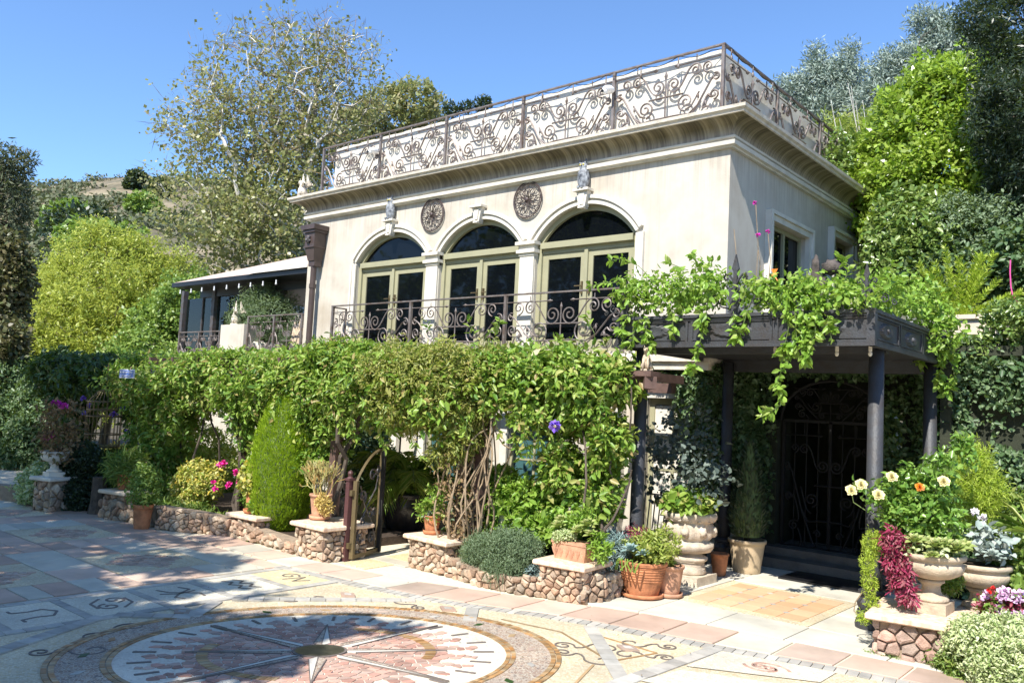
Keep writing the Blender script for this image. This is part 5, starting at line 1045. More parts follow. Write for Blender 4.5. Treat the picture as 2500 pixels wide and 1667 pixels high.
# ================================================================ LITTLE GARDEN GATE
t = thing('garden_gate', 'small arched wrought iron garden gate standing open on its post', 'gate', (-7.17, 5.87, 0)); gp = (-7.19, 5.84); m = MB(); m.box((gp[0]-.03, gp[1]-.03, 0), (gp[0]+.03, gp[1]+.03, .86)); m.box((gp[0]-.042, gp[1]-.042, .86), (gp[0]+.042, gp[1]+.042, .885)); m.lathe([(.04, .885), (.02, .905), (.025, .92), (.03, .94), (.02, .96), (0, .97)], (*gp, 0), 12); build('gate_post', m, 'post_red', t)
a = np.array([-7.13, 5.88]); ex_ = G(940, 1345, 0)[:2]; dv = ex_-a; dv = dv/np.linalg.norm(dv); wd_ = .56; P = lambda u, z, o=0: (a[0]+dv[0]*u-dv[1]*o, a[1]+dv[1]*u+dv[0]*o, z)
arc = [(wd_*i/14, .84+.34*math.sin(PI/2*(i/14)**.85)) for i in range(15)]
m = MB(); m.bar(P(0, .03), P(0, .86), .045, up=(*dv, 0)); m.bar(P(wd_, .03), P(wd_, 1.19), .04, up=(*dv, 0)); m.bar(P(0, .05), P(wd_, .05), .045, up=(0, 0, 1)); m.tube([P(u, z) for u, z in arc], .018, 4); build('frame', m, 'gate_bronze', t); m = MB(); m.bar(P(wd_-.005, .03, -.024), P(wd_-.005, 1.19, -.024), .04, up=(*dv, 0)); build('dark_stile', m, 'dark_iron', t)
m = MB(); sc = lambda c, r, a0, tr, d: m.tube([P(u, z) for u, z in spr(c, r, a0, tr, d)], .011, 5, cap=False)
m.tube([P(.05, .1), P(.1, .3), P(.25, .55), P(.45, .75), P(.5, .95)], .008, 5); m.tube([P(.5, .1), P(.42, .35), P(.2, .6), P(.1, .8)], .008, 5)
for c, r, a0, tr, d in (((.16, .68), .08, -1, 1.3, 1), ((.34, .48), .07, 2, 1.3, -1), ((.44, .48), .05, 1, 1.2, 1), ((.36, .9), .08, 0, 1.3, 1), ((.48, .95), .05, 2, 1.2, -1), ((.4, .2), .08, 0, 1.4, 1), ((.14, .2), .06, 3, 1.3, -1), ((.2, .4), .06, 1, 1.3, 1)): sc(c, r, a0, tr, d)
build('scrolls', m, 'iron', t)
m = MB(); m.box((gp[0]+.02, gp[1]-.02, .14), (gp[0]+.07, gp[1]+.02, .2)); m.box((gp[0]+.02, gp[1]-.02, .7), (gp[0]+.07, gp[1]+.02, .76)); build('hinge', m, 'gate_bronze', t)
# ================================================================ PERGOLA
pg = thing('pergola', 'long brown timber pergola along the front of the house buried in vines', 'pergola', (-9, 6.6, 0))
PX = [(-15.2, 6.4), (-12.6, 6.5), (-10.0, 6.3), (-8.02, 6.28), (-6.36, 6.75), (-6.0, 6.62), (-4.85, 7.15)]
for i, (x, y) in enumerate(PX): m = MB(); m.box((x-.055, y-.055, 0), (x+.055, y+.055, 2.0)); build('post', m, 'brown_wood', pg)
m = MB(); m.bar((-15.6, 6.4, 2.06), (-7.6, 6.3, 2.06), .1, .12); build('beam', m, 'brown_wood', pg); m = MB(); m.bar((-7.8, 6.3, 2.06), (-4.3, 7.2, 2.06), .1, .12); build('beam', m, 'brown_wood', pg); m = MB(); m.bar((-15.6, 8.9, 2.06), (-5.0, 8.9, 2.06), .1, .12); build('beam', m, 'brown_wood', pg)
for i in range(16):
    x = -15.2+.68*i; yf = 6.1 if x < -7.5 else 6.1+(x+7.5)*.27; m = MB(); m.box((x-.025, yf, 2.121), (x+.025, 9.1, 2.22)); build('rafter', m, 'brown_wood', pg)
p = Y(1583, 925, 7.2); m = MB(); m.bar((p[0]-.3, 7.5, 2.05), (p[0]+.1, 7.08, 2.05), .12, .12); m.box((p[0]-.1, 7.04, 2.11), (p[0]+.12, 7.24, 2.16)); build('beam_end', m, 'brown_wood', pg)
griffin((p[0]+.01, 7.14, 2.16), .42, .3, 'gargoyle_statue', 'small stone gargoyle on the pergola beam end under the canopy corner', 'cast_stone', wings=False)
# sign and bird cage in the far left vines
p = Y(309, 912, 5.72); t = thing('blue_sign', 'small blue and white enamel sign nailed in the pergola vines', 'sign', (p[0], 5.72, p[2]-.1)); m = MB(); m.box((p[0]-.23, 5.72, p[2]-.065), (p[0]+.23, 5.735, p[2]+.065)); m.bar((p[0], 5.73, p[2]), (p[0], 6.3, p[2]+.05), .02); build('plate', m, 'white_plastic', t); m = MB(); m.box((p[0]-.22, 5.716, p[2]-.055), (p[0]+.22, 5.72, p[2]+.055)); build('face', m, 'blue_sign', t)
m = MB(); r = random.Random(2); xx = p[0]-.19
for row in (.022, -.032):
    xx = p[0]-.19
    while xx < p[0]+.17:
        w = r.uniform(.012, .03); m.box((xx, 5.71, p[2]+row-.013), (xx+.005, 5.7155, p[2]+row+.013)); m.box((xx+.0081, 5.71, p[2]+row+(.006 if r.random() < .5 else -.013)), (xx+w*.6+.006, 5.7155, p[2]+row+(.012))); xx += w+.022
build('lettering', m, 'white_plastic', t)
p = Y(252, 1045, 5.75); t = thing('bird_cage', 'rusty wire bird cage hanging in the far left archway', 'bird cage', (p[0], 5.75, .6)); x = p[0]; z0, z1 = .83, 1.5; m = MB()
for zz in (z0, z0+.18, z0+.45, z1-.12, z1): m.tube([(x+  .25*math.cos(2*PI*i/24), 5.75+  .25*math.sin(2*PI*i/24), zz) for i in range(25)], .009, 5, cap=False)
m.tube([(x, 5.75, z1+.2), (x, 5.75, 2.1)], .008, 4); build('hoops', m, 'gate_bronze', t); m = MB()
for i in range(24): a = 2*PI*i/24; m.tube([(x+  .25*math.cos(a), 5.75+  .25*math.sin(a), z0), (x+  .25*math.cos(a), 5.75+  .25*math.sin(a), z1), (x+.12*math.cos(a), 5.75+.12*math.sin(a), z1+.16), (x, 5.75, z1+.2)], .005, 4)
build('bars', m, 'gate_bronze', t); m = MB(); m.lathe([(.25, 0), (.25, .02)], (x, 5.75, z0-.02), 20); build('tray', m, 'gate_bronze', t)
# garden chair under the vines and white pot on the porch
p = (-4.75, 8.0); t = thing('garden_chair', 'grey metal garden chair half hidden behind the canopy column', 'chair', (*p, 0)); m = MB()
for dx, dy in ((-.2, -.2), (.2, -.2), (.2, .2), (-.2, .2)): q = MB(); q.tube([(p[0]+dx, p[1]+dy, 0), (p[0]+dx*.9, p[1]+dy*.9, .45)], .014, 6); build('leg', q, 'slate', t)
for i in range(6): m.box((p[0]-.21, p[1]-.2+.07*i, .45), (p[0]+.21, p[1]-.15+.07*i, .465))
build('seat', m, 'slate', t); m = MB(); m.tube([(p[0]-.2, p[1]+.2, .45), (p[0]-.2, p[1]+.26, .85), (p[0]+.2, p[1]+.26, .85), (p[0]+.2, p[1]+.2, .45)], .014, 6)
for i in range(1, 6): m.tube([(p[0]-.2+.4*i/6, p[1]+.2, .47), (p[0]-.2+.4*i/6, p[1]+.26, .85)], .008, 5)
build('backrest', m, 'slate', t)
# ================================================================ HILLS
def ridge(px):
    xs = [-1500, -300, 60, 150, 250, 330, 420, 560, 700, 900, 1200, 1700, 2300, 3800]; zs = [380, 420, 445, 430, 408, 420, 436, 440, 470, 560, 640, 640, 560, 500]; return float(np.interp(px, xs, zs))
cols = [-1500+i*40 for i in range(133)]; rows = 46; vs = []; fs = []
for j in range(rows+1):
    f = j/rows; t = 48+f*200
    for px in cols:
        top = D(px, ridge(px), 248); b = D(px, 900, t); z = -1.5+(top[2]+1.5)*(f**1.15)*(1-.0*f); z += 3.2*noise.noise(Vector((b[0]*.03, b[1]*.03, 0)))*min(1, f*3)+1.3*noise.noise(Vector((b[0]*.11, b[1]*.11, 3)))*min(1, f*2)
        vs.append((b[0], b[1], z))
nc = len(cols); fs = [(j*nc+i, j*nc+i+1, (j+1)*nc+i+1, (j+1)*nc+i) for j in range(rows) for i in range(nc-1)]
o = len(vs)
for i in range(nc): vs.append((vs[rows*nc+i][0]*1.5, vs[rows*nc+i][1]*1.5, -5))
fs += [(rows*nc+i, rows*nc+i+1, o+i+1, o+i) for i in range(nc-1)]
mb = MB(); mb.add(vs, fs); build('hills', mb, 'hill', smooth=True, base=(-60, 90, 0), **KS)
HV = np.array(vs[:nc*(rows+1)]).reshape(rows+1, nc, 3)
def hill_pts(n, p0, p1, f0=0.1, f1=1., pw=1.):
    u = (p0+(p1-p0)*rng.random(n)+1500)/40; v = (f0+(f1-f0)*rng.random(n)**pw)*rows; i = np.clip(u.astype(int), 0, nc-2); j = np.clip(v.astype(int), 0, rows-1); a = (u-i)[:, None]; b = (v-j)[:, None]
    return HV[j, i]*(1-a)*(1-b)+HV[j, i+1]*a*(1-b)+HV[j+1, i]*(1-a)*b+HV[j+1, i+1]*a*b
C = hill_pts(7000, -500, 1000, .12, 1.); keep = np.array([noise.noise(Vector((c[0]*.035, c[1]*.035, 1)))+.25*noise.noise(Vector((c[0]*.15, c[1]*.15, 5))) > -.2 for c in C]); C = C[keep]
R = .8+2.0*rng.random(len(C))**2; k = 30; dd = nrm(rng.normal(size=(len(C)*k, 3))*[1, 1, .8]+[0, 0, .35]); P = np.repeat(C, k, 0)+dd*np.repeat(R, k)[:, None]*[1.15, 1.15, .8]*(.75+.35*rng.random((len(C)*k, 1)))
leafmesh('hill_scrub', P, nrm(rng.normal(size=P.shape)), nrm(dd+rng.normal(size=P.shape)*.4), np.repeat(R, k)*.5, np.repeat(R, k)*.36, 'chaparral', fine=False, label='grey-green chaparral scrub covering the far hillside', category='scrub', kind='stuff')
def clump_tree(name, label, blobs, n, k, ln, wd, mat, root, th, span=.5, wood='bark', cat='tree', tips=60, rtip=.03, sd=1, group=None, **kw):
    t = thing(name, label, cat, root, group=group); top = np.array(root, float)+np.array([0, 0, th]); mb, tp, td = tree_skel(root, top, blobs, tips, r_tip=rtip, seed=sd, fill=.85); build('trunk', mb, wood, t)
    foliage('crown', blobs, n, k, span, ln, wd, mat, t, fine=False, **kw); return t
# oaks on the hill that can be told apart
for i, (px, f, r, m, lab) in enumerate([(165, .42, 7.5, 'dark_tree', 'large dark oak on the lower hillside, leftmost of the hill oaks'), (225, .34, 7, 'green_tree', 'broad green oak on the hillside right of the darkest oak'), (120, .5, 4.5, 'green_tree', 'small bright oak on the hillside slope above the others'), (320, .66, 4.5, 'green_tree', 'round green tree alone on the bare patch of hillside'), (352, .82, 4.5, 'dark_tree', 'dark rounded bush below the ridge line'), (300, .86, 4, 'dark_tree', 'dark green bush on the ridge above the bare patch'), (60, .25, 7, 'chaparral', 'grey-green tree low on the left hillside'), (215, .2, 6, 'yellow_tree', 'olive yellowish tree low on the hillside behind the bright tree')]):
    px_i = (px+1500)/40; j = int(f*rows); c = HV[j, int(px_i)]*(1-px_i % 1)+HV[j, int(px_i)+1]*(px_i % 1); bl = [(c[0]+rnd.uniform(-.5, .5)*r*.6, c[1]+rnd.uniform(-.5, .5)*r*.6, c[2]+r*rnd.uniform(.25, .75), r*.55, r*.55, r*.42) for _ in range(7)]
    clump_tree('oak_tree', lab, bl, 500, 9, .75, .5, m, tuple(c-np.array([0, 0, .5])), r*.3, .8, tips=10, rtip=.12, sd=i)
# ================================================================ TREES LEFT
def DB(px, py, t, rp, k=1.): p = D(px, py, t); r = rp*t/FPX; return (p[0], p[1], p[2], r, r, r*k)
bl = [DB(*q) for q in [(560, 200, 30, 125), (710, 150, 31, 115), (850, 150, 32, 100), (470, 330, 30, 95), (610, 340, 30, 140), (770, 280, 31, 130), (880, 270, 32, 70), (450, 470, 29, 90), (560, 520, 29, 110), (680, 470, 30, 130), (750, 390, 31, 110), (500, 600, 29, 95), (620, 610, 29, 110), (700, 600, 30, 90), (425, 560, 29, 50), (800, 110, 31, 70), (640, 90, 30, 70)]]
t = thing('sycamore_tree', 'tall airy sycamore with white branches and thin yellowing leaves behind the porch', 'tree', tuple(D(745, 1000, 30)*np.array([1, 1, 0])))
r0 = D(745, 1000, 30); root = (r0[0], r0[1], -.05); tt = D(735, 610, 30); mb, tp, td = tree_skel(root, tt, bl, 820, r_tip=.017, pw=.5, seed=4, fill=1.0, rmax=.3, kink=.05); build('trunk', mb, 'pale_bark', t)
dens = np.clip((PCY-0)/1, 0, 1); v = (tp-E0)@FW; py = PCY-FPX*((tp-E0)@UP)/v; w = np.interp(py, [60, 200, 350, 480], [.3, .55, .85, 1.0])
rep = (w*6.4*(.5+rng.random(len(tp)))).astype(int); P = np.repeat(tp, rep, 0)+rng.normal(size=(rep.sum(), 3))*.33; Dn = np.repeat(td, rep, 0); a = sprigs(P, Dn, 4, .35, .13, .11, up=.2, droop=.3, jit=1.)
leafmesh('crown', *a, 'sycamore', t, fine=False)
a = sprigs(tp[py < 420], td[py < 420], 5, .75, .55, .016, up=0, jit=1.); leafmesh('twigs', *a, 'dry_leaf', t, fine=False)
bl = [DB(*q) for q in [(950, 290, 42, 70), (1010, 260, 42, 60), (900, 330, 42, 60), (860, 330, 42, 60), (1045, 300, 44, 35)]]
clump_tree('green_gum_tree', 'olive green tree rising just behind the roof left of the railing', bl, 1800, 6, .26, .12, 'sycamore', tuple(D(950, 900, 42)*np.array([1, 1, 0])), 3, .4, rtip=.03)
bl = [DB(*q) for q in [(1100, 268, 60, 14), (1180, 255, 60, 16), (1140, 262, 60, 10)]]; clump_tree('treetop', 'small dark treetop just showing above the roof railing', bl, 300, 6, .25, .1, 'dark_tree', tuple(D(1140, 900, 60)*np.array([1, 1, 0])), 10, .4, tips=10)
bl = [DB(*q) for q in [(240, 640, 26, 75), (320, 660, 26, 75), (180, 700, 26, 80), (390, 730, 26, 80), (280, 740, 25, 110), (130, 780, 25, 90), (200, 820, 24.5, 110), (330, 820, 25, 110), (90, 850, 24, 80), (150, 900, 24, 90), (430, 800, 26, 60), (230, 580, 26, 35), (290, 600, 26, 40), (60, 900, 24, 60)]]
bl += [DB(*q) for q in [(210, 560, 26, 22), (270, 570, 26, 24), (340, 600, 26, 30), (370, 650, 26, 40), (160, 640, 26, 40), (60, 800, 24, 60), (30, 880, 24, 60), (120, 1000, 23, 70), (240, 900, 24, 90), (400, 700, 26, 60), (430, 640, 26, 30), (420, 760, 25, 60), (110, 720, 25, 60), (60, 720, 24, 45), (30, 800, 24, 60)]]
def feather_tree(name, label, bl, root, th, n, k1, k2, ln, wd, mat, spread, sd, wood='bark', droop=.35, rtip=.01):
    t = thing(name, label, 'tree', root); mb, tp, td = tree_skel(root, np.array(root)+np.array([0, 0, th]), bl, n, r_tip=rtip, seed=sd, fill=1.06, rmax=.22); build('trunk', mb, wood, t)
    P = np.repeat(tp, k1, 0); out = nrm(P-np.mean(np.array([b[:3] for b in bl]), 0)); d = nrm(out*.8+rng.normal(size=P.shape)*.75+np.array([0, 0, .15])); u = rng.random((len(P), 1)); P = P+d*spread*u+np.array([0, 0, -droop])*spread*u**2
    a = sprigs(P, nrm(d+np.array([0, 0, -droop])), k2, .22, ln, wd, up=.5, droop=.3, jit=.8); leafmesh('crown', *a, mat, t, fine=False); return t
feather_tree('golden_tree', 'broad feathery yellow-green tree filling the left background', bl, tuple(D(250, 1100, 25)*np.array([1, 1, 0])), 2.2, 900, 9, 8, .11, .042, 'yellow_tree', .75, 12)
bl = [DB(*q) for q in [(430, 730, 22, 50), (450, 800, 22, 60), (400, 840, 22, 60), (380, 790, 23, 50), (470, 700, 23, 30), (330, 880, 21, 70), (440, 870, 21, 50)]]; feather_tree('green_tree', 'mid green tree between the golden tree and the porch', bl, tuple(D(430, 1050, 22)*np.array([1, 1, 0])), 1.5, 420, 7, 7, .11, .055, 'green_tree', .45, 13)
bl = [DB(*q) for q in [(20, 690, 19, 45), (-10, 760, 19, 60), (10, 840, 18, 45), (-80, 700, 19, 80), (0, 900, 18, 45), (40, 640, 19, 25), (5, 610, 19, 35)]]; clump_tree('bronze_leaved_tree', 'bronze brown leaved tree at the left edge', bl, 4600, 7, .11, .07, 'bronze_tree', tuple(D(-20, 1150, 18.5)*np.array([1, 1, 0])), 1.6, .3, tips=60, rtip=.02)
bl = [DB(*q) for q in [(10, 390, 60, 38), (45, 400, 60, 25), (5, 460, 60, 45), (30, 500, 60, 40), (-60, 430, 60, 70), (75, 392, 60, 12), (15, 540, 60, 45)]]; clump_tree('grey_pine', 'grey-green pine at the far left against the sky', bl, 1500, 7, .45, .1, 'chaparral', tuple(D(10, 900, 60)*np.array([1, 1, 0])), 8, .6, tips=50, rtip=.05)
bl = [DB(*q) for q in [(40, 950, 18, 70), (110, 980, 17.5, 60), (20, 1050, 17.5, 80), (100, 1080, 17, 70), (-60, 1000, 18, 90), (60, 1150, 16.8, 60), (160, 940, 17.5, 50), (-40, 1130, 17, 70), (150, 1010, 17, 45)]]; foliage('shrub_mass', bl, 6500, 7, .25, .09, .045, 'ivy', label='dense dark green hedge of shrubs at the left edge behind the driveway', category='shrubs', kind='stuff')
mb = MB(); p0, p1 = G(-200, 1200), G(150, 1235); mb.bar((p0[0], p0[1], .1), (p1[0], p1[1], .1), .2, .25); build('kerb_wall', mb, 'mortar', label='low shaded kerb wall at the foot of the far left shrubs', category='kerb')
x, y = G(115, 1230)[:2]; foliage('variegated_shrub', [(x, y, .28, .42, .35, .28), (x+.2, y-.1, .2, .3, .3, .2)], 500, 7, .12, .07, .035, 'variegated_white', label='pale variegated shrub by the far left pier', category='shrub')
foliage('magenta_flowers', [(-12.2, 4.8, .95, .28, .2, .2), (-12.2, 4.8, 1.25, .25, .2, .25)], 160, 7, .2, .07, .035, 'dry_leaf', label='wispy plant with magenta blooms in the far left white urn', category='plant')
def flowers(name, pts, r, mat, parent=None, n=6, **kw):
    if parent is None: parent = thing(name, kw.pop('label'), kw.pop('category'), tuple(np.mean(np.array(pts), 0))); kw = {}
    if len(pts) > 1:
        for p in pts: flowers('bloom', [p], r, mat, parent, n)
        return parent
    P = []; Dv = []
    for p in pts:
        for j in range(n*3):
            d = nrm(rng.normal(size=3)+np.array([0, -.3, .5])); P.append(np.array(p)+d*r*.15); Dv.append(d)
    P = np.array(P); Dv = np.array(Dv); Nn = nrm(np.cross(Dv, rng.normal(size=Dv.shape)))
    return leafmesh(name, P, Dv, nrm(Nn+np.array([0, -.3, .3])), r, r*.85, mat, parent, **kw)
flowers('magenta_blooms', [Y(*q, 4.75) for q in [(140, 985), (148, 990), (158, 992), (118, 1068), (108, 1070), (130, 1060), (132, 985)]], .05, 'petal_magenta', label='bright magenta blooms on the plant in the far left urn', category='flowers')
# shade trees that stand beside and behind the camera and dapple the drive
def over(gx, gy, h, r, rz=None): return (gx+.17*h, gy-.86*h, h, r, r, rz or r*.7)
bl = [over(-6.6, 2.2, 6.6, .7, .4), over(-7.4, 2.6, 6.8, .8, .4), over(-6.0, 1.6, 6.4, .7, .4), over(-5.7, 2.4, 6.4, .3, .15), over(-8.2, 3.0, 7, .8, .4), over(-7.0, 1.6, 6.4, .8, .5), over(-7.8, 2.0, 6.6, .9, .5), over(-6.5, 1.2, 6.4, .8, .4), over(-8.6, 2.6, 6.8, .8, .4), over(-9.6, 4.2, 7, 1.3), over(-11, 3.4, 7.5, 1.5), over(-12.8, 4.6, 7.5, 1.4), over(-9.2, 2.4, 7, 1.25), over(-14.2, 5.2, 7.5, 1.5), over(-8.4, 1.3, 6.5, 1.3), over(-15.8, 6.4, 7.5, 1.7), over(-11.5, 1.4, 7, 1.6), over(-13.5, 2.4, 8, 1.6), over(-17.6, 5.2, 8, 1.7), over(-7.2, .9, 6.5, 1.0), over(-12.4, 6.3, 7, 1.1), over(-14.5, 7.5, 7, 1.3), over(-10.2, 1.2, 7, 1.4), over(-12.0, 2.3, 7.4, 1.3), over(-11.9, 5.4, 7.2, 1.0), over(-8.9, 3.4, 6.8, .8, .3), over(-10.8, 4.6, 7.2, 1.1), over(-9.4, 1.0, 6.8, 1.2), over(-13.2, 5.6, 7.4, 1.1), over(-8.0, 2.2, 6.6, .9, .4), over(-7.3, 1.6, 6.4, .8, .4)]
t = thing('shade_tree', 'spreading tree beside the camera that dapples the left of the drive', 'tree', (-9.5, -3.2, 0)); mb, tp, td = tree_skel((-9.5, -3.2, -.05), (-9.3, -3.0, 3.6), bl, 260, r_tip=.014, seed=8, fill=.9); build('trunk', mb, 'bark', t); foliage('crown', bl, 10000, 7, .35, .13, .09, 'green_tree', t, fine=False, fill=.8)
bl = [over(*G(px, py)[:2], 6.2+.3*math.sin(px), r, r*.5) for px, py, r in [(400, 1620, .28), (300, 1560, .3), (480, 1560, .28), (600, 1535, .26), (700, 1528, .2), (820, 1525, .16), (950, 1535, .14), (650, 1580, .2), (540, 1620, .22), (740, 1565, .14), (200, 1620, .35), (100, 1560, .4), (150, 1500, .4), (50, 1640, .35), (300, 1500, .3), (620, 1650, .14), (0, 1520, .5), (420, 1445, .16), (560, 1430, .14), (640, 1455, .1), (350, 1640, .2)]]+[over(-6.0, 3.2, 6.3, .52, .2), over(-5.45, 3.0, 6.0, .4, .16), over(-4.85, 3.35, 6, .28, .12), over(-6.5, 2.7, 6.2, .5, .2), over(-5.2, 4.15, 6.2, .25, .1), over(-6.2, 2.1, 6, .5, .3), over(-7.0, 3.75, 6.4, .3, .15), over(-5.2, 2.3, 6, .3, .15), over(-7.9, 4.4, 6.8, .45, .3), over(-7.6, 3.0, 6.5, .45, .2)]
t = thing('shade_tree', 'lighter tree behind the camera whose outer branches shade the compass', 'tree', (-5.6, -4.6, 0)); mb, tp, td = tree_skel((-5.6, -4.6, -.05), (-5.2, -4.0, 3.4), bl, 150, r_tip=.008, seed=9, fill=.9); build('trunk', mb, 'bark', t); foliage('crown', bl, 4600, 6, .2, .11, .062, 'green_tree', t, fine=False, fill=.8)
bl = [(-46+i*4.6+rnd.uniform(-1, 1), -15-rnd.uniform(0, 6), rnd.uniform(3, 9), 3.4, 3., rnd.uniform(3, 4.5)) for i in range(15) for _ in (0, 1)]; foliage('unseen_tree_bank', bl, 9000, 8, .8, .4, .25, 'green_tree', fine=False, label='unseen bank of trees added behind the camera to darken the door glass', category='trees', kind='stuff')  # unseen trees added for dark reflections in the door glass and less sky fill
# ================================================================ RIGHT: hillside, ivy wall, trees
mb = MB(); g_ = [(-4.5, 13.6, 2.3), (3, 9.9, 2.3), (12, 9.0, 2.3), (12, 9.4, -.05), (-4.5, 13.6, -.05), (3, 9.9, -.05)]
nx, ny = 24, 20; vs = []
for j in range(ny+1):
    for i in range(nx+1):
        x = -2.4+i*.9; y = 10.1+j*1.8; vs.append((x, y, 2.3+(y-10.1)*.22*min(1, (x+4)/4)+.3*noise.noise(Vector((x*.4, y*.4, 0)))))
for j in range(ny+1):
    pass
mb.add(vs, [(j*(nx+1)+i, j*(nx+1)+i+1, (j+1)*(nx+1)+i+1, (j+1)*(nx+1)+i) for j in range(ny) for i in range(nx)]); build('hillside', mb, 'ground_litter', smooth=True, **KS)
mb = MB(); mb.box((-2.35, 9.72, -.04), (6, 10.1, 2.55)); rw = build('retaining_wall', mb, 'ring_wall', label='ivy covered retaining wall at the right behind the roses', category='wall')
def facewall(n, x0, x1, z0, z1, y, dy=.08): return np.stack([x0+(x1-x0)*rng.random(n), y-dy*rng.random(n)-.1*np.array([abs(noise.noise(Vector((a, b, 0)))) for a, b in rng.random((n, 2))*9]), z0+(z1-z0)*rng.random(n)], 1)
P = facewall(7500, -2.4, 1.2, .1, 2.72, 9.7, .16); hol = (P[:, 0] > -1.95) & (np.abs(P[:, 2]-1.75) < .28+.1*np.sin(P[:, 0]*9)); P = P[~hol | (rng.random(len(P)) < .12)]; a = sprigs(P, np.tile([0, -1., .1], (len(P), 1)), 6, .1, .052, .036, up=.25, jit=.45, lay=1.); leafmesh('ivy', *a, 'ivy', label='small-leaved dark ivy sheet climbing the right retaining wall', category='ivy')
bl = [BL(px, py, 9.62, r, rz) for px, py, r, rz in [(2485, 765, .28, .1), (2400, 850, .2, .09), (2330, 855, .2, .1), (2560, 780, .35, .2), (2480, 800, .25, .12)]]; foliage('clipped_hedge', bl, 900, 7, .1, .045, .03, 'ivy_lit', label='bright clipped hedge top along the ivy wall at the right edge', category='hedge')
bl = [BL(*q) for q in [(2280, 310, 14.5, .85), (2350, 270, 14.5, .75), (2220, 400, 14.5, .8), (2300, 430, 14.3, .95), (2180, 480, 14.3, .65), (2290, 240, 14.8, .45), (2350, 210, 14.8, .4), (2220, 520, 14, .7), (2380, 380, 14.5, .9), (2150, 530, 14.5, .35), (2160, 430, 14.6, .35)]]
clump_tree('ficus_tree', 'big rounded bright glossy green tree right of the house', bl, 15000, 7, .085, .05, 'ficus', (-1.8, 14.5, 2.4), 1.2, .22, tips=90, rtip=.014, rough=.3, gap=.15, gs=2.2)
bl = [tuple(list(X(px, py, -4.35))+[r, .45, r]) for px, py, r in [(2165, 520, .35), (2170, 590, .33), (2180, 650, .35), (2160, 480, .3)]]+[BL(*q) for q in [(2215, 640, 12.5, .5), (2270, 620, 12.5, .6), (2240, 560, 12.8, .55), (2175, 600, 13.4, .35)]]
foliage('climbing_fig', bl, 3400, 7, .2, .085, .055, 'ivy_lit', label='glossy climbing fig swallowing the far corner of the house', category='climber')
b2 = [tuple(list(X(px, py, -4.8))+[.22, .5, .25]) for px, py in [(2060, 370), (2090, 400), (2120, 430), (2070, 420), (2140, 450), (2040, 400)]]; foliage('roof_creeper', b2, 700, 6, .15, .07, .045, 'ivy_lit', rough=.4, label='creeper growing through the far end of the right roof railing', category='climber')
bl = [BL(*q) for q in [(2350, 560, 12.6, .55, .42), (2420, 590, 12.6, .55, .42), (2480, 570, 12.6, .55, .45), (2300, 600, 12.6, .35, .3)]]; foliage('rounded_bush', bl, 2400, 7, .13, .06, .03, 'rosemary', label='rounded grey-green bush below the big glossy tree', category='bush')
bl = [BL(*q) for q in [(2450, 670, 12.2, .45, .35), (2330, 670, 12.3, .45, .3), (2250, 680, 12.4, .45, .3), (2510, 640, 12.0, .45)]]; foliage('leafy_bush', bl, 1500, 7, .18, .09, .055, 'ivy', label='dark leafy bush behind the foxtail fern', category='bush')
bl = [BL(*q) for q in [(2450, 120, 12.5, .33), (2500, 60, 12.5, .5), (2530, 200, 12.5, .6), (2500, 330, 12.8, .5), (2420, 40, 12.5, .25), (2560, 420, 12.8, .7), (2520, 510, 13, .6), (2375, 30, 12.4, .14), (2620, 250, 12.5, 1.0)]]
clump_tree('dark_cedar', 'dark blue-green conifer overhanging the upper right corner', bl, 9000, 8, .07, .02, 'dark_tree', (-.5, 12.8, 2.4), 2.6, .2, tips=80, rtip=.014, jit=1., gap=.15, gs=2.5)
def cedar(label, pts, n, mat='cedar', sd=2):
    bl = [DB(px, py, t, r, .45) for px, py, t, r in pts]; c = pts[0]; clump_tree('blue_cedar', label, bl, int(n*2), 8, .14, .035, mat, tuple(D(c[0]+20, 800, c[2])*np.array([1, 1, 0])+np.array([0, 0, 2])), 3, .5, wood='pale_bark', tips=90, rtip=.022, sd=sd, rough=.4)
cedar('blue-grey cedar behind the roof with two narrow peaks', [(2000, 200, 26, 50), (2060, 180, 26, 40), (1990, 130, 26, 16), (2070, 130, 26, 20), (1930, 230, 26, 45), (2020, 280, 26, 75), (1960, 300, 26, 60), (2100, 320, 26, 60), (2060, 240, 26, 50), (2000, 160, 26, 24), (1900, 270, 26, 30), (2110, 410, 26, 60)], 3400)
cedar('feathery blue-grey cedar with a bent top behind the glossy tree', [(2200, 160, 24, 50), (2300, 120, 24, 60), (2260, 50, 24, 28), (2170, 200, 24, 40), (2240, 210, 24, 60), (2340, 180, 24, 60), (2300, 60, 24, 22), (2380, 130, 24, 50), (2150, 250, 24, 50)], 2800, sd=5)
mb = MB(); mb.tube([D(px, py, 23.5) for px, py in [(2225, 330), (2225, 220), (2232, 140), (2250, 90), (2290, 64)]], [.03, .028, .022, .014, .006], 6); build('bare_leader', mb, 'bark', label='thin bare curving branch standing above the feathery cedar', category='branch')
t = thing('bamboo', 'yellow-green bamboo clump behind the right roof railing', 'bamboo', tuple(D(2090, 700, 19)*np.array([1, 1, 0])+np.array([0, 0, 3.]))); mb = MB()
for i in range(16): px = rnd.uniform(2000, 2170); q = rnd.uniform(200, 380); b = D(px+40, 640, 16.8+rnd.random()*.3); e = D(px-rnd.uniform(0, 40), q, 16.6); mb.tube([b, (b+e)/2+np.array([0, 0, .2]), e], [.02, .015, .005], 5)
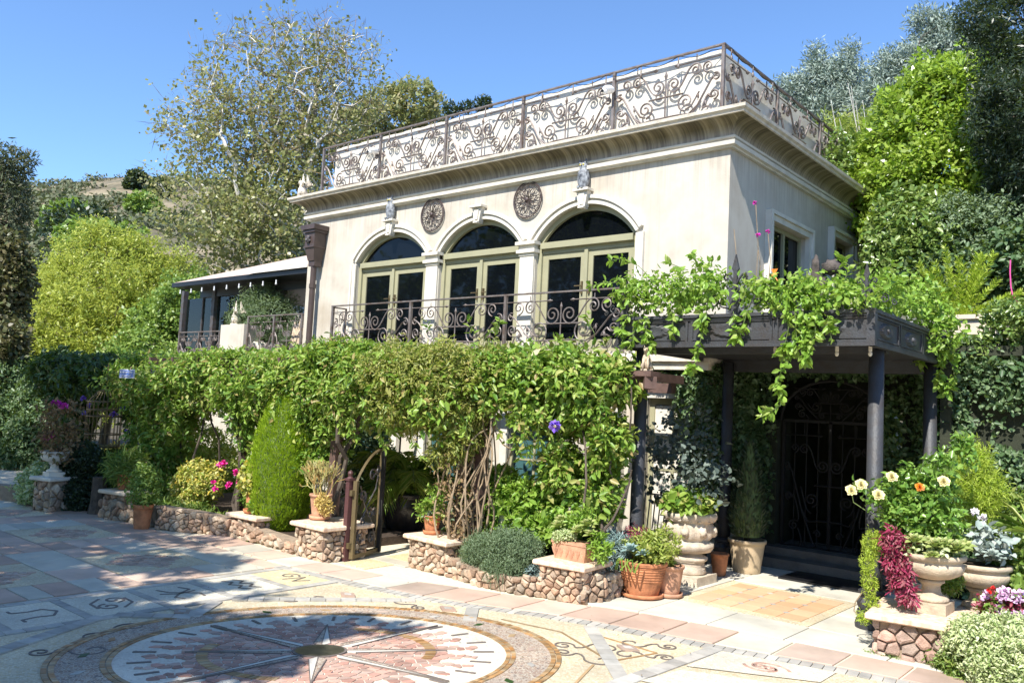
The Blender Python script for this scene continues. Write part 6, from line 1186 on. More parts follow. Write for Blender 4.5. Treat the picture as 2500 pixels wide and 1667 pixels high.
build('canes', mb, 'pale_bark', t); bl = [DB(*q) for q in [(2060, 410, 17, 50), (2110, 420, 17, 60), (2150, 420, 17, 50), (2060, 340, 17, 40), (2120, 350, 17, 45), (2160, 380, 17, 40), (2010, 350, 17, 30), (2110, 480, 17, 60), (2090, 300, 17, 25), (2030, 300, 17, 18), (2180, 330, 17, 30)]]; foliage('leaves', bl, 2600, 7, .3, .15, .018, 'bamboo', t, fine=False, rough=.5, droop=.3)
# foxtail fern
x, y, z = GP['fern']; t = thing('foxtail_fern', 'upright bright foxtail fern plumes in the pink stone trough', 'fern', (x, y, z)); P = []; Dv = []
for i in range(24):
    a = rnd.uniform(-1.25, 1.25); l = rnd.uniform(.62, .95)*(1-.2*abs(a)); tip = np.array([math.sin(a)*.95, rnd.uniform(-.35, .25), math.cos(a)*1.0]); tip /= np.linalg.norm(tip); s_ = int(330*l)
    u = rng.random((s_, 1)); c = np.array([x+a*.1, y, z])+tip*l*u+np.array([0, 0, -.1])*(u**2)*abs(a); d = nrm(np.cross(tip, rng.normal(size=(s_, 3)))); P.append(c); Dv.append(nrm(d+tip*.8))
P = np.concatenate(P); Dv = np.concatenate(Dv); leafmesh('plumes', P, Dv, nrm(rng.normal(size=P.shape)), .07, .014, 'fern', t, fine=False)
mb = MB(); mb.tube([Y(px, py, 10.8) for px, py in [(2467, 635), (2466, 665), (2468, 700), (2472, 720), (2490, 745), (2510, 752)]], .008, 5); build('red_stalk', mb, 'petal_pink', label='red aloe flower stalk above the hedge at the right edge', category='flower')
# ================================================================ PERGOLA VINES
def PB(px, py, r, rz=None, dy=0., ry=None):
    if py < 960: py += 24+10*math.sin(px*.021)+6*math.sin(px*.063)
    y = 6.25 if px < 1050 else 6.25+(px-1050)*.0019; return BL(px, py, y+dy, r, rz, ry)
t1 = thing('pergola_vine', 'dense shaded vine over the far left end of the pergola', 'vine', (-14.3, 6.4, 0)); bl = [PB(*q) for q in [(170, 905, .55, .35), (230, 900, .5, .3), (290, 905, .45, .25), (180, 960, .35, .4), (190, 1020, .2, .4), (280, 950, .25, .2), (335, 1010, .15, .3), (175, 1130, .28, .45), (150, 880, .4, .3)]]
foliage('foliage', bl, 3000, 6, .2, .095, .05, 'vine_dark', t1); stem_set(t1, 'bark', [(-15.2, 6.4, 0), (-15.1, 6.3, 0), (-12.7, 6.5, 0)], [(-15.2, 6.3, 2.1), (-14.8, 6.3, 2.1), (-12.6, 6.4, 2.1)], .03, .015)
t2 = thing('pergola_vine', 'bright leafy vine curtain hanging almost to the ground left of the yellow shrub', 'vine', (-11.5, 6.3, 0)); bl = [PB(*q) for q in [(350, 900, .45, .25), (420, 895, .45, .25), (490, 895, .36, .16), (560, 890, .33, .14), (380, 970, .4, .3), (450, 960, .42, .3), (370, 1050, .28, .3), (430, 1050, .35, .35), (400, 1130, .3, .35), (430, 1190, .3, .3), (455, 1010, .22, .25), (380, 1210, .2, .2), (490, 940, .16, .12), (330, 960, .25, .2)]]
foliage('foliage', bl, 5200, 6, .2, .08, .036, 'vine', t2, droop=.4, gap=.34, rough=.45)
stem_set(t2, 'bark', [(-11.2, 6.4, 0), (-11.0, 6.4, 0), (-11.6, 6.4, 0)], [(-11.3, 6.3, 2.1), (-10.8, 6.3, 2.1), (-11.9, 6.3, 2.1)], .02, .01)
t3 = thing('pergola_vine', 'vine over the middle of the pergola around the cypress and gate post', 'vine', (-8.8, 6.3, 0)); bl = [PB(*q) for q in [(630, 890, .42, .22), (700, 890, .4, .22), (770, 895, .38, .25), (840, 885, .38, .26), (910, 895, .38, .25), (600, 950, .3, .2), (650, 960, .25, .25), (780, 970, .27, .25), (830, 970, .26, .22), (760, 1040, .2, .25), (800, 1050, .18, .25), (770, 1110, .13, .18), (880, 950, .3, .2), (940, 950, .28, .22), (740, 960, .25, .2), (700, 1000, .15, .2), (560, 925, .25, .15)]]
foliage('foliage', bl, 7000, 6, .17, .072, .034, 'vine', t3, droop=.35, gap=.32, rough=.45)
bl = [PB(*q) for q in [(615, 1030, .13, .3), (640, 1120, .12, .35), (590, 1020, .12, .22), (620, 1200, .12, .2)]]; foliage('lower_foliage', bl, 500, 5, .17, .07, .038, 'vine', t3, droop=.4)
stem_set(t3, 'bark', [(-9.95, 6.25, 0), (-10.1, 6.3, 0), (-9.8, 6.3, 0), (-9.9, 6.2, 0), (-9.7, 6.35, 0), (-7.8, 6.25, .2), (-7.75, 6.2, .3)], [(-10.0, 6.3, 2.1), (-10.2, 6.2, 2.1), (-9.7, 6.3, 2.1), (-10.05, 6.3, 2), (-9.9, 6.2, 2.1), (-7.8, 6.2, 2.1), (-7.9, 6.3, 2.1)], .035, .02, wob=.07)
t4 = thing('pergola_vine', 'fine-leaved olive vine heaped on the pergola above the garden gate', 'vine', (-6.9, 6.4, 0)); bl = [PB(*q) for q in [(980, 885, .38, .26), (1040, 880, .36, .27), (1100, 885, .36, .26), (1160, 895, .3, .24), (1000, 950, .3, .24), (1060, 970, .3, .28), (1110, 1000, .25, .25), (1140, 950, .26, .25), (1080, 1050, .14, .25), (1120, 1070, .14, .22), (1010, 1000, .18, .12)]]
foliage('foliage', bl, 5200, 7, .15, .052, .018, 'vine_olive', t4, droop=.3, gap=.28, rough=.4); bl = [PB(*q) for q in [(1000, 880, .36, .2), (1080, 950, .36, .25), (1150, 920, .3, .25), (1110, 1010, .26, .25)]]; foliage('broad_leaves', bl, 900, 5, .2, .085, .045, 'vine', t4, rough=.45, droop=.3)
A = [(-6.02+rnd.uniform(-.15, .22), 6.5+rnd.uniform(-.15, .15), .1) for _ in range(26)]; Bq = [(a[0]+rnd.uniform(-.25, .2), a[1]+rnd.uniform(-.1, .1), rnd.uniform(1.3, 2.05)) for a in A]; stem_set(t4, 'dry_stem', A, Bq, .012, .006, wob=.06, seg=12); mb2 = stems([(-5.95, 6.35, .1)]*7, [(-6.35+rnd.uniform(-.2, .5), 6.3, rnd.uniform(.5, 1.0)) for _ in range(7)], .008, .003, wob=.06, seg=9); mb.add(mb2.v, mb2.f)
foliage('dry_leaves', [PB(1100, 1150, .12, .25), PB(1120, 1230, .12, .25), PB(1140, 1300, .1, .15)], 130, 4, .15, .05, .025, 'dry_leaf', t4)
t5 = thing('pergola_vine', 'large-leaved vine curtain between the window and the canopy column', 'vine', (-5.2, 6.8, 0)); bl = [PB(*q) for q in [(1220, 895, .3, .19), (1290, 900, .3, .2), (1360, 905, .3, .2), (1430, 910, .3, .2), (1490, 915, .2, .18), (1240, 960, .2, .14), (1310, 975, .26, .18), (1370, 990, .28, .22), (1430, 1000, .26, .24), (1490, 990, .13, .2), (1370, 1060, .2, .2), (1425, 1080, .24, .24), (1475, 1070, .15, .22), (1410, 1160, .22, .22), (1460, 1150, .15, .2), (1370, 1150, .14, .14), (1440, 1220, .18, .15), (1395, 1230, .14, .14)]]
foliage('foliage', bl, 4600, 5, .17, .078, .044, 'vine', t5, droop=.3, rough=.45, gap=.36)
stem_set(t5, 'bark', [(-4.5, 6.75, .2), (-4.6, 6.8, .2), (-4.75, 6.9, .2), (-4.55, 6.7, .2)], [(-4.9, 6.9, 1.9), (-4.4, 7.0, 2.0), (-4.6, 7.0, 1.4), (-4.3, 6.9, 1.2)], .016, .008, wob=.05)
t7 = thing('trailing_shoots', 'ragged vine shoots hanging and sprouting along the pergola front', 'vine', (-8.5, 6.2, 1.6)); mb = MB(); SP = []
for i in range(150):
    px = rnd.uniform(170, 1500); q = Y(px, 930, 6.05+(.0 if px < 1050 else (px-1050)*.0019)); x, y = q[0], q[1]+rnd.uniform(-.1, .15)
    if rnd.random() < .62: z = rnd.uniform(1.7, 2.05); l = rnd.uniform(.2, .6); dz = -1
    else: z = 2.15; l = rnd.uniform(.1, .32); dz = 1; y += rnd.uniform(.1, 1.0)
    dx = rnd.uniform(-.3, .3)*l; n_ = max(3, int(l/.035)); Q = [np.array([x+dx*f, y-.08*math.sin(PI*f)*l*3, z+dz*l*f]) for f in np.linspace(0, 1, 6)]; mb.tube(Q, [.004]*5+[.002], 3)
    for k_ in range(n_): f = rnd.random()*5-1e-3; j = int(max(0, f)); SP.append((Q[j]+(Q[j+1]-Q[j])*(f-j), nrm(Q[j+1]-Q[j])))
build('shoots', mb, 'green_stem', t7, kind='stuff'); P = np.array([s[0] for s in SP]); Q = np.array([s[1] for s in SP]); a = sprigs(P, Q, 3, .04, .07, .034, up=.4, jit=.8, droop=.3); leafmesh('leaves', *a, 'vine', t7)
# top layer behind the front edge, under the balcony
for i, (lab, xs) in enumerate((('vine cover on the rafters behind the left half of the pergola front', (-15.2, -14.2, -13.2, -12.2, -11.3, -10.4)), ('vine cover on the rafters behind the right half of the pergola front', (-9.5, -8.7, -7.9, -7.1, -6.3, -5.6)))):
    bl = [(x, y, 2.12+rnd.uniform(-.03, .05), .5, .3, .13) for x in xs for y in (6.9, 7.3)]; foliage('rafter_vine', bl, 2200, 6, .2, .09, .045, 'vine', fine=False, label=lab, category='vine')
# sprays that stick up in front of the balcony
t6 = thing('vine_sprays', 'loose vine shoots reaching up past the balcony railing', 'vine', (-7, 8.9, 2.3)); A = []; Bq = []
for _ in range(34): x = rnd.uniform(-11.6, -5.0); y = rnd.uniform(7.4, 8.9); A.append((x, y, 2.25)); Bq.append((x+rnd.uniform(-.2, .2), y+rnd.uniform(-.1, .1), 2.25+rnd.uniform(.15, .5)*(1.2 if x > -8 else .8)))
stem_set(t6, 'green_stem', A, Bq, .006, .002, wob=.02); A = np.array(A); Bq = np.array(Bq); u = rng.random((34*5, 1))*.7+.3; P = np.repeat(A, 5, 0)*(1-u)+np.repeat(Bq, 5, 0)*u; a = sprigs(P, nrm(np.repeat(Bq-A, 5, 0)), 4, .06, .085, .04, jit=.8); leafmesh('leaves', *a, 'vine', t6)
flowers('violet_flowers', [tuple(np.array(PB(*q, .1)[:3])+np.array([0, -.32, 0])) for q in [(252, 1010), (330, 1012), (350, 998), (362, 1055), (382, 1115), (360, 1140), (420, 876), (325, 1015), (268, 992), (252, 975)]], .05, 'petal_violet', label='small violet blooms dotted through the left pergola vines', category='flowers', group=None)
t = thing('passion_flower', 'single violet flower in the vine right of the window', 'flower', tuple(Y(1355, 1040, 6.45))); flowers('petals', [Y(1355, 1040, 6.45)], .06, 'petal_violet', t, n=10); mb = MB(); mb.ball(Y(1355, 1040, 6.42), .014, 8, 6); build('centre', mb, 'petal_rose', t)
# ================================================================ CANOPY VINE
t = thing('canopy_vine', 'bright trailing vine over the top and front of the iron canopy', 'vine', (-3.5, 7.2, 2.7))
def CB(px, py, r, rz=None, y=7.2): return BL(px, py, y, r, rz, r)
bl = [CB(*q) for q in [(1540, 705, .16, .11), (1600, 705, .17, .11), (1670, 705, .17, .11), (1740, 700, .15, .11), (1555, 750, .12, .1), (1640, 735, .15, .09), (1840, 705, .13, .09), (1900, 715, .15, .11), (1960, 725, .16, .12), (2030, 720, .16, .11), (2090, 710, .13, .1), (1720, 670, .1, .09), (1980, 765, .12, .1), (1950, 700, .1, .08)]]
bl += [tuple(list(X(px, py, -2.22))+[.09, .16, .08]) for px, py in [(2120, 715), (2170, 725), (2230, 745), (2290, 770)]]+[BL(px, py, 7.9, .22, .08) for px, py in [(1700, 715), (1850, 715), (2000, 715), (2130, 700)]]+[BL(px, py, 9.0, .17, .13) for px, py in [(2200, 700), (2250, 720), (2290, 760), (2300, 820)]]
foliage('foliage', bl, 1350, 5, .14, .062, .036, 'canopy_vine', t, droop=.3, rough=.5)
def strand(pts, y, nl, ls=.06):
    P = [Y(px, py, y) for px, py in pts]; Q = []
    for a, b in zip(P, P[1:]):
        for i in range(5): Q.append(a+(b-a)*i/5)
    Q.append(P[-1]); Q = np.array(Q); mb.tube(Q, .004, 4); n = int(nl); u = rng.random(n)*(len(Q)-1.01); i = u.astype(int); c = Q[i]+(Q[i+1]-Q[i])*(u-i)[:, None]; return c, nrm(Q[i+1]-Q[i])
mb = MB(); SP = []
for pts, y, nl in [([(1560, 780), (1545, 820), (1535, 850)], 7.1, 16), ([(1575, 770), (1580, 830), (1590, 850)], 7.09, 16), ([(1540, 760), (1515, 800), (1525, 840)], 7.1, 12), ([(1730, 720), (1720, 790), (1705, 850), (1695, 890), (1680, 905)], 7.08, 34), ([(1715, 740), (1712, 800)], 7.09, 14), ([(1790, 760), (1800, 830)], 7.09, 10), ([(1830, 740), (1815, 790), (1795, 830)], 7.1, 14), ([(1915, 740), (1925, 800), (1912, 860), (1905, 910), (1895, 950)], 7.08, 34), ([(1900, 940), (1905, 990), (1880, 1005), (1850, 1020)], 7.05, 16), ([(1960, 760), (1965, 810), (1975, 850), (1960, 880)], 7.08, 26), ([(1990, 760), (1990, 820), (1960, 850)], 7.08, 20), ([(1940, 760), (1945, 830), (1925, 860)], 7.08, 22), ([(2020, 770), (2030, 830)], 7.08, 14), ([(1645, 770), (1640, 810)], 7.1, 10), ([(1600, 690), (1560, 650), (1520, 630), (1495, 636)], 7.1, 8), ([(1700, 680), (1698, 640), (1690, 620)], 7.2, 12), ([(1530, 690), (1470, 690), (1440, 700)], 7.15, 10), ([(1680, 660), (1640, 645), (1632, 640)], 7.2, 5), ([(2060, 690), (2075, 650), (2050, 630)], 7.2, 10), ([(2130, 700), (2160, 660), (2180, 640)], 7.4, 10), ([(2290, 830), (2300, 880), (2290, 940)], 9.2, 40), ([(2320, 840), (2330, 920), (2310, 960)], 9.2, 30), ([(2270, 860), (2240, 890)], 9.2, 12)]:
    SP.append(strand(pts, y, nl))
build('trailing_stems', mb, 'green_stem', t); P = np.concatenate([s[0] for s in SP]); Q = np.concatenate([s[1] for s in SP]); a = sprigs(P, Q, 3, .04, .075, .042, up=.4, jit=.7, droop=.2); leafmesh('trailing_leaves', *a, 'canopy_vine', t)
mb = MB(); 
for px, py0, py1, y in [(1845, 500, 700, 7.6), (1792, 560, 700, 7.3), (1850, 600, 700, 7.7), (1875, 570, 700, 7.5)]: mb.tube([Y(px, py1, y), Y(px+6, (py0+py1)/2, y), Y(px, py0, y)], .004, 4)
build('tall_stalks', mb, 'dry_stem', t); flowers('pink_heads', [Y(1843, 496, 7.6), Y(1875, 566, 7.5), Y(1851, 574, 7.5)], .024, 'petal_magenta', t)
mb = MB(); p = np.array(Y(1890, 672, 7.35))
for i in range(9): mb.tube([p, p+np.array([(i-4)*.008, 0, .06])], .0025, 4)
mb.ball(p, (.03, .02, .02), 8, 6); mb.tube([p, p+np.array([.05, 0, -.08])], .006, 5); build('coral_flower', mb, 'petal_orange', t)
# ivy on the house and in the dark under the canopy
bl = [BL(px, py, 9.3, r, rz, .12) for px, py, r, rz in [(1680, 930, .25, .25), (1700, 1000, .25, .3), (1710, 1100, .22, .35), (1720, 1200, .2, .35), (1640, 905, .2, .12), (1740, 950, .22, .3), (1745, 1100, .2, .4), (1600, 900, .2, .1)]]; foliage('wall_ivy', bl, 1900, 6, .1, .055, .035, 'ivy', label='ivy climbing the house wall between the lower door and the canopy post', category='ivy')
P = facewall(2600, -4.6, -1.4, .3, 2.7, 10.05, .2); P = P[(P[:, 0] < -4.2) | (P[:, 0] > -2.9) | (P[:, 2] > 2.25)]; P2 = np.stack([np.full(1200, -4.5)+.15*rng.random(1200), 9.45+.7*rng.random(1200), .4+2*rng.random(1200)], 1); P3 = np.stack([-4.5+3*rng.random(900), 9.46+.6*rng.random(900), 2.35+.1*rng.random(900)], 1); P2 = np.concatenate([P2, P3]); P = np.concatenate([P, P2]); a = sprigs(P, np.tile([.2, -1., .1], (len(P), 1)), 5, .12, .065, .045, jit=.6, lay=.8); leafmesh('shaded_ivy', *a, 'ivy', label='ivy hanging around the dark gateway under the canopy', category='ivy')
bl = [(-3.3, 12.9, 1.6, .7, .3, .5), (-2.6, 12.9, 1.9, .6, .3, .4), (-4.2, 12.9, 1.9, .5, .3, .5)]; foliage('courtyard_climber', bl, 900, 6, .2, .08, .05, 'vine', label='sunlit climber on the garden wall seen through the gateway', category='climber')
# ================================================================ CYPRESS and bed plants
def cone(name, label, x, y, z0, prof, n, ln, wd, mat, lean=0., cat='shrub', **kw):
    """clipped or natural cone: prof = [(height, radius)]"""
    t = thing(name, label, cat, (x, y, z0)); H = prof[-1][0]; zz = rng.random(n)*H; rr = np.interp(zz, [p[0] for p in prof], [p[1] for p in prof]); keep = rng.random(n) < (rr/max(p[1] for p in prof))+.05; zz = zz[keep]; rr = rr[keep]; a = rng.random(len(zz))*2*PI
    lump = np.array([noise.noise(Vector((math.cos(q)*2.2, math.sin(q)*2.2, h*3.2))) for q, h in zip(a, zz)]); fine_ = np.array([noise.noise(Vector((math.cos(q)*9, math.sin(q)*9, h*12))) for q, h in zip(a, zz)]); r = rr*(.94+.12*lump+.1*fine_+.06*rng.random(len(zz))); P = np.stack([x+r*np.cos(a)+lean*zz, y+r*np.sin(a), z0+zz], 1); Dv = nrm(np.stack([np.cos(a), np.sin(a), np.full(len(a), 1.5)], 1)+rng.normal(size=P.shape)*.35); Nn = nrm(np.stack([np.cos(a), np.sin(a), np.full(len(a), .2)], 1)+rng.normal(size=P.shape)*.45)
    leafmesh('foliage', P, Dv, Nn, ln*(.7+.6*rng.random(len(P))), wd, mat, t, fine=False); core = MB(); core.lathe([(q[1]*.86+.001, q[0]) for q in prof], (0, 0, 0), 20); core.v = [(v[0]+x+lean*v[2], v[1]+y, v[2]+z0) for v in core.v]; build('inner_growth', core, 'core_'+mat if 'core_'+mat in MT else 'green_stem', t); m = MB(); m.tube([(x, y, z0-.12), (x, y, z0+.2)], .04, 8); build('trunk', m, 'bark', t); return t
pc = Y(690, 1310, 6.05); cone('golden_cypress', 'tall lime green teardrop cypress in the planter left of the gate', -8.86, 6.1, .0, [(0, .1), (.12, .25), (.35, .35), (.6, .385), (.85, .385), (1.1, .36), (1.35, .31), (1.6, .23), (1.8, .14), (1.95, .03)], 46000, .042, .011, 'cypress', lean=.05)
x, y = GP['conifer']; cone('potted_conifer', 'small dark conifer growing in the large tan pot under the canopy', x, y, .42, [(0, .16), (.2, .2), (.5, .15), (.8, .09), (1.05, .02)], 2600, .07, .013, 'dark_tree')
def at_(px, py, y): return tuple(Y(px, py, y))
def plant(name, label, pts, n, k, span, ln, wd, mat, cat='plant', **kw): return foliage(name, [tuple(list(Y(px, py, y))+[r, r*.9, rz]) for px, py, y, r, rz in pts], n, k, span, ln, wd, mat, label=label, category=cat, **kw)
plant('yellow_shrub', 'yellow variegated shrub between the vine curtain and the geraniums', [(480, 1160, 6.0, .22, .16), (460, 1190, 6.0, .2, .18), (500, 1185, 6.0, .22, .16), (475, 1225, 5.95, .2, .12), (520, 1160, 6.2, .15, .14)], 1500, 6, .08, .05, .028, 'variegated_yellow', 'shrub')
plant('low_plants', 'low mixed grasses and small plants along the left planter wall', [(420, 1245, 5.75, .25, .1), (470, 1255, 5.8, .22, .08), (520, 1275, 5.75, .12, .06), (390, 1240, 5.75, .15, .1)], 1100, 6, .12, .07, .018, 'grass_leaf', 'plants')
plant('red_leaf_plant', 'straggly reddish plant at the foot of the cypress', [(620, 1300, 5.85, .16, .08), (600, 1290, 5.85, .12, .08)], 260, 5, .1, .045, .025, 'dry_leaf')
plant('creeping_plant', 'small bright green creeper under the cypress at the planter edge', [(645, 1318, 5.82, .16, .06), (610, 1312, 5.8, .12, .05), (670, 1330, 5.8, .1, .04)], 320, 5, .08, .035, .02, 'vine')
plant('garden_shrub', 'light green shrub against the white wall behind the cypress', [(500, 1090, 8.2, .4, .35), (540, 1130, 8.2, .35, .3), (470, 1150, 8.2, .35, .3), (560, 1170, 8.0, .35, .25)], 1200, 6, .15, .08, .035, 'bamboo', 'shrub')
plant('garden_shrub', 'green shrub in the bed behind the garden gate near the white wall', [(900, 1100, 8.3, .3, .4), (860, 1150, 8.2, .3, .3), (1160, 1190, 8.2, .25, .3)], 1200, 6, .15, .09, .03, 'rosemary', 'shrub')
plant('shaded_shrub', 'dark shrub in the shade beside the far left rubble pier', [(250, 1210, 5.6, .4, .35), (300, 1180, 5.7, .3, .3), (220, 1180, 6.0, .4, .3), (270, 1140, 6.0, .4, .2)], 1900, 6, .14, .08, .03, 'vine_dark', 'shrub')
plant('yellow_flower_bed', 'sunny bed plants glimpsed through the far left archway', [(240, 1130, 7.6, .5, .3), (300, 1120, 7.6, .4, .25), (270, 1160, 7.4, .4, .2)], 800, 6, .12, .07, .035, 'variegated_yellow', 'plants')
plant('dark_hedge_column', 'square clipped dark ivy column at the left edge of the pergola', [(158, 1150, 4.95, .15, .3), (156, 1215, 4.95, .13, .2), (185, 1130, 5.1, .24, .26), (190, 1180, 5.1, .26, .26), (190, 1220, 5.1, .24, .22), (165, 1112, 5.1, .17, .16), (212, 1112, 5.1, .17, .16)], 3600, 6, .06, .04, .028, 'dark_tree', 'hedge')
m = MB(); p = G(190, 1258); m.lathe([(.13, 0), (.1, .15), (.09, .5)], (p[0], p[1]+.25, 0), 10); build('hedge_stump', m, 'bark', label='dark trunk mass at the foot of the clipped ivy column', category='trunk')
# geraniums
x, y = GP['ger']; t = thing('geranium', 'pink geranium with yellow-green leaves spilling from its terracotta pot', 'plant', (x, y, .57)); foliage('leaves', [(x, y, .68, .2, .16, .13), (x+.08, y-.02, .58, .1, .08, .07), (x-.1, y, .76, .13, .12, .1)], 480, 5, .08, .05, .04, 'variegated_yellow', t); foliage('trailing_leaves', [(x+.12, y-.06, .42, .05, .05, .1)], 40, 5, .08, .05, .04, 'vine', t); flowers('blooms', [Y(*q, 5.7) for q in [(545, 1130), (548, 1134), (575, 1152), (578, 1156), (585, 1172), (584, 1176), (525, 1193), (522, 1178), (560, 1182), (536, 1135), (557, 1186)]], .04, 'petal_pink', t, n=5)
# firestick and yellow sedum
x, y = GP['fire']; t = thing('firestick_plant', 'pale yellow-orange firestick plant in the pink pot by the gate', 'plant', (x, y, .6)); m = MB()
def twig(p, d, l, r, dep):
    q = p+d*l; m.tube([p, (p+q)/2+rng.normal(size=3)*l*.05, q], [r, r*.9, r*.8], 4)
    if dep:
        for _ in range(3 if dep > 1 else 2): twig(q, nrm(d+rng.normal(size=3)*.38+np.array([0, 0, .25])), l*.72, r*.8, dep-1)
for i in range(17): twig(np.array([x+rnd.uniform(-.06, .06), y+rnd.uniform(-.06, .06), .6]), nrm(np.array([rnd.uniform(-.45, .45), rnd.uniform(-.4, .4), 1.])), rnd.uniform(.12, .18), .007, 3)
build('stems', m, 'firestick', t)
P, Dn = shell([(x+.14, y-.08, .6, .07, .05, .06), (x+.18, y-.06, .54, .06, .05, .06)], 170, .3); a = sprigs(P, Dn, 6, .05, .035, .012, jit=.8); leafmesh('yellow_sedum', *a, 'yellow_succulent', t)
# plants on small pier, rosemary, trough
x, y = GP['small']; t = thing('potted_herb', 'small leafy plant in the little terracotta pot right of the gate', 'plant', (x, y, .5)); foliage('leaves', [(x, y, .6, .12, .1, .1), (x+.05, y, .75, .07, .07, .14), (x-.1, y, .58, .1, .06, .06)], 130, 5, .1, .055, .025, 'vine', t); foliage('grey_rosette', [(x-.02, y-.05, .54, .05, .04, .03)], 26, 5, .03, .04, .012, 'kalanchoe', t)
t = thing('palm', 'arching yellow-green palm fronds behind the gate', 'palm', (*GP['black'], .5)); P = []; Dv = []; m = MB()
for i in range(38):
    a = rnd.uniform(0, 2*PI); el = rnd.uniform(.75, 1.4); l = rnd.uniform(.7, 1.15); b = np.array([GP['black'][0]+rnd.uniform(-.12, .12), GP['black'][1]+rnd.uniform(-.1, .1), .5]); d = np.array([math.cos(a)*math.cos(el), math.sin(a)*math.cos(el), math.sin(el)]); Q = [b+d*l*f+np.array([0, 0, -.45*(f**2.5)]) for f in np.linspace(0, 1.2, 12)]; m.tube(Q, .006, 4)
    for j in range(4, 11):
        for s in (-1, 1):
            for e in (0, .5): c = Q[j]*(1-e)+Q[j+1]*e; dd = nrm(Q[j+1]-Q[j]); sd_ = nrm(np.cross(dd, [0, 0, 1.])); P.append(c); Dv.append(nrm(dd*.9+sd_*s*.9+np.array([0, 0, -.25])))
build('stems', m, 'green_stem', t); P = np.array(P); Dv = np.array(Dv); leafmesh('fronds', P, Dv, np.tile([0, 0, 1.], (len(P), 1))+rng.normal(size=P.shape)*.3, .3, .022, 'palm_leaf', t)
x, y = GP['black']; foliage('jar_plant', [(x, y, .7, .28, .22, .16), (x, y, .85, .2, .2, .1)], 260, 6, .14, .08, .05, 'vine', label='broad green leaves filling the black glazed jar', category='plant')
plant('rosemary', 'mound of blue-green rosemary spilling over the planter wall', [(1180, 1340, 6.3, .17, .13), (1240, 1335, 6.3, .18, .15), (1280, 1345, 6.3, .14, .13), (1210, 1385, 6.2, .11, .09), (1155, 1360, 6.3, .1, .09), (1250, 1380, 6.22, .12, .08)], 5200, 8, .08, .028, .006, 'rosemary', 'shrub', rough=.4)
m = MB(); 
for i in range(14): px = rnd.uniform(1190, 1240); a = Y(px, 1390, 6.12); b = Y(px+rnd.uniform(-8, 8), 1390+rnd.uniform(20, 55), 6.06); m.tube([a, (a+b)/2, b], .0025, 3)
build('rosemary_trailers', m, 'rosemary', label='thin trailing rosemary stems hanging down the stones', category='stems')
plant('blue_succulent', 'small blue-grey succulent in the planter left of the trough pier', [(1310, 1400, 6.3, .08, .07), (1330, 1410, 6.3, .07, .05)], 110, 6, .06, .06, .01, 'succulent_blue')
plant('leafy_shrub', 'bright leafy shrub growing below the window in the planter', [(1190, 1220, 6.9, .2, .18), (1250, 1230, 6.9, .24, .2), (1310, 1230, 6.9, .22, .2), (1230, 1180, 7, .16, .12), (1300, 1290, 6.8, .2, .15), (1210, 1280, 6.8, .16, .13), (1370, 1290, 6.7, .15, .12)], 1700, 6, .13, .07, .038, 'canopy_vine', 'shrub', rough=.4)
plant('dark_undergrowth', 'dark undergrowth behind the rosemary in the planter', [(1300, 1330, 6.9, .25, .15), (1230, 1310, 7.0, .3, .15), (1150, 1300, 7.0, .25, .15), (1400, 1320, 7.0, .25, .2)], 900, 6, .12, .07, .04, 'vine_dark', 'plants')
x, y = GP['trough']
def rosette(c, r, mat, parent, n=24, tilt=(0, -.35, 1)):
    n0 = nrm(np.array(tilt, float)); u = nrm(np.cross(n0, [1, 0, .1])); w = np.cross(n0, u); P = []; Dv = []; Ln = []; Nn = []
    for i in range(n): a = i*2.39996; f = (i+1)/n; d = nrm((u*math.cos(a)+w*math.sin(a))*f+n0*(1.25-f)); P.append(np.array(c)+d*.01); Dv.append(d); Ln.append(r*(.45+.55*f)); Nn.append(n0)
    return np.array(P), np.array(Dv), np.array(Nn), np.array(Ln)
def rosettes(name, cs, mat, parent, **kw):
    return [leafmesh('rosette', *(lambda a: (a[0], a[1], a[2], a[3], a[3]*.62))(rosette(c, r, mat, parent)), mat, parent) for c, r in cs]
t = thing('trough_succulents', 'aeonium rosettes and cream flowering stonecrop in the terracotta trough', 'plant', (x, y, .52)); rosettes('rosettes', [((x+.14, y, .68), .1), ((x+.08, y-.06, .62), .09), ((x+.2, y-.03, .6), .08), ((x-.18, y-.02, .63), .09), ((x-.2, y+.04, .68), .08)], 'succulent_green', t)
foliage('stonecrop', [(x-.06, y-.06, .57, .1, .06, .04), (x-.13, y-.08, .55, .06, .05, .04)], 330, 5, .03, .018, .014, 'variegated_white', t); foliage('leafy_sprig', [(x+.3, y-.02, .5, .08, .06, .1)], 50, 6, .08, .06, .024, 'canopy_vine', t); foliage('leafy_sprig', [(x+.02, y+.05, .72, .08, .07, .08)], 50, 6, .08, .06, .024, 'canopy_vine', t)
x, y = GP['big']; t = thing('succulent_mix', 'mixed blue and green succulents overflowing the large ribbed pot', 'plant', (x, y, .38)); rosettes('rosettes', [((x+rnd.uniform(-.2, .2), y+rnd.uniform(-.2, .12), .44+rnd.uniform(0, .06)), rnd.uniform(.06, .09)) for _ in range(9)], 'succulent_green', t)
rosettes('blue_rosettes', [((x-.02, y-.2, .46), .1), ((x+.1, y-.18, .44), .07)], 'succulent_blue', t)
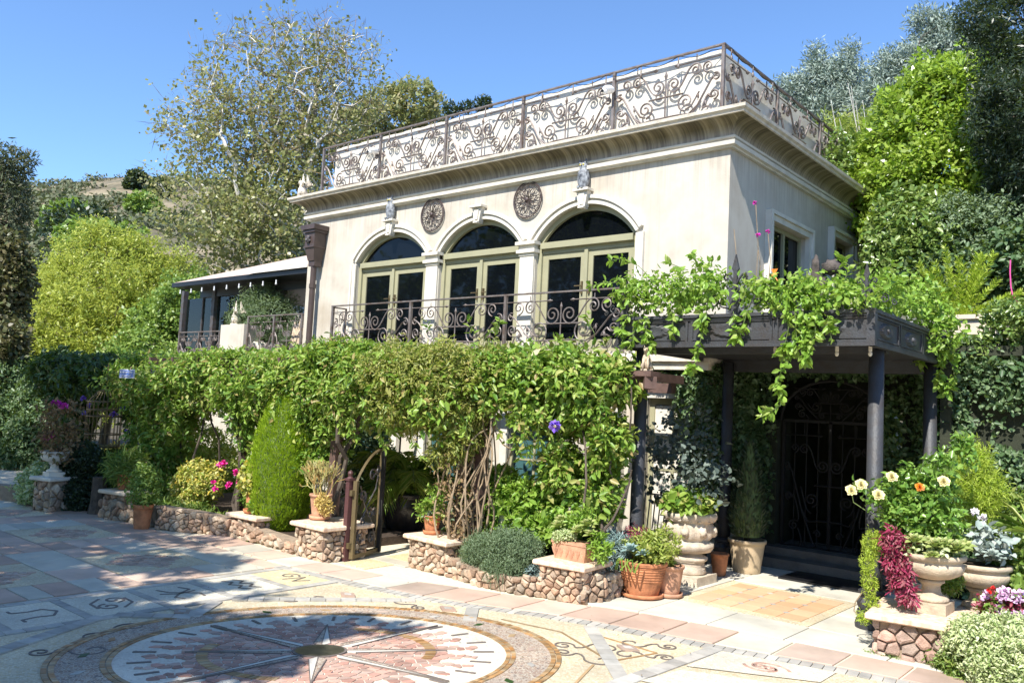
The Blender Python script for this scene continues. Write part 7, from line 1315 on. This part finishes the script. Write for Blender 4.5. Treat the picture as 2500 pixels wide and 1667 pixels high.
foliage('blue_fingers', [(x-.3, y-.05, .47, .13, .1, .08), (x-.36, y-.05, .38, .12, .1, .08), (x-.3, y-.1, .3, .1, .07, .06), (x-.2, y-.1, .46, .1, .1, .06)], 520, 6, .06, .055, .009, 'succulent_blue', t, rough=.5); foliage('yellow_leaves', [(x+.12, y-.05, .46, .16, .14, .07), (x+.02, y, .5, .15, .12, .09)], 240, 5, .07, .05, .018, 'bamboo', t, rough=.5); foliage('red_tips', [(x-.12, y+.05, .56, .12, .1, .09)], 100, 6, .05, .03, .01, 'burgundy', t)
m = MB()
for _ in range(9): p = np.array([x+rnd.uniform(-.2, .2), y-.26, .39]); m.tube([p, p+np.array([rnd.uniform(-.03, .03), -.04, -.02]), p+np.array([rnd.uniform(-.06, .06), -.05, -.1])], .007, 5)
build('hanging_fingers', m, 'vine', t)
plant('yellow_foliage_plant', 'small yellow-green plant in the slim pink pot', [(1622, 1330, 7.2, .12, .14), (1610, 1370, 7.15, .1, .1)], 260, 5, .08, .045, .018, 'bamboo')
x, y = GP['carved']; plant('urn_plant', 'round-leaved grey-green plant growing from the carved stone urn', [(1640, 1150, 8.1, .28, .25), (1700, 1120, 8.1, .25, .28), (1620, 1080, 8.3, .22, .25), (1730, 1180, 8.0, .2, .15), (1680, 1040, 8.3, .2, .2)], 230, 5, .2, .06, .05, 'grey_leaf'); foliage('strawberry_leaves', [(x, y-.05, .82, .25, .2, .09)], 170, 5, .1, .08, .07, 'vine', label='low green leaves at the rim of the carved urn', category='plant')
# ================================================================ RIGHT FOREGROUND: roses, aeoniums, fern, shrubs
t = thing('rose_bush', 'leafy rose bush with pale yellow roses above the stone urns', 'rose', (-1.9, 7.35, .5)); yr = 7.25
bl = [BL(px, py, yy, r, rz) for px, py, r, rz, yy in [(2210, 1200, .17, .1, yr), (2270, 1210, .17, .12, yr+.1), (2250, 1260, .18, .12, yr), (2200, 1250, .13, .1, yr), (2300, 1270, .12, .1, yr), (2290, 1150, .09, .11, yr), (2215, 1165, .08, .07, yr), (2140, 1215, .05, .04, yr), (2220, 1290, .14, .06, yr), (2350, 1100, .07, .1, yr+.3), (2110, 1185, .03, .03, yr)]]
foliage('foliage', bl, 950, 5, .1, .05, .032, 'rose_leaf', t, rough=.45); stem_set(t, 'green_stem', [(-1.9, 7.3, .7)]*9, [tuple(Y(*q, yr)) for q in [(2080, 1205), (2100, 1180), (2145, 1215), (2180, 1165), (2300, 1115), (2310, 1180), (2250, 1190), (2120, 1190), (2260, 1120)]], .006, .003, wob=.02)
for px, py, r, m_ in [(2078, 1198, 0.053, 'petal_rose'), (2102, 1184, 0.053, 'petal_rose'), (2144, 1209, 0.053, 'petal_rose'), (2177, 1165, 0.050, 'petal_rose'), (2303, 1176, 0.050, 'petal_rose'), (2245, 1190, 0.037, 'petal_orange')]:
    c = Y(px, py, yr-.22 if px < 2200 else yr-.2); A = rosette(c, r, m_, t, n=46, tilt=(.45, -.8, .5)); leafmesh('rose', A[0], A[1], A[2], A[3]*.85, A[3]*1.15, m_, t)
t = thing('aeoniums', 'pale green aeonium rosettes crowding the rim of the front stone urn', 'plant', (-1.72, 7.18, .76)); x, y = -1.72, 7.18
rosettes('rosettes', [((x+rnd.uniform(-.2, .22), y+rnd.uniform(-.2, .08), .8+rnd.uniform(0, .06)), rnd.uniform(.07, .105)) for _ in range(15)]+[((x+.06, y-.23, .78), .07), ((x-.07, y-.2, .87), .09)], 'succulent_green', t); foliage('small_leaves', [(x, y-.06, .81, .21, .17, .05)], 200, 5, .05, .04, .025, 'variegated_white', t)
t = thing('grey_succulents', 'powdery grey succulents and rosettes in the rear stone urn', 'plant', (-1.5, 7.75, .68)); x, y = -1.5, 7.73; rosettes('rosettes', [((x+rnd.uniform(-.2, .16), y+rnd.uniform(-.2, .08), .7+rnd.uniform(0, .12)), rnd.uniform(.06, .1)) for _ in range(12)], 'kalanchoe', t); rosettes('green_rosettes', [((x-.16, y-.15, .82), .08), ((x-.06, y-.18, .78), .08), ((x-.12, y-.18, .9), .07)], 'succulent_green', t); foliage('tall_leaves', [(x+.1, y-.05, .86, .1, .1, .1)], 36, 5, .1, .07, .05, 'kalanchoe', t); mb = MB(); mb.tube([(x+.0, y, .8), (x+.02, y, .95), (x-.02, y, 1.08)], .007, 6); build('stalk', mb, 'kalanchoe', t); flowers('stalk_leaves', [(x-.03, y, 1.08), (x+.03, y, 1.04)], .035, 'petal_white', t)
plant('trailing_burgundy', 'burgundy trailing plant hanging down the left of the front urn', [(2195, 1330, 7.0, .08, .07), (2190, 1370, 6.98, .08, .09), (2200, 1410, 6.95, .07, .1), (2215, 1450, 6.93, .045, .07), (2170, 1310, 7.0, .06, .05)], 420, 5, .05, .048, .017, 'burgundy', droop=.7, rough=.35)
plant('asparagus_fern', 'fine green fern fronds curling beside the canopy column', [(2130, 1330, 7.15, .06, .1), (2120, 1375, 7.05, .04, .08), (2122, 1420, 7.0, .035, .09), (2128, 1470, 6.95, .03, .06), (2108, 1505, 6.9, .035, .03)], 520, 6, .05, .026, .006, 'fern', 'fern', rough=.4)
mb = MB(); mb.tube([Y(px, py, 7.0) for px, py in [(2125, 1400), (2132, 1440), (2105, 1445), (2088, 1470), (2085, 1490), (2100, 1505)]], .005, 5); build('fern_stalk', mb, 'dry_stem', label='curled dry fern stalk beside the canopy column base', category='stalk')
plant('feather_conifer', 'feathery bright green young conifer behind the roses', [(2370, 1170, 8.3, .17, .2), (2360, 1230, 8.2, .18, .15), (2375, 1120, 8.3, .12, .12), (2400, 1200, 8.3, .14, .15)], 1500, 7, .09, .045, .006, 'fern', 'conifer', rough=.45)
plant('urn_gap_plant', 'small green plant between the two stone urns', [(2300, 1410, 7.5, .1, .1), (2320, 1420, 7.5, .07, .07)], 300, 6, .06, .03, .01, 'vine')
plant('leafy_plant', 'light green leafy plant at the right edge behind the flowers', [(2450, 1330, 8.0, .16, .12), (2480, 1380, 8.0, .15, .15), (2440, 1400, 8.0, .1, .12), (2470, 1240, 8.6, .16, .12), (2500, 1450, 7.8, .12, .1)], 620, 5, .12, .06, .035, 'grass_leaf')
P = []; Dv = []
for i in range(26): a = rnd.uniform(0, 2*PI); P.append(Y(2520, 1300, 7.9)); Dv.append(nrm(np.array([math.cos(a), math.sin(a)*.6-.3, rnd.uniform(.0, .9)])))
leafmesh('strap_leaf_plant', np.array(P), np.array(Dv), np.tile([0, 0, 1.], (26, 1)), .34, .035, 'palm_leaf', label='fan of long strap leaves cut off by the right edge', category='plant')
t = thing('impatiens', 'lilac and white impatiens above the variegated shrub', 'flowers', (-1.25, 7.3, .25)); plant_b = [tuple(list(Y(px, py, 7.3))+[.1, .08, .06]) for px, py in [(2430, 1480), (2470, 1480), (2450, 1520), (2490, 1510), (2520, 1500)]]; foliage('leaves', plant_b, 420, 5, .07, .035, .022, 'burgundy', t); foliage('green_leaves', plant_b, 260, 5, .07, .04, .026, 'rose_leaf', t)
flowers('blooms', [Y(*q, 7.2) for q in [(2410, 1448), (2405, 1462), (2445, 1445), (2452, 1455), (2440, 1460), (2478, 1450), (2488, 1468), (2438, 1485), (2442, 1492), (2478, 1500), (2470, 1508), (2498, 1500), (2460, 1462), (2492, 1448), (2455, 1440)]], .035, 'petal_lilac', t, n=4); flowers('red_bloom', [Y(2421, 1440, 7.15)], .035, 'petal_red', t, n=3)
plant('variegated_bush', 'cream variegated bush filling the lower right corner', [(2400, 1570, 6.75, .2, .14), (2460, 1570, 6.75, .2, .16), (2360, 1580, 6.8, .14, .12), (2440, 1630, 6.65, .18, .14), (2500, 1620, 6.6, .16, .2), (2380, 1540, 6.85, .13, .08), (2480, 1540, 6.85, .13, .08)], 3600, 6, .06, .03, .013, 'variegated_white', 'shrub', rough=.35)
plant('green_undergrowth', 'green leafy growth below the cream variegated bush', [(2340, 1620, 6.8, .12, .09), (2300, 1610, 6.85, .07, .05), (2370, 1650, 6.75, .12, .06), (2280, 1600, 6.88, .05, .03)], 900, 6, .06, .034, .012, 'grass_leaf', 'plants')
foliage('joint_weed', [(-2.0, 6.8, .01, .12, .03, .012), (-1.85, 6.8, .01, .08, .02, .012)], 120, 5, .03, .02, .006, 'grass_leaf', label='tiny weeds at the foot of the rubble pedestal', category='weeds')
x, y = GP['tall']; foliage('potted_shrub', [(x, y, .45, .17, .15, .13), (x-.05, y, .62, .13, .12, .14)], 330, 6, .1, .045, .022, 'green_tree', label='dark leafy shrub in the tall terracotta pot', category='plant'); x, y = GP['left']; foliage('potted_grass', [(x, y, .68, .16, .13, .1), (x-.18, y, .66, .16, .13, .09)], 260, 6, .2, .12, .015, 'grass_leaf', label='grassy plant in the far left shaded terracotta pot', category='plant')
# porch plants
p = Y(650, 770, 10.3); t = thing('porch_bush', 'round olive-grey bush in a pale pot on the porch', 'plant', (p[0], 9.9, 2.3)); foliage('foliage', [tuple(list(Y(px, py, 9.95))+[r, r*.9, r]) for px, py, r in [(640, 770, .55), (680, 780, .5), (600, 790, .38), (650, 740, .38)]], 2000, 7, .18, .075, .014, 'rosemary', t, rough=.4); m = MB(); m.lathe([(.2, 0), (.28, .1), (.36, .3), (.4, .42), (.36, .46), (.34, .4), (0, .4)], (Y(640, 830, 9.85)[0], 9.85, 2.35), 24); build('pot', m, 'white_trim', t, smooth=True)
p = Y(735, 820, 9.8); t = thing('driftwood_sculpture', 'gnarled pale driftwood on the porch by the house wall', 'ornament', (p[0], 9.75, 2.3)); m = MB()
for i in range(9): a = np.array([p[0]+rnd.uniform(-.12, .12), 9.75, 2.35]); m.tube([a, a+np.array([rnd.uniform(-.15, .15), 0, .5]), a+np.array([rnd.uniform(-.25, .2), .05, rnd.uniform(.7, 1.2)])], [.06, .05, .02], 6)
build('wood', m, 'cast_stone', t)
